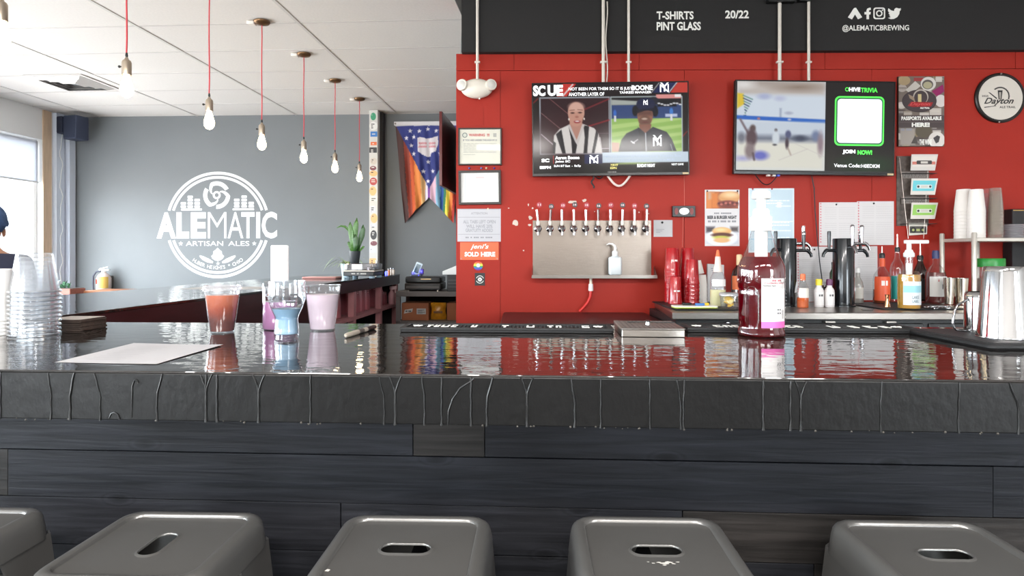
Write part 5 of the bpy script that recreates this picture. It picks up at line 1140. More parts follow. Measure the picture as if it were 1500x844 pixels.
# ---------------- soffit lettering and marks
t, k = WT('soffit_lettering', 'white menu lettering T-SHIRTS PINT GLASS 20/22 on black soffit', 'lettering', 1030, 30, .051)
def sft(nm, s, x0, x1, y0, y1, par, cx, b=.03): text(nm, s, (x0-cx)*k, (x1-cx)*k, -(y1-30)*k, -(y0-30)*k, LETTER, par, -.002, b)
sft('lettering', 'T-SHIRTS', 962, 1016, 16.5, 28.5, t, 1030); sft('lettering', 'PINT GLASS', 962, 1026.5, 32, 44.5, t, 1030); sft('price', '20/22', 1062, 1096.5, 15.5, 27.5, t, 1030)
t, k = WT('social_lettering', 'white social media icons with handle lettering on the black soffit', 'lettering', 1282, 30, .051)
sft('handle', '@ALEMATICBREWING', 1234, 1331, 36.5, 47, t, 1282, .018)
def c4(x, y): return ((x/3.402+1060-1282)*k, -(y/3.402-30)*k)
m = MB().flat([c4(620, 86), c4(650, 40), c4(668, 50), c4(640, 96)], 0, .002).flat([c4(690, 86), c4(660, 40), c4(642, 50), c4(670, 96)], 0, .0024)
m.flat([c4(654, 38), c4(662, 40), c4(656, 52), c4(648, 48)], 0, .002); m.build('crossed_bottles_icon', LETTER, t)
m = MB().flat([c4(x, y) for x, y in ((712, 96), (712, 72), (702, 72), (702, 60), (712, 60), (712, 52), (716, 43), (726, 39), (733, 39), (733, 50), (727, 50), (724, 54), (724, 60), (733, 60), (731, 72), (724, 72), (724, 96))], 0, .002); m.build('letter_icon', LETTER, t)
m = MB(); r0 = rrect(*c4(746, 96), *c4(804, 38), 12/3.402*k, 5); r1 = rrect(*c4(752, 90), *c4(798, 44), 9/3.402*k, 5); n = len(r0)
for q in range(n): m.flat([r0[q], r0[(q+1) % n], r1[(q+1) % n], r1[q]], 0, .002)
cc = c4(775, 67); m.arc(cc[0], cc[1], 10/3.402*k, 16/3.402*k, 0, 360, 0, .002, 20); m.flat(circle(*c4(791, 51), 3.4/3.402*k, n=8), 0, .002); m.build('camera_icon', LETTER, t)
m = MB().flat([c4(x, y) for x, y in ((818, 90), (832, 86), (824, 78), (830, 78), (820, 66), (826, 67), (818, 54), (820, 42), (832, 52), (848, 57), (850, 46), (858, 40), (868, 42), (873, 44), (882, 41), (878, 49), (884, 48), (876, 56), (874, 70), (864, 86), (848, 95), (832, 96))], 0, .002); m.build('bird_icon', LETTER, t)
# ---------------- beer tap wall
t, k = WT('tap_wall', 'stainless beer tap backsplash with drip ledge and ten faucets', 'beer taps', 867, 365)
MB().box(-86.5*k, 86.5*k, -.006, 0, -40*k, 42*k).build('backsplash', mat('brushed_splash', (128, 119, 111), .30, 1.0, bump=.10, bscale=40, stretch=(.3, 1, 14)), t, bevel=.001)
MB().box(-88.5*k, 90.5*k, -.11, -.006, -42*k, -40.5*k).box(-88.5*k, 90.5*k, -.114, -.11, -42*k, -37.5*k).build('ledge', STEEL, t)
for x in (-88, 90): MB().add([(x*k, -.11, -42*k), (x*k, -.006, -42*k), (x*k, -.006, -24*k), (x*k, -.02, -24*k), (x*k, -.11, -38*k)], [(0, 1, 2, 3, 4)]).build('end_plate', STEEL, t)
xs = [788, 805.5, 822.7, 840, 857.4, 875, 892.7, 910, 927.5, 945]
hand = {0: -.10, 1: .05}
cols = [(176, 60, 72), (70, 66, 66)]
for i, px in enumerate(xs):
    x = (px-867)*k
    b = MB().lathe([(.026, 0), (.026, .004), (.018, .010), (.012, .012), (.011, .045)], seg=20).rot(math.pi/2, 'X').move((x, -.006, (365-335)*k)); fc = b.build('faucet', CHROME, t, 40)
    MB().tube([(x, -.046, (365-333)*k), (x, -.062, (365-336)*k), (x, -.070, (365-341)*k), (x, -.072, (365-345)*k)], [.013, .012, .009, .0075], 12).build('spout', CHROME, fc, 50)
    MB().lathe([(.009, (365-331)*k), (.0125, (365-329)*k), (.0125, (365-326)*k), (.009, (365-324)*k)], (x, -.052), 14).build('collar', mat('cream_collar', (232, 226, 214), .3), fc, 40)
    dx = -.009 if i == 0 else (.004 if i == 1 else random.uniform(-.002, .002))
    MB().tube([(x, -.052, (365-325)*k), (x+dx, -.052, (365-308)*k)], [.0075, .0095], 12).build('handle', CHROME if i not in (1, 5) else mat('dark_chrome', (96, 84, 82), .2, 1.0), fc, 50)
for i, px in enumerate(xs):
    y = (300, 302.5, 301, 300, 300.5, 301.5, 300.5, 300.5, 301.5, 302)[i]
    d, kk = WT('tap_number', 'round %s tap sticker, %s from the left above the faucets' % ('red' if i % 2 == 0 else 'gray', ['first', 'second', 'third', 'fourth', 'fifth', 'sixth', 'seventh', 'eighth', 'ninth', 'tenth'][i]), 'tap sticker', px+2, y)
    MB().flat(circle(0, 0, 3.9*k, n=20), 0, .002).build('disc', mat('tap_disc_%d' % (i % 2), cols[i % 2], .4), d)
    text('number', str(11+i), -2.2*k, 2.2*k, -1.5*k, 1.5*k, mat('tap_number_pale', (226, 200, 200), .5), d, -.0026, .04)
w, kk = WT('wash_bottle', 'small white squeeze bottle with bent spout on the tap ledge', 'wash bottle', 901, 402.8, .06)
MB().rbox(-9.3*k, 9.3*k, -.030, .030, 0, 26*k, .016, 5).lathe([(6*k, 26*k), (4.2*k, 28*k), (4*k, 29.5*k)], seg=16).build('bottle', mat('milky_plastic', (222, 228, 230), .35, sub=.2), w, 45)
MB().lathe([(4.4*k, 28.5*k), (4.4*k, 33.5*k), (3*k, 35*k)], (0, 0), 16).build('cap', WHITEP, w, 40)
MB().tube([((x-901)*k, 0, (402.8-y)*k) for x, y in ((901, 368), (901.5, 364), (900.5, 360.5), (897, 358), (892.5, 357.6), (888.5, 359.5))], [.009, .009, .008, .006, .005, .003], 10).build('bent_spout', WHITEP, w, 60)
h, kk = WT('drain_hose', 'red drain hose with white connector under the tap ledge', 'hose', 865.5, 407, .045)
MB().tube([(0, 0, 0), (0, 0, -9*k)], .010, 10).build('pipe', mat('cream_pipe', (226, 210, 190), .4), h, 50)
MB().lathe([(.016, -19*k), (.017, -17*k), (.015, -9*k)], seg=14).build('connector', WHITEP, h, 40)
MB().tube([((x-865.5)*k, 0, (407-y)*k) for x, y in ((865.5, 425), (865, 434), (861, 443), (855, 450), (849, 456))], .010, 10).build('red_hose', mat('red_hose', (206, 44, 40), .35), h, 60)
# ================================================================== THE BACK COUNTER AND WHAT STANDS ON IT
ZK = .957                                            # height of the stainless back counter
cool = T('keg_cooler', 'low black cooler with glossy top against the red wall', 'cooler', (0, 0, 0), RA)
ca = P(735, 474, 3.66); cool.location = (ca.x, ca.y, 0)
zc = H-(474-HY)*3.66/F
MB().rbox(0, .93, 0, .735, .06, zc-.02, .02).build('body', mat('cooler_black', (20, 19, 20), .4), cool, 40)
MB().rbox(-.01, .94, -.015, .74, zc-.02, zc, .02).build('lid', mat('cooler_lid', (30, 14, 18), .35), cool, 40)
for x in (.23, .69): MB().rbox(x-.2, x+.2, -.012, 0, .12, zc-.06, .015, axis='y').build('door', mat('cooler_door', (24, 23, 24), .35), cool, 40)
cnt = T('back_counter', 'stainless steel back counter against the red wall', 'counter', (0, 0, 0), RA)
cp = P(985, 458, (H-ZK)*F/83); cnt.location = (cp.x, cp.y, 0)
LX, DY = 2.75, .80
MB().add([(0, 0, ZK-.038), (LX, 0, ZK-.038), (LX, DY, ZK-.038), (.07, DY, ZK-.038), (0, 0, ZK), (LX, 0, ZK), (LX, DY, ZK), (.07, DY, ZK)], [(3, 2, 1, 0), (4, 5, 6, 7), (0, 1, 5, 4), (1, 2, 6, 5), (2, 3, 7, 6), (3, 0, 4, 7)]).build('counter_top', STEEL, cnt, bevel=.004)
MB().box(.03, LX-.02, .05, DY-.03, .05, ZK-.038).build('cabinet', mat('cabinet_black', (18, 18, 19), .45), cnt)
for x in (.05, .72, 1.39, 2.06): MB().rbox(x, x+.64, .035, .05, .1, ZK-.06, .008, axis='y').build('door', mat('cabinet_door', (26, 26, 27), .4), cnt, 40)
for px in (1068, 1218, 1306): MB().sphere(((px-985)/F*3.52, .03, ZK-.058 if px == 1068 else ZK-.02), .012 if px == 1068 else .008, 12, 8, (1, .5, .7)).build('knob', CHROME, cnt, 50)
for px in (1215, 1303): MB().box((px-985-7)/F*3.52, (px-985+7)/F*3.52, .02, .04, ZK-.056, ZK-.048).build('catch', STEEL, cnt)
KD = lambda y: (H-ZK)*F/(y-HY)
def K(px, y): D = KD(y); return Vector(((px-CX)/F*D, D, ZK))
def kmat(lab, px0, px1, y0, y1):
    a, b = K(px0, y1), K(px1, y1); D0, D1 = KD(y0), KD(y1); t = T('service_mat', lab, 'mat', (a.x, a.y, ZK), RA)
    MB().rbox(0, (b-a).length, 0, D0-D1, 0, .006, .01).build('pad', RUBBER, t, 40)
    MB().rbox(.008, (b-a).length-.008, .008, D0-D1-.008, .006, .0075, .008).build('ribbed_face', MC['rubber_face'], t, 40)
    return t
kmat('black service mat under the red tumblers on the back counter', 990, 1098, 443, 455.5)
kmat('black service mat under the pump bottle on the back counter', 1293, 1420, 444, 454)
ZM = ZK+.0077
def KL(D, zs, pts): return LP(D, zs, pts)
def kbase(px, D, z=ZM): return at(px, D, z)
# ---- red tumblers: upside-down nested stacks
RT = mat('red_tumbler', (168, 14, 24), .22, coat=.3, sub=.15)
def tumblers(stack, px, D, n, hw, ytop, who, h_body=.150, logo=False, pitch=.024):
    me = None; r1 = hw*D/F; kz = ZM
    for i in range(n):
        lab = '%s, %s' % (who, ['only one', ][0] if n == 1 else (NTH[n-1-i] if i else 'lowest')) if n > 1 else who
        t = T('red_tumbler', lab, 'tumbler', kbase(px, D, kz+i*pitch), 0, 'red tumblers on the back counter')
        if me is None:
            me = MB().lathe([(r1, 0), (r1+.0012, .003), (r1, .007), (r1-.003, .03), (r1*.80, h_body-.004), (r1*.76, h_body), (.0005, h_body)], seg=24, cap0=False).build('tumbler', RT, t, 40)
        else: c = me.copy(); C.objects.link(c); c.parent = t
        if logo and i == n-1:
            text('logo', '-- ---', -.018, .022, h_body*.45, h_body*.45+.010, LETTER, t, cyl=r1*.9+.003, bold=.03)
D1 = 3.78
zof = lambda y, D: H-(y-HY)*D/F
def n_for(ytop, D, hb, pitch=.024): return max(1, int(round((zof(ytop, D)-ZM-hb)/pitch))+1)
tumblers(1, 985, 4.17, n_for(364, 4.17, .155), 11.5, 364, 'red tumbler in the tall left stack', .155, True)
tumblers(2, 1007, 4.20, n_for(364, 4.20, .155), 11.0, 364, 'red tumbler in the tall stack behind the other tumblers', .155)
tumblers(3, 1014, 4.06, n_for(382.5, 4.06, .155), 10.5, 382, 'red tumbler in the right front stack', .155)
tumblers(4, 989, 4.02, 1, 10.0, 402, 'single red tumbler standing before the tall left stack', .168, True)
# ---- white cups beside them
WC = mat('white_foam_cup', (228, 222, 214), .6)
me = None; D = 4.15
for i in range(5):
    t = T('white_cup', 'small white cup behind the red tumblers, %s of its stack' % (NTH[4-i] if i else 'lowest'), 'cup', kbase(1029, D, ZM+i*.026), 0, 'white cups behind the red tumblers')
    if me is None: me = MB().lathe([(.030, 0), (.0305, .003), (.022, .072), (.0005, .073)], seg=20, cap0=False).build('cup_body', WC, t, 40)
    else: c = me.copy(); C.objects.link(c); c.parent = t
t = T('white_cup', 'tilted white cup leaning on top of the white cup stack', 'cup', kbase(1025, D, ZM+4*.026+.0738), 0); 
m = MB().lathe([(.028, .0), (.021, .085), (.0005, .086)], seg=20, cap0=False).rot(-.16, 'Y'); zmin = min(p[2] for p in m.v); m.move((0, 0, -zmin)); m.build('cup_body', WC, t, 40)
# ---- squeeze bottle of juice
def vessel(name, lab, cat, px, D, prof, glassm, zs=ZM, liquid=None, liq_y=None, labelq=None, caps=(), seg=28, group=None, gap=.0015):
    """bottle from a picture profile (half width, y); labelq = list of (y0, y1, material, a0, a1); caps = list of (name, profile, material)"""
    t = T(name, lab, cat, at(px, D, zs), 0, group); pf = KL(D, zs, prof); pf[0] = (pf[0][0], 0)
    MB().lathe(pf, seg=seg, cap1=liquid is None).build('bottle', glassm, t, 45)
    if liquid is not None:
        zl = zof(liq_y, D)-zs; MB().lathe([(.0005, .002)]+fill(pf, .002, zl, gap)+[(.0005, zl)], seg=seg).build('liquid', liquid, t, 50)
    for q in labelq or ():
        z1, z0 = zof(q[0], D)-zs, zof(q[1], D)-zs; a0, a1 = (q[3], q[4]) if len(q) > 3 else (-175, -5)
        pr = fill(pf, max(.001, z0), z1, -.0008); MB().lathe(pr, seg=16, a0=a0, a1=a1).build('label', q[2], t, 60)
    for nm, pr, mm in caps: MB().lathe(KL(D, zs, pr), seg=18).build(nm, mm, t, 40)
    return t, pf
LEMON = mat('lemon_juice', (222, 214, 164), .25, sub=.2)
t, pf = vessel('squeeze_bottle', 'clear squeeze bottle of lemon juice with an orange tip', 'bottle', 1051.5, 3.83, [(10.5, 449.5), (11.3, 447), (11.3, 411), (10.5, 406), (7, 399), (5.5, 397)], CUPCLEAR, liquid=LEMON, liq_y=424.5, labelq=[(409, 419, mat('white_tape', (226, 222, 220), .6), -150, -40)],
       caps=(('collar', [(6.5, 398.5), (6.5, 394), (4.6, 388), (3.6, 376)], mat('translucent_nozzle', (226, 206, 196), .4)), ('tip', [(3.4, 377), (2.6, 372), (1.6, 366.5), (.3, 366)], mat('orange_tip', (236, 110, 60), .4))))
# ---- container with lemon slices
D = 3.70; t = T('deli_container', 'clear lidded tub of lemon slices on the back counter', 'tub', at(1068, D, ZM))
pf = KL(D, ZM, [(11.2, 451.6), (11.6, 450), (13.4, 434), (13.4, 430)]); pf[0] = (pf[0][0], 0)
MB().lathe(pf, seg=28).build('tub', CUPCLEAR, t, 45)
MB().lathe(KL(D, ZM, [(13.6, 433.5), (14.3, 433), (14.3, 430), (13.2, 428.6), (.3, 429)]), seg=28).build('lid', clear('tub_lid', (240, 240, 244), .1, .1, .5, .5), t, 40)
SL1, SL2 = mat('lemon_flesh', (238, 222, 160), .4, sub=.2), mat('lemon_rind', (222, 180, 60), .4)
R = random.Random(6)
for q in range(11):
    a = R.uniform(0, 6.28); rr0 = R.uniform(.004, .016); zz = .018+.0045*q; m = MB().lathe([(.0005, -.003), (.019, -.003), (.019, .003), (.0005, .003)], seg=14).rot(R.uniform(.2, 1.1), 'X').rot(R.uniform(-3, 3), 'Z').move((rr0*math.cos(a), rr0*math.sin(a), min(zz, .052)))
    o = m.build('lemon_slice', SL1 if q % 2 else SL2, t, 40)
# ---- cutting board with knives
D = 3.68; a, b = at(984, D, ZM), at(1047, D, ZM); t = T('cutting_board', 'white cutting board with green underside before the tumblers', 'cutting board', ((a.x+b.x)/2, D-.02, ZM+.004), RA)
L = (b.x-a.x)/2
MB().rbox(-L, L, -.055, .055, 0, .005, .02).build('green_layer', mat('lime_green_edge', (190, 206, 80), .4), t, 40)
MB().rbox(-L, L, -.055, .055, .005, .013, .02).build('white_layer', mat('board_white', (236, 236, 226), .4), t, 40)
for k in (-1, 1): MB().lathe([(.008, -.004), (.008, 0)], (k*L*.7, 0), 10).build('foot', RUBBER, t)
def paring(lab, dx, dy, rgb, L_, rz):
    c = t.matrix_basis @ Vector((dx, dy, .0132)); kn = T('knife', lab, 'knife', c, rz)
    MB().rbox(0, L_, -.009, .009, 0, .014, .006).build('handle', mat(lab.split()[0]+'_knife_handle', rgb, .35), kn, 40)
    MB().add([(-.07, 0, .007), (0, -.008, .007), (0, .008, .007), (-.07, .002, .0085), (0, -.008, .0085), (0, .008, .0085)], [(0, 2, 1), (3, 4, 5), (0, 1, 4, 3), (1, 2, 5, 4), (2, 0, 3, 5)]).build('blade', CHROME, kn)
paring('blue handled knife lying on the cutting board', .0, -.018, (70, 122, 190), .055, .1); paring('yellow handled knife lying on the cutting board', .035, .012, (238, 196, 40), .05, -.12)
c = t.matrix_basis @ Vector((-.04, .018, .0132)); kn = T('citrus_peeler', 'short black peeler lying on the cutting board', 'peeler', c, .1)
MB().rbox(-.025, .03, -.01, .01, 0, .014, .006).build('handle', BLACK, kn, 40); MB().rbox(.03, .05, -.012, .012, .004, .007, .002).build('blade', CHROME, kn, 40)
# ---- packet and dark bottle behind
t = T('paper_packet', 'small white printed packet propped behind the juice bottle', 'packet', at(1047, 4.2, ZM), RA)
k = 4.2/F
MB().flat([(-12*k, 0), (12*k, 0), (12.5*k, zof(388, 4.2)-ZM), (-12*k, zof(386.5, 4.2)-ZM)], 0, .02).build('packet', PAPER, t, bevel=.004)
m = MB()
for q in range(3): m.box((-7+q)*k, (5-q)*k, -.0212, -.0203, zof(394+3*q, 4.2)-ZM, zof(392.8+3*q, 4.2)-ZM)
m.build('print', GREYINK, t)
BRN = mat('dark_brown_glass', (40, 18, 14), .06, coat=.5)
vessel('liqueur_bottle', 'dark bottle with orange label and cream capsule beside the jug', 'bottle', 1083, 4.12, [(11, 446), (11.6, 444), (11.6, 404), (9.5, 396), (5, 390), (4, 388)], BRN, labelq=[(404, 424, mat('orange_label', (206, 104, 54), .5), -165, -15)],
       caps=(('capsule', [(4.2, 390), (4.2, 375), (3.6, 373), (.3, 372.6)], mat('cream_capsule', (216, 190, 146), .4)),))
# ---- two black beer towers
TWR = mat('tower_black', (22, 26, 30), .2, .3, coat=.3)
def tower(lab, px, D, hw, ytop, taps):
    t = T('beer_tower', lab, 'beer tower', at(px, D, ZK)); r = hw*D/F; h = zof(ytop, D)-ZK; k = D/F
    MB().lathe([(r*1.12, 0), (r*1.12, .008), (r, .012), (r, h-.006), (r*.96, h), (.0005, h)], seg=36).build('column', TWR, t, 40)
    for nm, dx, dy, yt, yf, chrome, tip in taps:
        x = dx*k; z = zof(yf, D)-ZK; n = Vector((x, dy, 0)).normalized()
        f = MB().tube([n*(r*.8)+Vector((0, 0, z)), n*(r+.05)+Vector((0, 0, z))], .010, 12).build('faucet', CHROME if chrome else TWR, t, 50)
        e = n*(r+.05)
        MB().tube([e+Vector((0, 0, z+.002)), e+n*.012+Vector((0, 0, z-.004)), e+n*.026+Vector((0, 0, z-.022)), e+n*.030+Vector((0, 0, z-.04))], [.012, .011, .009, .008], 10).build('spout', CHROME if chrome else TWR, f, 50)
        zt2 = zof(yt, D)-ZK; MB().tube([e-n*.012+Vector((0, 0, z)), e-n*.012+Vector((0, 0, zt2-.012)), e-n*.012+Vector((0, 0, zt2))], [.008, .011, .010], 10).build('handle', CHROME if chrome else TWR, f, 50)
        if tip: MB().lathe([(.0115, zt2-.012), (.012, zt2), (.007, zt2+.007), (.0005, zt2+.008)], (e.x-n.x*.012, e.y-n.y*.012), 12).build('cap', CHROME, f, 40)
tower('left black beer tower, half behind the syrup jug', 1152, 3.92, 14, 349.5, [('a', 8, -.3, 331, 357, False, False), ('b', 24, -.02, 331, 357, True, False), ('c', 30, -.05, 341, 367, False, True), ('d', -22, -.05, 339, 366, False, False)][1:])
tower('right black beer tower with chrome taps before the price sheets', 1235.5, 3.92, 14.6, 349.5, [('a', 2, -.3, 332, 362, True, True), ('b', 24, -.04, 332, 357, True, True), ('c', 30, -.012, 341, 367, False, True), ('d', -24, -.02, 339, 367, False, False)])
# ---- bottles between and right of the towers
def capc(nm, rgb): return mat(nm, rgb, .4)
OR = mat('orange_liqueur', (214, 96, 36), .15, sub=.1)
t, pf = vessel('orange_bottle', 'small bottle of orange liqueur with an orange cap beside the left tower', 'bottle', 1176, 3.80, [(7.8, 450.5), (8.3, 449), (8.3, 424), (7, 420), (3.8, 413), (3.6, 409)], GLASS, liquid=OR, liq_y=436, labelq=[(422, 436, mat('white_slant_label', (228, 222, 212), .5), -150, -40)],
       caps=(('cap', [(3.6, 411), (3.8, 404), (3.4, 401.5), (.3, 401)], capc('orange_cap', (232, 110, 60))),), zs=ZK)
t = T('paper_tag', 'white paper tag leaning beside the small orange bottle', 'tag', at(1166, 3.86, ZK)); k = 3.86/F
MB().flat([(-2*k, zof(429, 3.86)-ZK), (1.5*k, zof(428, 3.86)-ZK), (3.5*k, zof(412, 3.86)-ZK), (.5*k, zof(413, 3.86)-ZK)], 0, .001).build('tag', PAPER, t); MB().tube([(0, 0, 0), (0, 0, zof(428, 3.86)-ZK)], .0012, 5).build('stick', STEEL, t)
WRAP = mat('white_paper_wrap', (226, 220, 218), .6)
for px, D, lab, rgb, nm in ((1199.5, 3.87, 'small white-wrapped bitters bottle with a yellow cap', (232, 210, 50), 'yellow_cap'), (1215, 3.87, 'small white-wrapped bitters bottle with a purple cap', (96, 40, 84), 'purple_cap'), (1208, 4.05, 'small dark bottle with a gray cap behind the bitters bottles', (170, 168, 166), 'gray_cap')):
    t, pf = vessel('bitters_bottle', lab, 'bottle', px, D, [(6.4, 450), (6.7, 448.5), (6.7, 426), (5.5, 423), (3.6, 420.5), (3.4, 416)] if D < 3.9 else [(5, 446), (5, 424), (3.4, 420), (3.2, 417)], WRAP if D < 3.9 else BRN, zs=ZK, caps=(('cap', [(4.4, 418), (4.6, 411), (4, 409), (.3, 408.8)] if D < 3.9 else [(3.8, 418), (3.8, 413), (.3, 413)], capc(nm, rgb)),), labelq=[(428, 447, mat('bitters_label', (236, 232, 230), .6), -160, -20)] if D < 3.9 else [])
    if D < 3.9: text('label_text', '-- ---', -.012, .012, zof(434, D)-ZK, zof(431, D)-ZK, INK, t, cyl=pf[2][0]+.0012, bold=.02)
t, pf = vessel('green_bottle', 'green bottle peeking out left of the right beer tower', 'bottle', 1220.5, 4.2, [(5, 443), (5, 400), (2.4, 394), (2.2, 386)], mat('dark_green_glass', (28, 62, 40), .08, coat=.4), zs=ZK, caps=(('cap', [(2.5, 388), (2.5, 384), (.3, 384)], BLACK),))
t, pf = vessel('clear_spirit_bottle', 'white frosted spirit bottle right of the right beer tower', 'bottle', 1256.5, 4.12, [(7.4, 443), (7.8, 441.5), (7.8, 420), (6.4, 413), (3.2, 406), (3, 398)], clear('frosted_white_glass', (240, 244, 242), .1, .1, .6, .62, (216, 216, 208)), zs=ZK, caps=(('cap', [(3.2, 399.5), (3.2, 394), (2.4, 392.6), (.3, 392.5)], WHITEP),), labelq=[(421, 437, mat('pale_label', (224, 222, 214), .6), -140, -50)])
COP = mat('pourer_metal', (226, 218, 210), .15, 1.0)
POUR = lambda y0, y1, hw: (('pourer_stopper', [(hw, y0), (hw*1.05, y0-5), (hw*.8, y0-7)], BLACK), ('pourer_spout', [(1.6, y0-6.5), (1.1, (y0+y1)/2), (.7, y1), (.3, y1)], COP))
AMB = mat('orange_label_red', (220, 84, 40), .45)
t, pf = vessel('spirit_bottle', 'orange-labelled spirit bottle with a steel pourer', 'bottle', 1292, 4.10, [(11.6, 444), (12, 442.5), (12, 410), (10.5, 402), (6, 395), (4, 391), (3.8, 378)], GLASS, liquid=mat('amber_spirit', (120, 54, 30), .06), liq_y=424, labelq=[(405, 440, AMB, -172, -60), (379, 390.5, AMB, -178, -2)], caps=POUR(378, 361, 3.9))
text('label_text', '--- --', -.030, .006, zof(418, 4.10)-ZM, zof(411, 4.10)-ZM, LETTER, t, cyl=pf[2][0]+.0014)
t, pf = vessel('spirit_bottle', 'tall clear spirit bottle with a teal label and black pourer', 'bottle', 1314.5, 4.16, [(9.4, 442), (9.8, 440.5), (9.8, 394), (8.6, 388), (5.5, 382), (3.6, 378), (3.4, 369)], GLASS, labelq=[(404, 438, mat('teal_label', (34, 138, 130), .4), -172, -80)], caps=POUR(369, 343, 3.4))
t, pf = vessel('spirit_bottle', 'dark labelled bottle with a pourer behind the pump bottle', 'bottle', 1348, 4.26, [(9.6, 443), (10, 441), (10, 404), (8.4, 396), (4.4, 386), (3.6, 382), (3.4, 380)], BRN, labelq=[(408, 438, mat('black_label', (34, 30, 30), .5), -150, -20)], caps=(('neck', [(4.2, 392), (3.6, 380)], GLASS),)+POUR(381, 356, 4.2))
text('label_text', '-- --', .004, .03, zof(416, 4.26)-ZM, zof(412, 4.26)-ZM, LETTER, t, cyl=pf[2][0]+.0014)
t, pf = vessel('whiskey_bottle', 'broad bottle with white label and blue cap left of the shelf rack', 'bottle', 1370.5, 4.12, [(12.8, 441), (13.4, 439), (13.6, 406), (12.4, 398), (8, 391), (4.4, 387), (4, 378)], GLASS, liquid=mat('rosy_whiskey', (104, 44, 42), .06), liq_y=399, labelq=[(405, 434, mat('whiskey_label', (226, 222, 216), .5), -155, -15)], caps=(('cap', [(4.6, 379), (4.6, 370), (4, 367), (.3, 367)], capc('navy_cap', (32, 44, 96))),))
text('label_text', '- --', .004, .026, zof(423, 4.12)-ZM, zof(416, 4.12)-ZM, INK, t, cyl=pf[2][0]+.0014, bold=.05)
MB().flat([(-.022, zof(412, 4.12)-ZM), (-.014, zof(412, 4.12)-ZM), (-.018, zof(408, 4.12)-ZM)], -pf[2][0]*1.0-.0001, .0008).build('red_crest', REDINK, t)
# ---- pump bottle in front
D = 3.67
t, pf = vessel('pump_bottle', 'amber soap-style bottle with a long white pump and white label', 'pump bottle', 1331.5, D, [(14.2, 452.5), (15, 450), (15, 408), (14.6, 402), (12.4, 398), (8, 396.5)], GLASS, liquid=mat('amber_syrup', (196, 146, 60), .08, sub=.1), liq_y=402, labelq=[(412, 446, mat('pump_label_white', (222, 228, 230), .5), -150, -25)],
       caps=(('pump_tube', [(4.2, 412), (4.2, 386)], WHITEP), ('collar', [(6.2, 377), (7.4, 376), (7.4, 371), (6, 369.5), (4.6, 366)], WHITEP), ('stem', [(3.2, 368), (3.2, 354)], WHITEP)))
R0 = pf[2][0]+.0012
m = MB(); m.lathe([(R0, zof(428, D)-ZM), (R0, zof(418, D)-ZM)], seg=12, a0=-148, a1=-27); m.build('label_band', mat('aqua_print', (150, 204, 214), .5), t, 60)
text('label_text', 'LAKE', -.016, .022, zof(437, D)-ZM, zof(432.5, D)-ZM, mat('label_blue_gray', (110, 130, 140), .6), t, cyl=R0+.0003); text('label_text', 'LABEL', -.016, .022, zof(442.5, D)-ZM, zof(438.5, D)-ZM, MC['label_blue_gray'], t, cyl=R0+.0003)
k = D/F; MB().rbox(-6.5*k, 28*k, -.012, .012, zof(357, D)-ZM, zof(351.8, D)-ZM, .006).build('pump_handle', WHITEP, t, 40)
MB().lathe(KL(D, ZM, [(5.2, 397), (5.2, 376)]), seg=20).build('clear_neck', GLASS, t, 40)
# ---- jigger, tins, strainers
t = T('jigger', 'small copper and steel jigger before the orange-labelled bottle', 'jigger', at(1299.5, 3.77, ZM))
MB().lathe(KL(3.77, ZM, [(4.4, 450), (4.2, 448), (2.2, 438), (1.9, 437), (3.2, 431.5)]), seg=20).build('double_cone', mat('copper', (226, 170, 130), .15, 1.0), t, 40); MB().lathe(KL(3.77, ZM, [(2.1, 438.2), (2.1, 436.4)]), seg=16).build('waist_ring', CHROME, t, 40)
for px, D, hwb, hwt, yt, lab in ((1390, 3.98, 5.4, 7.2, 407, 'slim steel tin upside down right of the broad white-labelled bottle'), (1407.5, 4.0, 7.4, 9.6, 407.5, 'wide steel tin upright behind the wire-handled jug')):
    t = T('steel_tin', lab, 'tin', at(px, D, ZM)); yb = HY+(H-ZM)*F/D
    pf = KL(D, ZM, [(hwb, yb), (hwb, yb-1), (hwt, yt+1), (hwt, yt)]); pf[0] = (pf[0][0], 0)
    MB().lathe(pf+[(pf[-1][0]-.0015, pf[-1][1]), (pf[0][0]-.002, .006)], seg=28).build('tin', mat('warm_steel', (206, 196, 180), .16, 1.0), t, 40)
    MB().lathe([(pf[-1][0], pf[-1][1]-.002), (pf[-1][0]+.0014, pf[-1][1]-.0005), (pf[-1][0], pf[-1][1]+.001)], seg=28, cap0=False, cap1=False).build('rolled_rim', CHROME, t, 60)
for q, (px, D, lab) in enumerate(((1363, 3.65, 'coil strainer lying at the foot of the broad bottle, left of two'), (1381, 3.67, 'coil strainer lying on the service mat, right of two'))):
    t = T('strainer', lab, 'strainer', at(px, D, ZM), .3*q); pts = []
    for j in range(120): a = j*.62; rr_ = .032; pts.append(((rr_+.005*math.cos(a))*math.cos(j*2*math.pi/120), (rr_+.005*math.cos(a))*math.sin(j*2*math.pi/120), .007+.005*math.sin(a)))
    MB().tube(pts, .0011, 4).build('coil', CHROME, t, 60); MB().lathe([(.031, .012), (.031, .0135), (.0005, .0135)], seg=22).build('plate', CHROME, t, 40)
    MB().rbox(.03, .10, -.006, .006, .0118, .0135, .002).build('handle', CHROME, t, 40)
R = random.Random(12)
t = T('bar_spoon_rest', 'shallow clear dish near the counter edge left of the jigger', 'dish', at(1270, 3.60, ZK)); MB().lathe([(.028, 0), (.034, .010), (.032, .010), (.026, .003), (.0005, .003)], seg=24).build('dish', GLASS, t, 40)
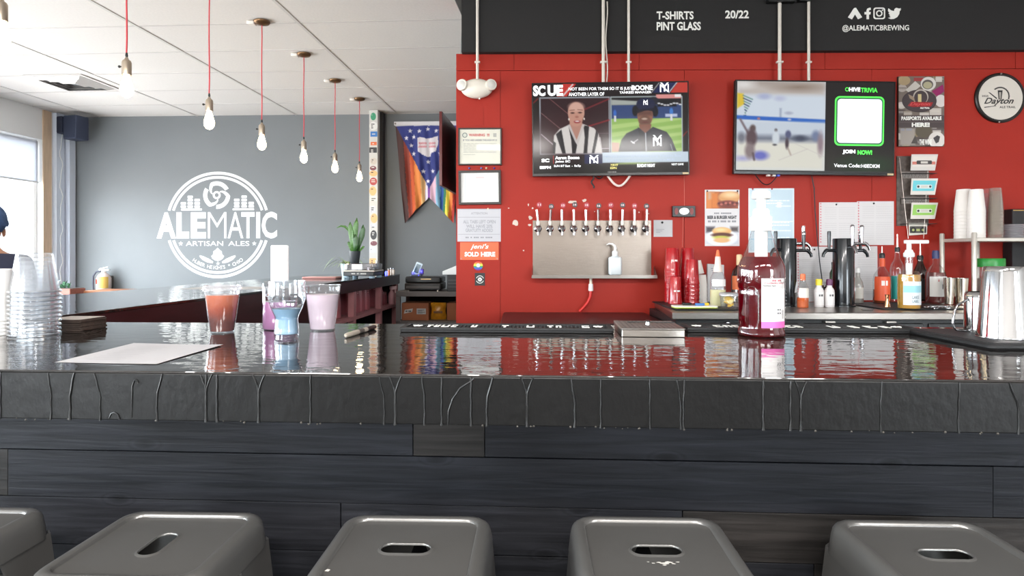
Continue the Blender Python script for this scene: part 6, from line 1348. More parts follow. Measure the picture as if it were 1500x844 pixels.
# ---- shelf rack with cups
XR0, XR1 = (1379-CX)/F*4.27, 3.62; YF, YB = 3.98, 4.27; ZR = 1.372
t = T('shelf_rack', 'pale metal shelf rack on the back counter at the right edge', 'rack', (XR0, YF, ZK), RA)
TUB = mat('pale_rack_metal', (206, 200, 190), .35, .5)
dx = (1427-CX)/F*YF-XR0
for x, y, top in ((0, YB-YF, H-(342-HY)*4.27/F), (dx, 0, H-(340.5-HY)*YF/F), (dx+.22, YB-YF, ZR-.01), (.85, 0, ZR-.01)): MB().lathe([(.015, 0), (.015, top-ZK-.006), (.011, top-ZK), (.0005, top-ZK)], (x, y), 16).build('post', TUB, t, 40)
MB().add([(0, YB-YF-.0, ZR-ZK-.022), (dx, 0, ZR-ZK-.022), (.9, 0, ZR-ZK-.022), (.9, YB-YF, ZR-ZK-.022), (0, YB-YF, ZR-ZK), (dx, 0, ZR-ZK), (.9, 0, ZR-ZK), (.9, YB-YF, ZR-ZK)], [(0, 1, 2, 3), (7, 6, 5, 4), (0, 4, 5, 1), (1, 5, 6, 2), (2, 6, 7, 3), (3, 7, 4, 0)]).build('shelf', TUB, t, bevel=.003)
def cupstack(px, D, hw, ytop, who, n, mt, body_h, group, name='foam_cup', cat='cup'):
    me = None; r1 = hw*D/F; zt2 = zof(ytop, D)-ZR-.001; pitch = (zt2-body_h)/(n-1)
    for i in range(n):
        c0 = T(name, '%s, %s' % (who, NTH[n-1-i] if i else 'lowest'), cat, at(px, D, ZR+.0005+i*pitch), 0, group)
        if me is None: me = MB().lathe([(r1, 0), (r1+.001, .002), (r1, .005), (r1*.74, body_h-.003), (r1*.70, body_h), (.0005, body_h-.002)], seg=22, cap0=False).build('cup_body', mt, c0, 40)
        else: c = me.copy(); C.objects.link(c); c.parent = c0
FOAM = mat('foam_cup_white', (232, 226, 220), .7)
G = 'cup stacks on the shelf rack'
cupstack(1411.5, 4.16, 12.2, 277.5, 'white foam cup in the left stack on the shelf rack', 9, FOAM, .145, G); cupstack(1430, 4.06, 11.6, 277.5, 'white foam cup in the second stack on the shelf rack', 9, FOAM, .145, G)
cupstack(1446, 4.20, 8.8, 276.5, 'clear cup in the thin middle stack on the shelf rack', 7, CUPCLEAR, .15, G, 'clear_cup'); cupstack(1458, 4.06, 10.2, 275.5, 'clear plastic cup in the right stack on the shelf rack', 9, clear('milky_clear_cup', (250, 248, 244), .1, .08, .5, .3, (226, 216, 204)), .15, G, 'clear_cup')
D = 4.08
for i in range(7):
    c0 = T('cup_cover', 'clear cup cover, %s in the pile on the shelf rack' % (NTH[6-i] if i else 'lowest'), 'cup cover', at(1484, D, ZR+.0005+i*.0125), 0, 'cup covers on the shelf rack')
    if i == 0: lm0 = MB().lathe([(.060, 0), (.0615, .003), (.060, .006), (.056, .0065), (.054, .0115), (.0005, .0118)], seg=24, cap0=False).build('lid_disc', clear('lid_gray', (245, 245, 248), .12, .12, .5, .45, (226, 226, 232)), c0, 40)
    else: c = lm0.copy(); C.objects.link(c); c.parent = c0
t = T('jar', 'glass jar with a bright green lid behind the steel shaker', 'jar', at(1450, 4.12, ZK)); D = 4.12; yb = HY+(H-ZK)*F/D
pf = KL(D, ZK, [(17, yb), (17.5, yb-2), (17.5, 396), (16, 391)]); pf[0] = (pf[0][0], 0)
MB().lathe(pf, seg=28).build('jar', GLASS, t, 40); MB().lathe([(.0005, .003)]+fill(pf, .003, .16, .002)+[(.0005, .16)], seg=28).build('contents', mat('pale_contents', (176, 166, 156), .6), t, 40)
MB().lathe(KL(D, ZK, [(18.6, 391), (18.8, 389.5), (18.8, 380), (18, 378.6), (.3, 378.6)]), seg=32).build('lid', mat('green_lid', (28, 138, 50), .35), t, 40)
t = T('black_box', 'black box standing behind the shelf rack at the right edge', 'box', at(1496, 4.345, ZK), RA)
k = 4.345/F; h_ = zof(307, 4.345)-ZK
MB().rbox(-21*k, .30, -.05, .045, 0, h_, .006).build('box', mat('black_box_card', (22, 20, 22), .6), t, 40); MB().box(-20*k, -.0, -.0505, -.05, h_-.012, h_-.006).build('gold_line', mat('gold_line', (190, 150, 80), .4), t)
# ================================================================== THE FAR END: MURAL, FLAG, PLANTS, OFFICE SHELF
def GT(name, label, cat, px, py, off=.001, group=None):
    D = GRY_D(px)-off; return T(name, label, cat, P(px, py, D), GA, group), D/F
def gx(px):                                             # distance along the gray wall from x = 0
    return (px-CX)/F*GRY_D(px)/math.cos(GA)
GX0 = gx(318.7)
mur, k = GT('painted_logo', 'round white brewery logo painted on the gray wall', 'wall logo', 318.7, 329.6)
MW = mat('mural_white', (232, 234, 232), .7)
def lx(x): return gx(220+x/4.69)-GX0
def lz(y): return -(y-420)/4.69*k
def kr(r): return r/4.69*k
for nm, r0, r1 in (('outer_ring', 347, 366), ('inner_ring', 318, 336)):
    a_t = [math.degrees(math.asin(100/((r0+r1)/2)))]; a_b = [math.degrees(math.asin(106/((r0+r1)/2)))]
    MB().arc(lx(463), 0, kr(r0), kr(r1), a_t[0], 180-a_t[0], 0, .001, 40).build(nm, MW, mur); MB().arc(lx(463), 0, kr(r0), kr(r1), 180+a_b[0], 360-a_b[0], 0, .001, 40).build(nm, MW, mur)
def lt(nm, s, x0, x1, y0, y1, b): text(nm, s, lx(x0), lx(x1), lz(y1), lz(y0), MW, mur, -.0012, b)
lt('letter', 'A', 45, 178, 332, 512, .045); lt('letter', 'L', 180, 268, 332, 512, .06); lt('letter', 'E', 280, 384, 332, 512, .05)
lt('letter', 'M', 396, 524, 332, 512, -.012); lt('letter', 'A', 532, 640, 332, 512, .0); lt('letter', 'T', 626, 718, 332, 512, .02); lt('letter', 'I', 728, 756, 332, 512, .03); lt('letter', 'C', 766, 872, 330, 514, .03)
lt('tagline', 'ARTISAN', 245, 502, 531, 564, .006); lt('tagline', 'ALES', 536, 682, 531, 564, .006)
for x in (210, 715): MB().flat(star(lx(x), lz(548), kr(17)), 0, .001).build('star', MW, mur)
MB().flat(star(lx(466), lz(685), kr(15)), 0, .001).build('star', MW, mur)
hop = [(463, 576), (478, 592), (492, 602), (494, 622), (508, 634), (500, 650), (480, 664), (463, 668), (446, 664), (426, 650), (420, 634), (432, 622), (434, 602), (448, 592)]
MB().flat([(lx(x), lz(y)) for x, y in hop], 0, .001).build('hop_cone', MW, mur)
for s in (-1, 1):
    pts = [(lx(463+s*x), lz(y)) for x, y in ((34, 684), (30, 672), (60, 652), (100, 634), (122, 628), (124, 638), (104, 660), (70, 678))]; MB().flat(pts, 0, .001).build('barley_ear', MW, mur)
arc_text('town_lettering', 'HUBER HEIGHTS * OHIO', lx(463), 0, kr(292), 234.5, 306, kr(25), MW, mur, -.0012, .006)
m = MB()                                               # record adapter: three swirling arms round a hub
m.arc(lx(457), lz(215), kr(14), kr(28), 0, 360, 0, .001, 20); m.build('hub', MW, mur)
for q in range(3):
    a = 90+120*q; m = MB(); m.arc(lx(457), lz(215), kr(66), kr(95), a-62, a+26, 0, .001, 20)
    n = 10; i_, o_ = [], []
    for j in range(n+1):
        f = j/n; an = math.radians(a+26+52*f); i_.append((lx(457)+kr(62-38*f)*math.cos(an), lz(215)+kr(62-38*f)*math.sin(an))); o_.append((lx(457)+kr(95-58*f)*math.cos(an), lz(215)+kr(95-58*f)*math.sin(an)))
    for j in range(n): m.flat([i_[j], o_[j], o_[j+1], i_[j+1]], 0, .0011)
    m.build('swirl_arm', MW, mur)
for cols_ in (((210, 246, 2), (257, 293, 4), (304, 342, 3)), ((576, 613, 3), (627, 664, 4), (675, 713, 2))):
    for x0, x1, n in cols_:
        for j in range(n): MB().flat(rrect(lx(x0), lz(302-22*j), lx(x1), lz(302-22*j-18), kr(4), 2), 0, .001).build('equalizer_bar', MW, mur)
for x0, x1 in ((212, 356), (566, 714)): MB().flat(rrect(lx(x0), lz(320), lx(x1), lz(307), kr(3), 2), 0, .001).build('base_line', MW, mur)
MB().flat(circle(lx(797-(220-0)*4.69+0), 0, .01), 0, .001) if False else None
# fire extinguisher
t, k = GT('fire_extinguisher', 'fire extinguisher with yellow tag on the gray wall, far left', 'fire extinguisher', 152, 428, .12)
MB().lathe([(.075, 0), (.082, .01), (.082, .17), (.06, .215), (.03, .235), (.028, .25)], seg=24).build('cylinder', mat('extinguisher_body', (214, 196, 190), .3, var=.05), t, 40)
MB().lathe([(.0825, .10), (.0825, .16)], seg=12, a0=-170, a1=-110).build('red_mark', mat('extinguisher_red', (206, 60, 40), .3), t, 60)
MB().lathe([(.0830, .05), (.0830, .19)], seg=12, a0=-105, a1=-20).build('yellow_tag', mat('yellow_tag', (214, 176, 90), .5), t, 60)
MB().lathe([(.025, .25), (.026, .275), (.0005, .28)], seg=14).build('valve', WHITEP, t, 40)
MB().rbox(-.06, .07, -.012, .012, .268, .283, .004).build('lever', WHITEP, t, 40); MB().rbox(-.05, .055, -.01, .01, .292, .303, .004).rot(-.2, 'Y', (0, 0, .29)).build('handle', WHITEP, t, 40)
MB().tube([(-.02, -.02, .26), (-.075, -.03, .25), (-.105, -.04, .20), (-.108, -.04, .10), (-.10, -.04, .02)], .010, 8).build('hose', mat('hose_blue_gray', (60, 64, 80), .5), t, 60)
MB().box(-.04, .04, .08, .12, .05, .2).build('bracket', STEEL, t)
# wooden high table and planter by the windows
WOOD = mat('orange_wood', (160, 100, 66), .5, var=.25, vscale=6, stretch=(2, 12, 12))
c = P(172, 424.5, 7.45); t = T('wooden_table', 'wooden high table edge below the fire extinguisher', 'table', (c.x, c.y, 0), GA)
MB().rbox(-.26, .26, -.2, .2, c.z-.035, c.z, .01).build('tabletop', WOOD, t, 40)
for x in (-.2, .2):
    for y in (-.14, .14): MB().box(x-.025, x+.025, y-.025, y+.025, 0, c.z-.035).build('leg', WOOD, t)
c = P(88, 431, 7.2); t = T('planter_box', 'reddish wooden planter box with small succulents by the window', 'planter', (c.x, c.y, 0), GA)
kk = 7.2/F; z1 = H-(421-HY)*kk
MB().box(-27*kk, 27*kk, -.1, .1, .0, c.z).build('stand', mat('planter_stand', (90, 92, 96), .6), t); MB().box(-29*kk, 27*kk, -.12, .12, c.z, z1-.012).build('box', mat('planter_wood', (150, 92, 78), .6, var=.2, vscale=10, stretch=(1, 8, 8)), t, bevel=.004)
MB().box(-28*kk, 26*kk, -.11, .11, z1-.012, z1-.008).build('soil', mat('soil', (60, 46, 38), .9), t)
SUC = mat('succulent_green', (96, 140, 110), .5)
def leafblade(L, w, bend, az, tilt=.2, n=6):
    vs = []; fs = []
    for i in range(n+1):
        f = i/n; ww = w*math.sin(math.pi*min(1, .12+.88*f)**.8)*(1 if f < 1 else 0)+.0004; r = L*(tilt*f+bend*f*f); z = L*f*math.sqrt(max(.05, 1-min(.9, (tilt+bend*f)**2*.5)))-L*max(0, bend-.6)*f*f*f
        ca, sa = math.cos(az), math.sin(az)
        for s_, dz in ((-1, .1), (0, -.1), (1, .1)): vs.append((r*ca-s_*ww*sa, r*sa+s_*ww*ca, z+dz*ww))
    for i in range(n):
        for j in range(2): fs.append((i*3+j, i*3+j+1, (i+1)*3+j+1, (i+1)*3+j))
    return vs, fs
for dx, h_, wd in ((3, .13, .03), (19, .09, .018), (25, .07, .016), (14, .05, .015)):
    s_ = T('succulent', 'small succulent in the planter box, %s' % {3: 'tall pale one on the left', 19: 'pointed green one in the middle', 25: 'rightmost pointed one', 14: 'lowest one'}[dx], 'plant', t.matrix_basis @ Vector(((dx-12)*kk, 0, z1-.008)), 0)
    for q in range(5): vs, fs = leafblade(h_*(1-.08*q), wd, .25+.1*q, q*2.4, .1); MB().add(vs, fs).build('leaf', SUC if dx != 3 else mat('pale_succulent', (150, 186, 190), .5), s_, 60)
# papers and a flat box on the side leg
pa = T('menu_sheet', 'white sheet lying on the far left of the side bar', 'paper', BAR(SO+.50, 2.75, ZB+.0005), -TH)
MB().box(-.24, .24, -.14, .14, 0, .001).build('sheet', PAPER, pa)
pb = T('flat_tray', 'small pink-brown tray on the side bar in front of the spider plant', 'tray', BAR(SI-.36, 4.42, ZB+.0004), -TH)
MB().rbox(-.15, .15, -.09, .09, 0, .016, .02).build('tray', mat('dusty_rose_tray', (186, 132, 126), .5), pb, 40); MB().rbox(-.13, .13, -.07, .07, .016, .0175, .02).build('liner', mat('pale_liner', (206, 190, 186), .6), pb, 40)
# record player with the plants
D = 5.55; tt_ = T('record_player', 'silver record player on the far end of the side bar', 'record player', at(525, D, ZB), -TH+.03)
k = D/F; bw = 23*k
for x in (-.8, .8):
    for y in (.04, .30): MB().lathe([(.022, 0), (.026, .008), (.022, .022)], (x*bw, y), 14).build('foot', mat('pale_blue_foot', (150, 172, 186), .4), tt_, 40)
MB().rbox(-bw, bw, .0, .34, .022, .058, .01).build('plinth', mat('player_black', (30, 30, 31), .4), tt_, 40)
MB().rbox(-bw-.006, bw+.006, -.005, .345, .058, .070, .01).build('deck', mat('player_cream', (206, 200, 190), .35), tt_, 40)
MB().rbox(-bw*.92, bw*.96, .005, .335, .0703, .128, .012).build('dust_cover', clear('smoky_cover', (206, 202, 206), .04, .12, .6, .45, (120, 116, 118)), tt_, 40)
MB().lathe([(.12, .0705), (.12, .082), (.0005, .083)], (-.01, .17), 30).build('platter', mat('platter', (150, 146, 148), .3, .6), tt_, 40)
MB().tube([(bw*.7, .28, .09), (bw*.7, .12, .094), (bw*.5, .05, .088)], .006, 8).build('tonearm', CHROME, tt_, 60)
MB().lathe([(.016, .07), (.012, .10), (.0005, .104)], (bw*.62, .03), 12).build('knob', CHROME, tt_, 40)
text('word', '-- - ---', -bw*.45, bw*.5, .036, .048, mat('player_word', (170, 166, 160), .5), tt_, -.0006, .03)
zp = ZB+.1282
sp = T('snake_plant', 'snake plant in a dark gray pot on the record player', 'plant', at(519.5, D+.15, zp)); k2 = (D+.15)/F
ph = (383-365)*k2
MB().lathe([(.034, 0), (.038, .004), (.050, ph-.012), (.051, ph), (.047, ph), (.045, ph-.02), (.0005, ph-.02)], seg=26).build('pot', mat('pot_charcoal', (54, 58, 62), .45), sp, 40)
SNK = mat('snake_plant_leaf', (74, 116, 52), .4, var=.4, vscale=30, stretch=(1, 1, 5)); SNK2 = mat('snake_plant_leaf_dark', (48, 84, 40), .4, var=.4, vscale=30, stretch=(1, 1, 5))
def sleaf(pts, w, m):
    pts = [Vector(p) for p in pts]; n = len(pts)-1; vs = []; fs = []
    for i, p in enumerate(pts):
        f = i/n; ww = w*(.55+.9*f if f < .5 else 1.0*(1-((f-.5)/.5)**1.8))+.0006; d = (pts[min(i+1, n)]-pts[max(i-1, 0)]).normalized(); sd = d.cross(Vector((0, -1, 0.15))).normalized()
        vs += [p-sd*ww+Vector((0, -.004, 0)), p+Vector((0, .003, 0)), p+sd*ww+Vector((0, -.004, 0))]
    for i in range(n):
        for j in range(2): fs.append((i*3+j, i*3+j+1, (i+1)*3+j+1, (i+1)*3+j))
    o = MB().add(vs, fs).build('leaf', m, sp, 60); so = o.modifiers.new('thickness', 'SOLIDIFY'); so.thickness = .002; return o
def lp(px, py, dy=0): return ((px-519.5)*k2, dy, (383-py)*k2)
sleaf([lp(520, 366), lp(519, 350), lp(520, 335), lp(522, 325), lp(523, 316)], .027, SNK); sleaf([lp(518, 366), lp(516, 352), lp(514, 338), lp(513, 328), lp(513, 322)], .022, SNK)
sleaf([lp(523, 366), lp(526, 354), lp(530, 342), lp(532, 333), lp(532, 326)], .026, SNK2); sleaf([lp(516, 366), lp(514, 360), lp(511, 353), lp(510, 351)], .015, SNK); sleaf([lp(525, 366), lp(528, 363), lp(532, 359), lp(534, 358)], .011, SNK)
sleaf([lp(521, 366, -.02), lp(522, 356, -.02), lp(522, 346, -.02), lp(521, 340, -.02)], .024, SNK2)
sleaf([lp(517, 364, .01), lp(515, 350, .01), lp(511, 335, .01), lp(505, 329, .01), lp(499, 328, .01), lp(493, 331, .01)], .010, SNK)
# spider plant spilling over behind it
D = 6.16; kp_ = D/F; sd_ = T('spider_plant', 'pale spider plant spilling over behind the record player', 'plant', at(509, D, ZB))
ph = .12
MB().lathe([(.05, 0), (.066, ph), (.060, ph), (.055, ph-.02), (.0005, ph-.02)], seg=24).build('pot', mat('pale_glass_pot', (176, 196, 200), .3), sd_, 40)
SPD = mat('spider_leaf', (166, 186, 140), .5, var=.2, vscale=20); R = random.Random(31)
for q in range(24):
    az = R.uniform(0, 6.28) if q > 8 else R.uniform(2.4, 3.9); L = R.uniform(.16, .34); n = 8; vs = []; fs = []; up = R.uniform(.5, 1.2)
    for i in range(n+1):
        f = i/n; r = L*f*.9; z = ph-.015+L*(up*f-1.15*f*f*up); w_ = .006*(1-f)**.6+.0006; ca, sa = math.cos(az), math.sin(az)
        vs += [(r*ca-w_*sa, r*sa+w_*ca, max(.004, z)), (r*ca+w_*sa, r*sa-w_*ca, max(.004, z))]
    for i in range(n): fs.append((2*i, 2*i+1, 2*i+3, 2*i+2))
    MB().add(vs, fs).build('leaf', SPD, sd_, 60)
# sticker-covered pillar
D = 7.72; t = T('sticker_post', 'narrow white post covered in stickers on the gray wall', 'post', at(547, D, 0), GA); k = D/F; w = 6.2*k
MB().box(-w, w, 0, .22, 0, ZC).build('post', mat('post_white', (206, 204, 200), .6), t)
MB().box(w, w+.035, .10, .22, 0, ZC).build('shade_strip', mat('post_shade_strip', (40, 36, 36), .7), t)  # dark strip standing in for the shadow beside the post
R = random.Random(17); z = ZC-.06; pal = [(60, 150, 110), (226, 226, 222), (60, 120, 190), (220, 110, 60), (50, 48, 50), (200, 190, 180), (180, 60, 60), (226, 222, 210), (90, 90, 96), (230, 180, 120), (206, 206, 210), (120, 60, 70)]
z = ZC-.03; i = 0
while z > 1.1:
    h_ = R.uniform(.05, .13); col = pal[i % 12] if i < 6 else R.choice(pal[4:]); m = MB(); x0 = -w+R.uniform(.0, .02); x1 = w-R.uniform(0, .02)
    sh = R.choice((0, 1, 2)); y = -.0006-.0002*(i % 3)
    if sh == 0: m.flat(rrect(x0, z-h_, x1, z, .01, 3), 0, -y)
    elif sh == 1: m.flat(circle((x0+x1)/2, z-h_/2, (x1-x0)/2, h_/2, 16), 0, -y)
    else: m.flat(rrect(x0, z-h_*.6, x1, z, .004, 2), 0, -y)
    s_ = m.build('sticker', mat('sticker_%d_%d_%d' % col, col, .4), t)
    q = MB(); inv = (40, 38, 40) if sum(col) > 400 else (220, 218, 212)
    for j in range(R.choice((1, 2, 3))): q.box(x0+.02, x1-R.uniform(.02, .06), y-.0007, y-.0003, z-h_*.25-.022*j-.010, z-h_*.25-.022*j)
    q.build('sticker_print', mat('sticker_ink_%d' % sum(inv), inv, .5), t)
    z -= h_*R.uniform(.95, 1.25); i += 1
t2 = T('silver_bracket', 'white curved bracket at the foot of the sticker post', 'bracket', at(551, 6.55, ZB), 0); MB().tube([(0.0, 0, .15), (.01, 0, .09), (.0, 0, .04), (-.03, 0, .010), (-.05, 0, .008)], .008, 8).build('bracket', WHITEP, t2, 60)
# flag
fw = T('pride_flag', 'swallow-tailed flag with rainbow stripes, blue starred triangle and state outline', 'flag', (0, 0, 0), GA); fD = GRY_D(628)-.07; fw.location = P(628, 250, fD); k = fD/F
cv = Canvas(576, 177, 682, 330, 160, 230, (60, 40, 40)); X, Y = cv.X, cv.Y
xl = 579+13*(Y-180)/147; xr = 678-14*(Y-180)/147
fl_ = (X-xl)/(628-xl); fr_ = (X-628)/(xr-628)
def bands(f, bs, side):
    for f0, f1, col in bs: cv.put(((f >= f0) & (f < f1) & side).astype(float), col)
bands(fl_, [(-.5, .20, (78, 50, 48)), (.20, .36, (150, 66, 52)), (.36, .50, (206, 92, 50)), (.50, .72, (230, 140, 70)), (.72, .86, (244, 196, 130)), (.86, .955, (232, 226, 236)), (.955, 1.1, (120, 66, 150))], X < 628)
bands(fr_, [(-.1, .06, (120, 66, 150)), (.06, .26, (226, 186, 206)), (.26, .42, (150, 200, 232)), (.42, .54, (54, 96, 170)), (.54, .64, (56, 120, 80)), (.64, .78, (232, 206, 70)), (.78, .90, (236, 130, 60)), (.90, 1.6, (206, 64, 54))], X >= 628)
cv.poly([(579, 183), (678, 183), (628.5, 277)], (46, 56, 128)); cv.rect(576, 177, 682, 184, (226, 224, 228))
cv.poly([(611.5, 201.5), (616, 200.5), (625, 203), (632, 202), (642, 199), (641.5, 212), (638, 222), (632, 224), (630, 229), (626, 230), (618, 226), (611.5, 221)], (226, 220, 226))
for x0, x1 in ((613, 625), (628, 638)): cv.lines(x0, 207.5, x1, 217, 2, 3, (206, 110, 120), .7, int(x0))
for x, y in ((600.5, 191.5), (614, 192), (626.5, 189), (639, 191.5), (595, 202), (606, 200.5), (602, 213), (605.5, 225), (627, 237), (620, 251), (634, 251), (627, 265.5), (655, 192), (648, 213), (650, 201), (645, 225)): cv.poly([(p, q) for p, q in star(x, y, 3.6, a=-90)], (228, 226, 232))
def flagpt(u, v):
    y = 178+v*(327-178) if True else 0; xL = 578+14*(y-178)/149; xRr = 679-15*(y-178)/149; x = xL+(xRr-xL)*u
    lim = 327-38*(1-abs(x-628)/(50-14*(y-178)/149+1e-6)); yy = 178+v*(max(0, min(149, lim-178)))
    xL = 578+14*(yy-178)/149; xRr = 679-15*(yy-178)/149; x = xL+(xRr-xL)*u
    return x, yy
nx, ny = 120, 150; vs = []; cols_ = np.zeros((ny, nx, 3))
for j in range(ny):
    for i in range(nx):
        x, y = flagpt(i/(nx-1), j/(ny-1)); ii = (x-576)/(682-576)*159; jj = (y-177)/(330-177)*229
        cols_[j, i] = cv.A[int(min(229, max(0, round(jj)))), int(min(159, max(0, round(ii))))]
        amp = .035*((y-178)/149)**.8; vs.append(((x-628)*k, .005-amp*(math.sin((x-578)*.26+y*.02)*.6+.4*math.sin((x-578)*.55-y*.05)), -(y-250)*k))
cv2 = Canvas(0, 0, 1, 1, nx, ny, (0, 0, 0)); cv2.A = cols_
cv2.paint('cloth', printed('flag_print', .7), fw, vs, [(j*nx+i, (j+1)*nx+i, (j+1)*nx+i+1, j*nx+i+1) for j in range(ny-1) for i in range(nx-1)])
MB().box((577-628)*k, (680-628)*k, -.012, .004, (250-183.5)*k, (250-178)*k).build('header_band', mat('flag_header', (222, 220, 224), .7), fw, bevel=.003)
for x in (579, 678): MB().lathe([(.012, -.014), (.012, -.012)], seg=12).rot(math.pi/2, 'X').move(((x-628)*k, -.026, (250-181)*k)).build('grommet', STEEL, fw)
# ---- office shelf behind the red wall
SHF = mat('gray_shelf', (98, 92, 90), .5); D = 6.35; k = D/F
t = T('storage_shelf', 'gray metal shelf unit with a printer, beyond the end of the red wall', 'shelf', at(580, D, 0), GA)
zs1 = H-(427-HY)*k; W_ = (700-580)*k
MB().box(0, W_, 0, .5, zs1-.05, zs1).build('top_shelf', SHF, t, bevel=.003); zs2 = H-(470.5-HY)*k
MB().box(0, W_, 0, .5, zs2-.03, zs2).build('middle_shelf', SHF, t); MB().box(0, W_, 0, .5, .10, .13).build('bottom_shelf', SHF, t)
for x in (0, W_-.04):
    for y in (.0, .46): MB().box(x, x+.04, y, y+.04, 0, zs1-.05).build('post', SHF, t)
MB().box(.04, W_, .485, .495, .13, zs1-.05).build('back_panel', mat('shelf_back', (24, 22, 22), .7), t)
def on(px, Dy, z): return at(px, Dy, z)
p = T('printer', 'dark gray printer on the gray shelf unit', 'printer', on(619, D+.04, zs1), GA); k = (D+.04)/F
w = 27*k; hh = (427-404)*k-.012
for x in (-.8, .8): MB().lathe([(.014, 0), (.012, .012)], (x*w, .03), 10).build('foot', STEEL, p)
MB().rbox(-w, w, 0, .34, .012, hh*.55, .015).build('base', mat('printer_charcoal', (46, 42, 40), .4), p, 40); MB().rbox(-w*.98, w*.98, .01, .34, hh*.57, hh, .02).build('scanner_lid', mat('printer_black', (34, 32, 32), .3), p, 40)
MB().box(-w*.1, w*.45, .002, .011, hh*.80, hh*.86).build('gold_strip', mat('brass_strip', (214, 176, 120), .3, .5), p); MB().rbox(-w*.9, w*.9, -.006, .0, hh*.22, hh*.34, .004, axis='y').build('tray_front', mat('printer_tray', (84, 78, 74), .4), p, 40)
ztop = zs1+hh
g = T('charging_phone', 'pale framed phone tilted on a charger lit blue, on the printer', 'phone', on(610, D+.16, ztop), GA); k = (D+.16)/F
MB().rbox(-.055, .055, -.04, .04, 0, .02, .01).build('charger_base', mat('charger_gray', (90, 96, 120), .4), g, 40)
ph_ = MB().rbox(-.034, .034, -.005, .005, .0, .125, .010, axis='y').rot(.38, 'Y').move((-.01, -.01, .020)); ph_.build('phone_frame', mat('phone_pale', (206, 222, 232), .3), g, 40)
MB().rbox(-.022, .022, -.0065, -.005, .018, .108, .006, axis='y').rot(.38, 'Y').move((-.01, -.01, .020)).build('phone_screen', mat('phone_screen', (56, 84, 96), .1), g, 40)
for x, z in ((.055, .045), (.03, .006), (-.03, .03)): MB().sphere((x, -.03, z+.004), .011, 10, 8).build('blue_led', mat('blue_led_glow', (70, 70, 255), .3, emit=3), g, 50)
MB().rbox(.035, .075, -.01, .02, .02, .075, .01).build('purple_clip', mat('purple_plastic', (96, 76, 160), .4), g, 40)
pr = T('paper_wedge', 'white sloping paper tray beside the red wall end', 'tray', on(655, D-.02, H-(402.5-HY)*(D-.02)/F), GA); k = (D-.02)/F
MB().flat([(-7*k, 0), (22*k, 0), (22*k, 17*k), (8*k, 11*k), (-7*k, 5*k)], 0, .28).move((0, .28, 0)).build('tray', WHITEP, pr, bevel=.004)
ps = T('black_amplifier', 'black boxy amplifier under the white paper tray', 'amplifier', on(664, D-.02, zs1), GA)
hb_ = H-(402.5-HY)*(D-.02)/F-zs1
MB().rbox(-10*k, 14*k, .02, .28, 0, hb_-.001, .008).build('case', mat('amp_black', (30, 29, 30), .5), ps, 40)
for q in range(3): MB().box(-8*k, 10*k, .015, .02, hb_*(.25+.2*q), hb_*(.25+.2*q)+.006).build('vent_slot', mat('amp_slot', (70, 68, 66), .5), ps)
BOXC = mat('cardboard', (160, 96, 62), .7, var=.06, vscale=12)
def carton(lab, px0, px1, ytop, D_, d=.3):
    c = on((px0+px1)/2, D_, zs2+.0005); t_ = T('cardboard_box', lab, 'box', c, GA); w_ = (px1-px0)/2*D_/F; h_ = H-(ytop-HY)*D_/F-zs2
    MB().rbox(-w_, w_, 0, d, 0, h_, .004).build('carton', BOXC, t_, 40); MB().box(-w_*.98, w_*.98, d*.45, d*.55, h_, h_+.0008).build('tape', mat('packing_tape', (190, 140, 96), .3), t_)
    return t_, w_, h_
t_, w_, h_ = carton('brown cardboard box with shipping labels under the printer', 588, 628, 444, D+.08)
MB().flat([(-w_*.82, h_*.38), (-w_*.22, h_*.48), (-w_*.16, h_*.68), (-w_*.76, h_*.6)], 0, .0008).build('label', mat('label_gray', (200, 196, 192), .6), t_); MB().box(w_*.12, w_*.8, -.0008, 0, h_*.35, h_*.68).build('label', PAPER, t_)
text('label_text', '-- ---', -w_*.7, -w_*.28, h_*.48, h_*.56, INK, t_, -.0012); m = MB(); R = random.Random(8)
for q in range(4): m.box(w_*.2, w_*R.uniform(.5, .75), -.0013, -.0009, h_*(.40+.06*q), h_*(.425+.06*q))
m.build('label_print', INK, t_)
carton('second brown cardboard box, cut off by the red wall', 654.5, 690, 444, D+.1)
c = on(641, D+.10, zs2+.0005); t_ = T('snack_bag', 'yellow snack bag between the two cardboard boxes', 'bag', c, GA); k = (D+.1)/F
vs = []; fs = []; nx, nz = 8, 10
for sgn in (-1, 1):
    for j in range(nz+1):
        for i in range(nx+1):
            u, v = i/nx, j/nz; pf_ = math.sin(math.pi*u)**.6*math.sin(math.pi*min(1, v*.94+.03))**.6
            vs.append(((u-.5)*22*k*(1+.06*math.sin(v*9)), .06+sgn*(.002+.05*pf_)+.004*math.sin(u*14+v*11), v*25*k))
for s_ in range(2):
    b0 = s_*(nx+1)*(nz+1)
    for j in range(nz):
        for i in range(nx): q = (b0+j*(nx+1)+i, b0+j*(nx+1)+i+1, b0+(j+1)*(nx+1)+i+1, b0+(j+1)*(nx+1)+i); fs.append(q if s_ == 0 else q[::-1])
MB().add(vs, fs).build('bag', mat('yellow_foil', (206, 140, 36), .3, var=.25, vscale=20), t_, 60); MB().box(-6*k, 7*k, .004, .009, 10*k, 13*k).build('brand_band', mat('bag_brown', (120, 76, 30), .5), t_)
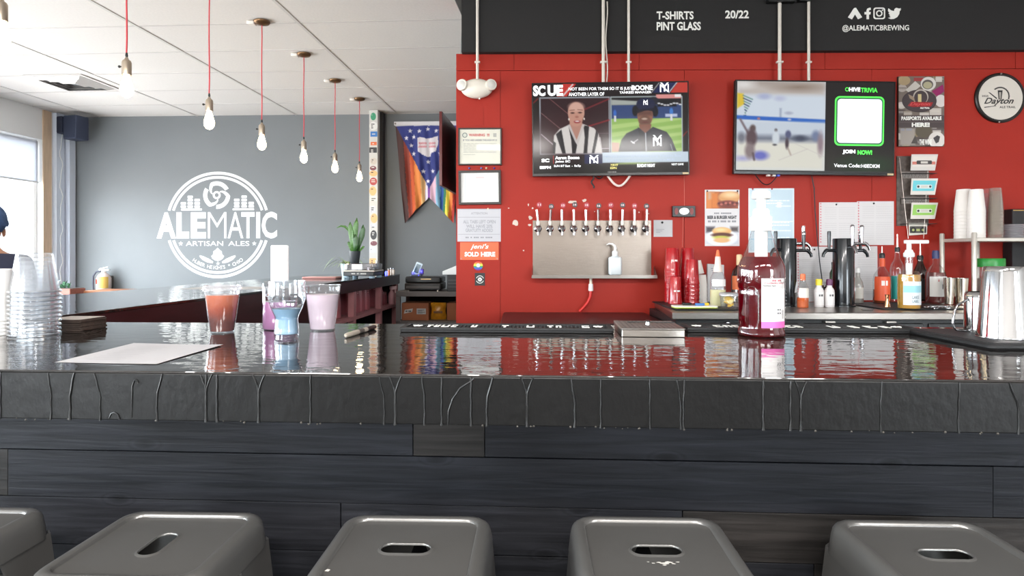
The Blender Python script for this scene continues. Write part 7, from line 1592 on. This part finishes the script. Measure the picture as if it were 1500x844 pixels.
# small lit things at the corner of the side bar
for q, (px, lab, rgb, e) in enumerate(((560.5, 'tiny blue glowing light at the corner of the side bar', (60, 70, 255), 4.0), (566.5, 'tiny orange jar beside the blue light', (220, 130, 80), 0), (572.5, 'tiny clear salt shaker, left of two near the post', (200, 186, 176), 0), (577, 'tiny clear salt shaker, right of two near the post', (206, 192, 180), 0))):
    t_ = T(('glow_light', 'small_jar', 'salt_shaker', 'salt_shaker')[q], lab, ('light', 'jar', 'shaker', 'shaker')[q], BAR(SI-.02-.026*(3-q)+.03-.04, 5.62, ZB))
    h_ = (.035, .06, .07, .065)[q]; MB().lathe([(.012, 0), (.014, h_*.6), (.010, h_*.8)], seg=14).build('body', mat('corner_small_%d' % q, rgb, .3, emit=e), t_, 40); MB().lathe([(.010, h_*.8), (.011, h_), (.0005, h_)], seg=12).build('top', CHROME if q else mat('led_cap', (80, 90, 255), .3, emit=3.0), t_, 40)
# ================================================================== PENDANT BULBS OVER THE SIDE BAR
NK, RC = mat('nickel_socket', (190, 176, 158), .3, .9), mat('red_cord', (204, 62, 72), .6)
BG = mat('lit_bulb_glass', (255, 224, 166), .2, emit=30.0)
CANW, CANB = mat('canopy_white', (230, 224, 216), .5), mat('canopy_bronze', (116, 88, 62), .35, .8)
def pendant(px, ybc, D, lab):
    """bulb centre at picture (px, ybc), distance D"""
    c = P(px, ybc, D); t = T('pendant_bulb', lab, 'pendant light', (c.x, c.y, ZC), 0, 'pendant bulbs over the side bar'); zb = c.z-ZC
    MB().lathe([(.012, -.030), (.052, -.018), (.060, -.006), (.060, 0)], seg=28).build('canopy', CANB, t, 40)
    MB().rbox(-.105, -.045, -.03, .03, -.026, 0, .012).build('canopy_switch_block', CANW, t, 40)
    top = zb+.155
    MB().tube([(.002*math.sin(q*1.3), .002*math.cos(q*1.7), -.03+(top+.03)*q/8) for q in range(9)], .0042, 8).build('cord', RC, t, 60)
    MB().lathe([(.005, top-.012), (.007, top-.002), (.005, top+.012)], seg=10).build('strain_relief', BLACK, t, 40)
    s = MB().lathe([(.022, zb+.055), (.0225, zb+.06), (.0225, zb+.118), (.019, zb+.128), (.012, zb+.132), (.006, zb+.145)], seg=24).build('socket', NK, t, 40)
    MB().tube([(-.022, 0, zb+.098), (-.034, 0, zb+.098)], .0035, 8).sphere((-.037, 0, zb+.098), .007, 10, 6).build('switch_knob', BLACK, s, 40)
    MB().lathe([(.0135, zb+.058), (.015, zb+.046), (.022, zb+.024), (.029, zb-.002), (.031, zb-.018), (.028, zb-.036), (.019, zb-.050), (.008, zb-.057), (.0005, zb-.058)], seg=24).build('bulb', BG, t, 60)
    return t
for px, yb, D, lab in ((1.5, 52, 2.51, 'nearest pendant bulb, cut off at the top left corner'), (185.5, 126, 3.275, 'pendant bulb, second nearest, with a black side switch'), (306.5, 176, 4.06, 'pendant bulb, third nearest, left of the wall logo'), (383.5, 208.5, 4.80, 'pendant bulb, fourth nearest, at the right rim of the logo'),
                       (445, 229, 5.57, 'pendant bulb, fifth nearest'), (490.8, 244.5, 6.40, 'pendant bulb, sixth nearest, left of the last one'), (526.5, 258.5, 7.15, 'farthest pendant bulb, beside the sticker post')):
    pendant(px, yb, D, lab)
# ================================================================== THE CUSTOMER AT THE LEFT EDGE
px_, py_ = -2.907, 3.62
st = copy_tree(stool0); st.location = (px_, py_, 0); st.rotation_euler = (0, 0, -TH); st['label'] = 'gray metal bar stool under the seated customer at the side bar'; st['group'] = 'stools at the side bar'
per = T('person', 'person in dark knit cap and dark jacket seated at the side bar, back turned', 'person', (px_, py_, .76), math.radians(58)); per.scale = (.91, .91, .91)
def skin(name, nodes, edges, m, parent, root=0, sub=2):
    me = bpy.data.meshes.new(name); me.from_pydata([n[0] for n in nodes], edges, []); o = link(name, me, m, parent)
    sm = o.modifiers.new('skin', 'SKIN'); sm.use_smooth_shade = True
    for i, n in enumerate(nodes):
        v = me.skin_vertices[0].data[i]; v.radius = n[1] if isinstance(n[1], tuple) else (n[1], n[1]); v.use_root = (i == root)
    ss = o.modifiers.new('subdivision', 'SUBSURF'); ss.levels = sub; ss.render_levels = sub
    bpy.context.view_layer.update(); dg = bpy.context.evaluated_depsgraph_get(); m2 = bpy.data.meshes.new_from_object(o.evaluated_get(dg)); o.modifiers.clear(); o.data = m2; bpy.data.meshes.remove(me); m2.shade_smooth(); return o
SKINC = mat('skin', (186, 138, 112), .5, sub=.15); DEN, JKT, BEAN = mat('dark_trousers', (40, 44, 56), .8), mat('dark_blue_jacket', (46, 50, 72), .75, bump=.2, bscale=60), mat('navy_knit_cap', (60, 86, 130), .85, bump=.4, bscale=120)
body = [((0, 0, .10), (.145, .10)), ((0, .01, .24), (.12, .09)), ((0, .02, .40), (.135, .095)), ((0, .01, .50), (.12, .08)), ((0, .02, .575), .052), ((0, .035, .64), .05), ((0, .05, .69), (.074, .088)), ((0, .055, .76), (.078, .098)), ((0, .05, .82), (.062, .08))]
ed = [(i, i+1) for i in range(8)]
def limb(sx):
    b0 = len(body); body.extend([((.15*sx, .0, .50), .055), ((.22*sx, .09, .36), .045), ((.21*sx, .20, .29), .040), ((.17*sx, .37, .315), .028), ((.165*sx, .42, .32), (.036, .018))])
    ed.extend([(3, b0), (b0, b0+1), (b0+1, b0+2), (b0+2, b0+3), (b0+3, b0+4)])
    for q in range(4):
        f0 = len(body); x = (.165+.022*(q-1.5))*sx; L = (.062, .075, .07, .055)[q]
        body.extend([((x, .445, .322), .009), ((x, .445+L*.55, .325), .0085), ((x, .445+L, .316), .0075)]); ed.extend([(b0+4, f0), (f0, f0+1), (f0+1, f0+2)])
    f0 = len(body); body.extend([((.13*sx, .40, .315), .011), ((.11*sx, .43, .312), .010), ((.105*sx, .455, .31), .008)]); ed.extend([(b0+4, f0), (f0, f0+1), (f0+1, f0+2)])
    b1 = len(body); body.extend([((.10*sx, .03, .085), .085), ((.13*sx, .22, .075), .075), ((.14*sx, .42, .06), .055), ((.135*sx, .40, -.16), .048), ((.13*sx, .37, -.36), .036), ((.13*sx, .44, -.405), .034), ((.13*sx, .52, -.42), .026)])
    ed.extend([(0, b1)]+[(b1+i, b1+i+1) for i in range(6)])
limb(-1); limb(1)
pb_ = skin('body', body, ed, SKINC, per)
jn = [((0, 0, .04), (.165, .125)), ((0, .01, .24), (.15, .115)), ((0, .02, .40), (.165, .12)), ((0, .01, .51), (.14, .095)), ((0, .015, .56), .07)]; je = [(0, 1), (1, 2), (2, 3), (3, 4)]
for sx in (-1, 1): b0 = len(jn); jn += [((.165*sx, 0, .50), .07), ((.23*sx, .09, .36), .06), ((.215*sx, .20, .29), .055), ((.172*sx, .355, .314), .042)]; je += [(3, b0), (b0, b0+1), (b0+1, b0+2), (b0+2, b0+3)]
skin('jacket', jn, je, JKT, per)
tn = [((0, .0, .10), (.155, .115))]; te = []
for sx in (-1, 1): b1 = len(tn); tn += [((.10*sx, .04, .09), .098), ((.13*sx, .22, .08), .088), ((.14*sx, .42, .062), .070), ((.135*sx, .40, -.16), .062), ((.13*sx, .375, -.34), .055)]; te += [(0, b1)]+[(b1+i, b1+i+1) for i in range(4)]
skin('trousers', tn, te, DEN, per)
MB().sphere((0, .045, .775), .11, 24, 14, (.86, 1.0, .95)).build('knit_cap', BEAN, per, 60); MB().lathe([(.098, .735), (.103, .75), (.100, .772)], (0, .045), 28, cap0=False, cap1=False).build('cap_brim', BEAN, per, 60)
MB().sphere((0, .148, .70), .016, 10, 8, (.8, 1.2, 1.2)).build('nose', SKINC, per, 60)
for sx in (-1, 1):
    MB().sphere((.032*sx, .128, .727), .011, 10, 8).build('eye', mat('eye_dark', (50, 40, 36), .2), per, 60); MB().sphere((.082*sx, .05, .70), .026, 10, 8, (.4, .8, 1.2)).build('ear', SKINC, per, 60)
    MB().rbox(.13*sx-.045, .13*sx+.045, .34, .60, -.47, -.40, .03).build('shoe', mat('shoe_dark', (38, 36, 38), .6), per, 40)
MB().rbox(-.022, .022, .128, .142, .652, .66, .003).build('mouth', mat('lips', (150, 84, 76), .5), per, 40)
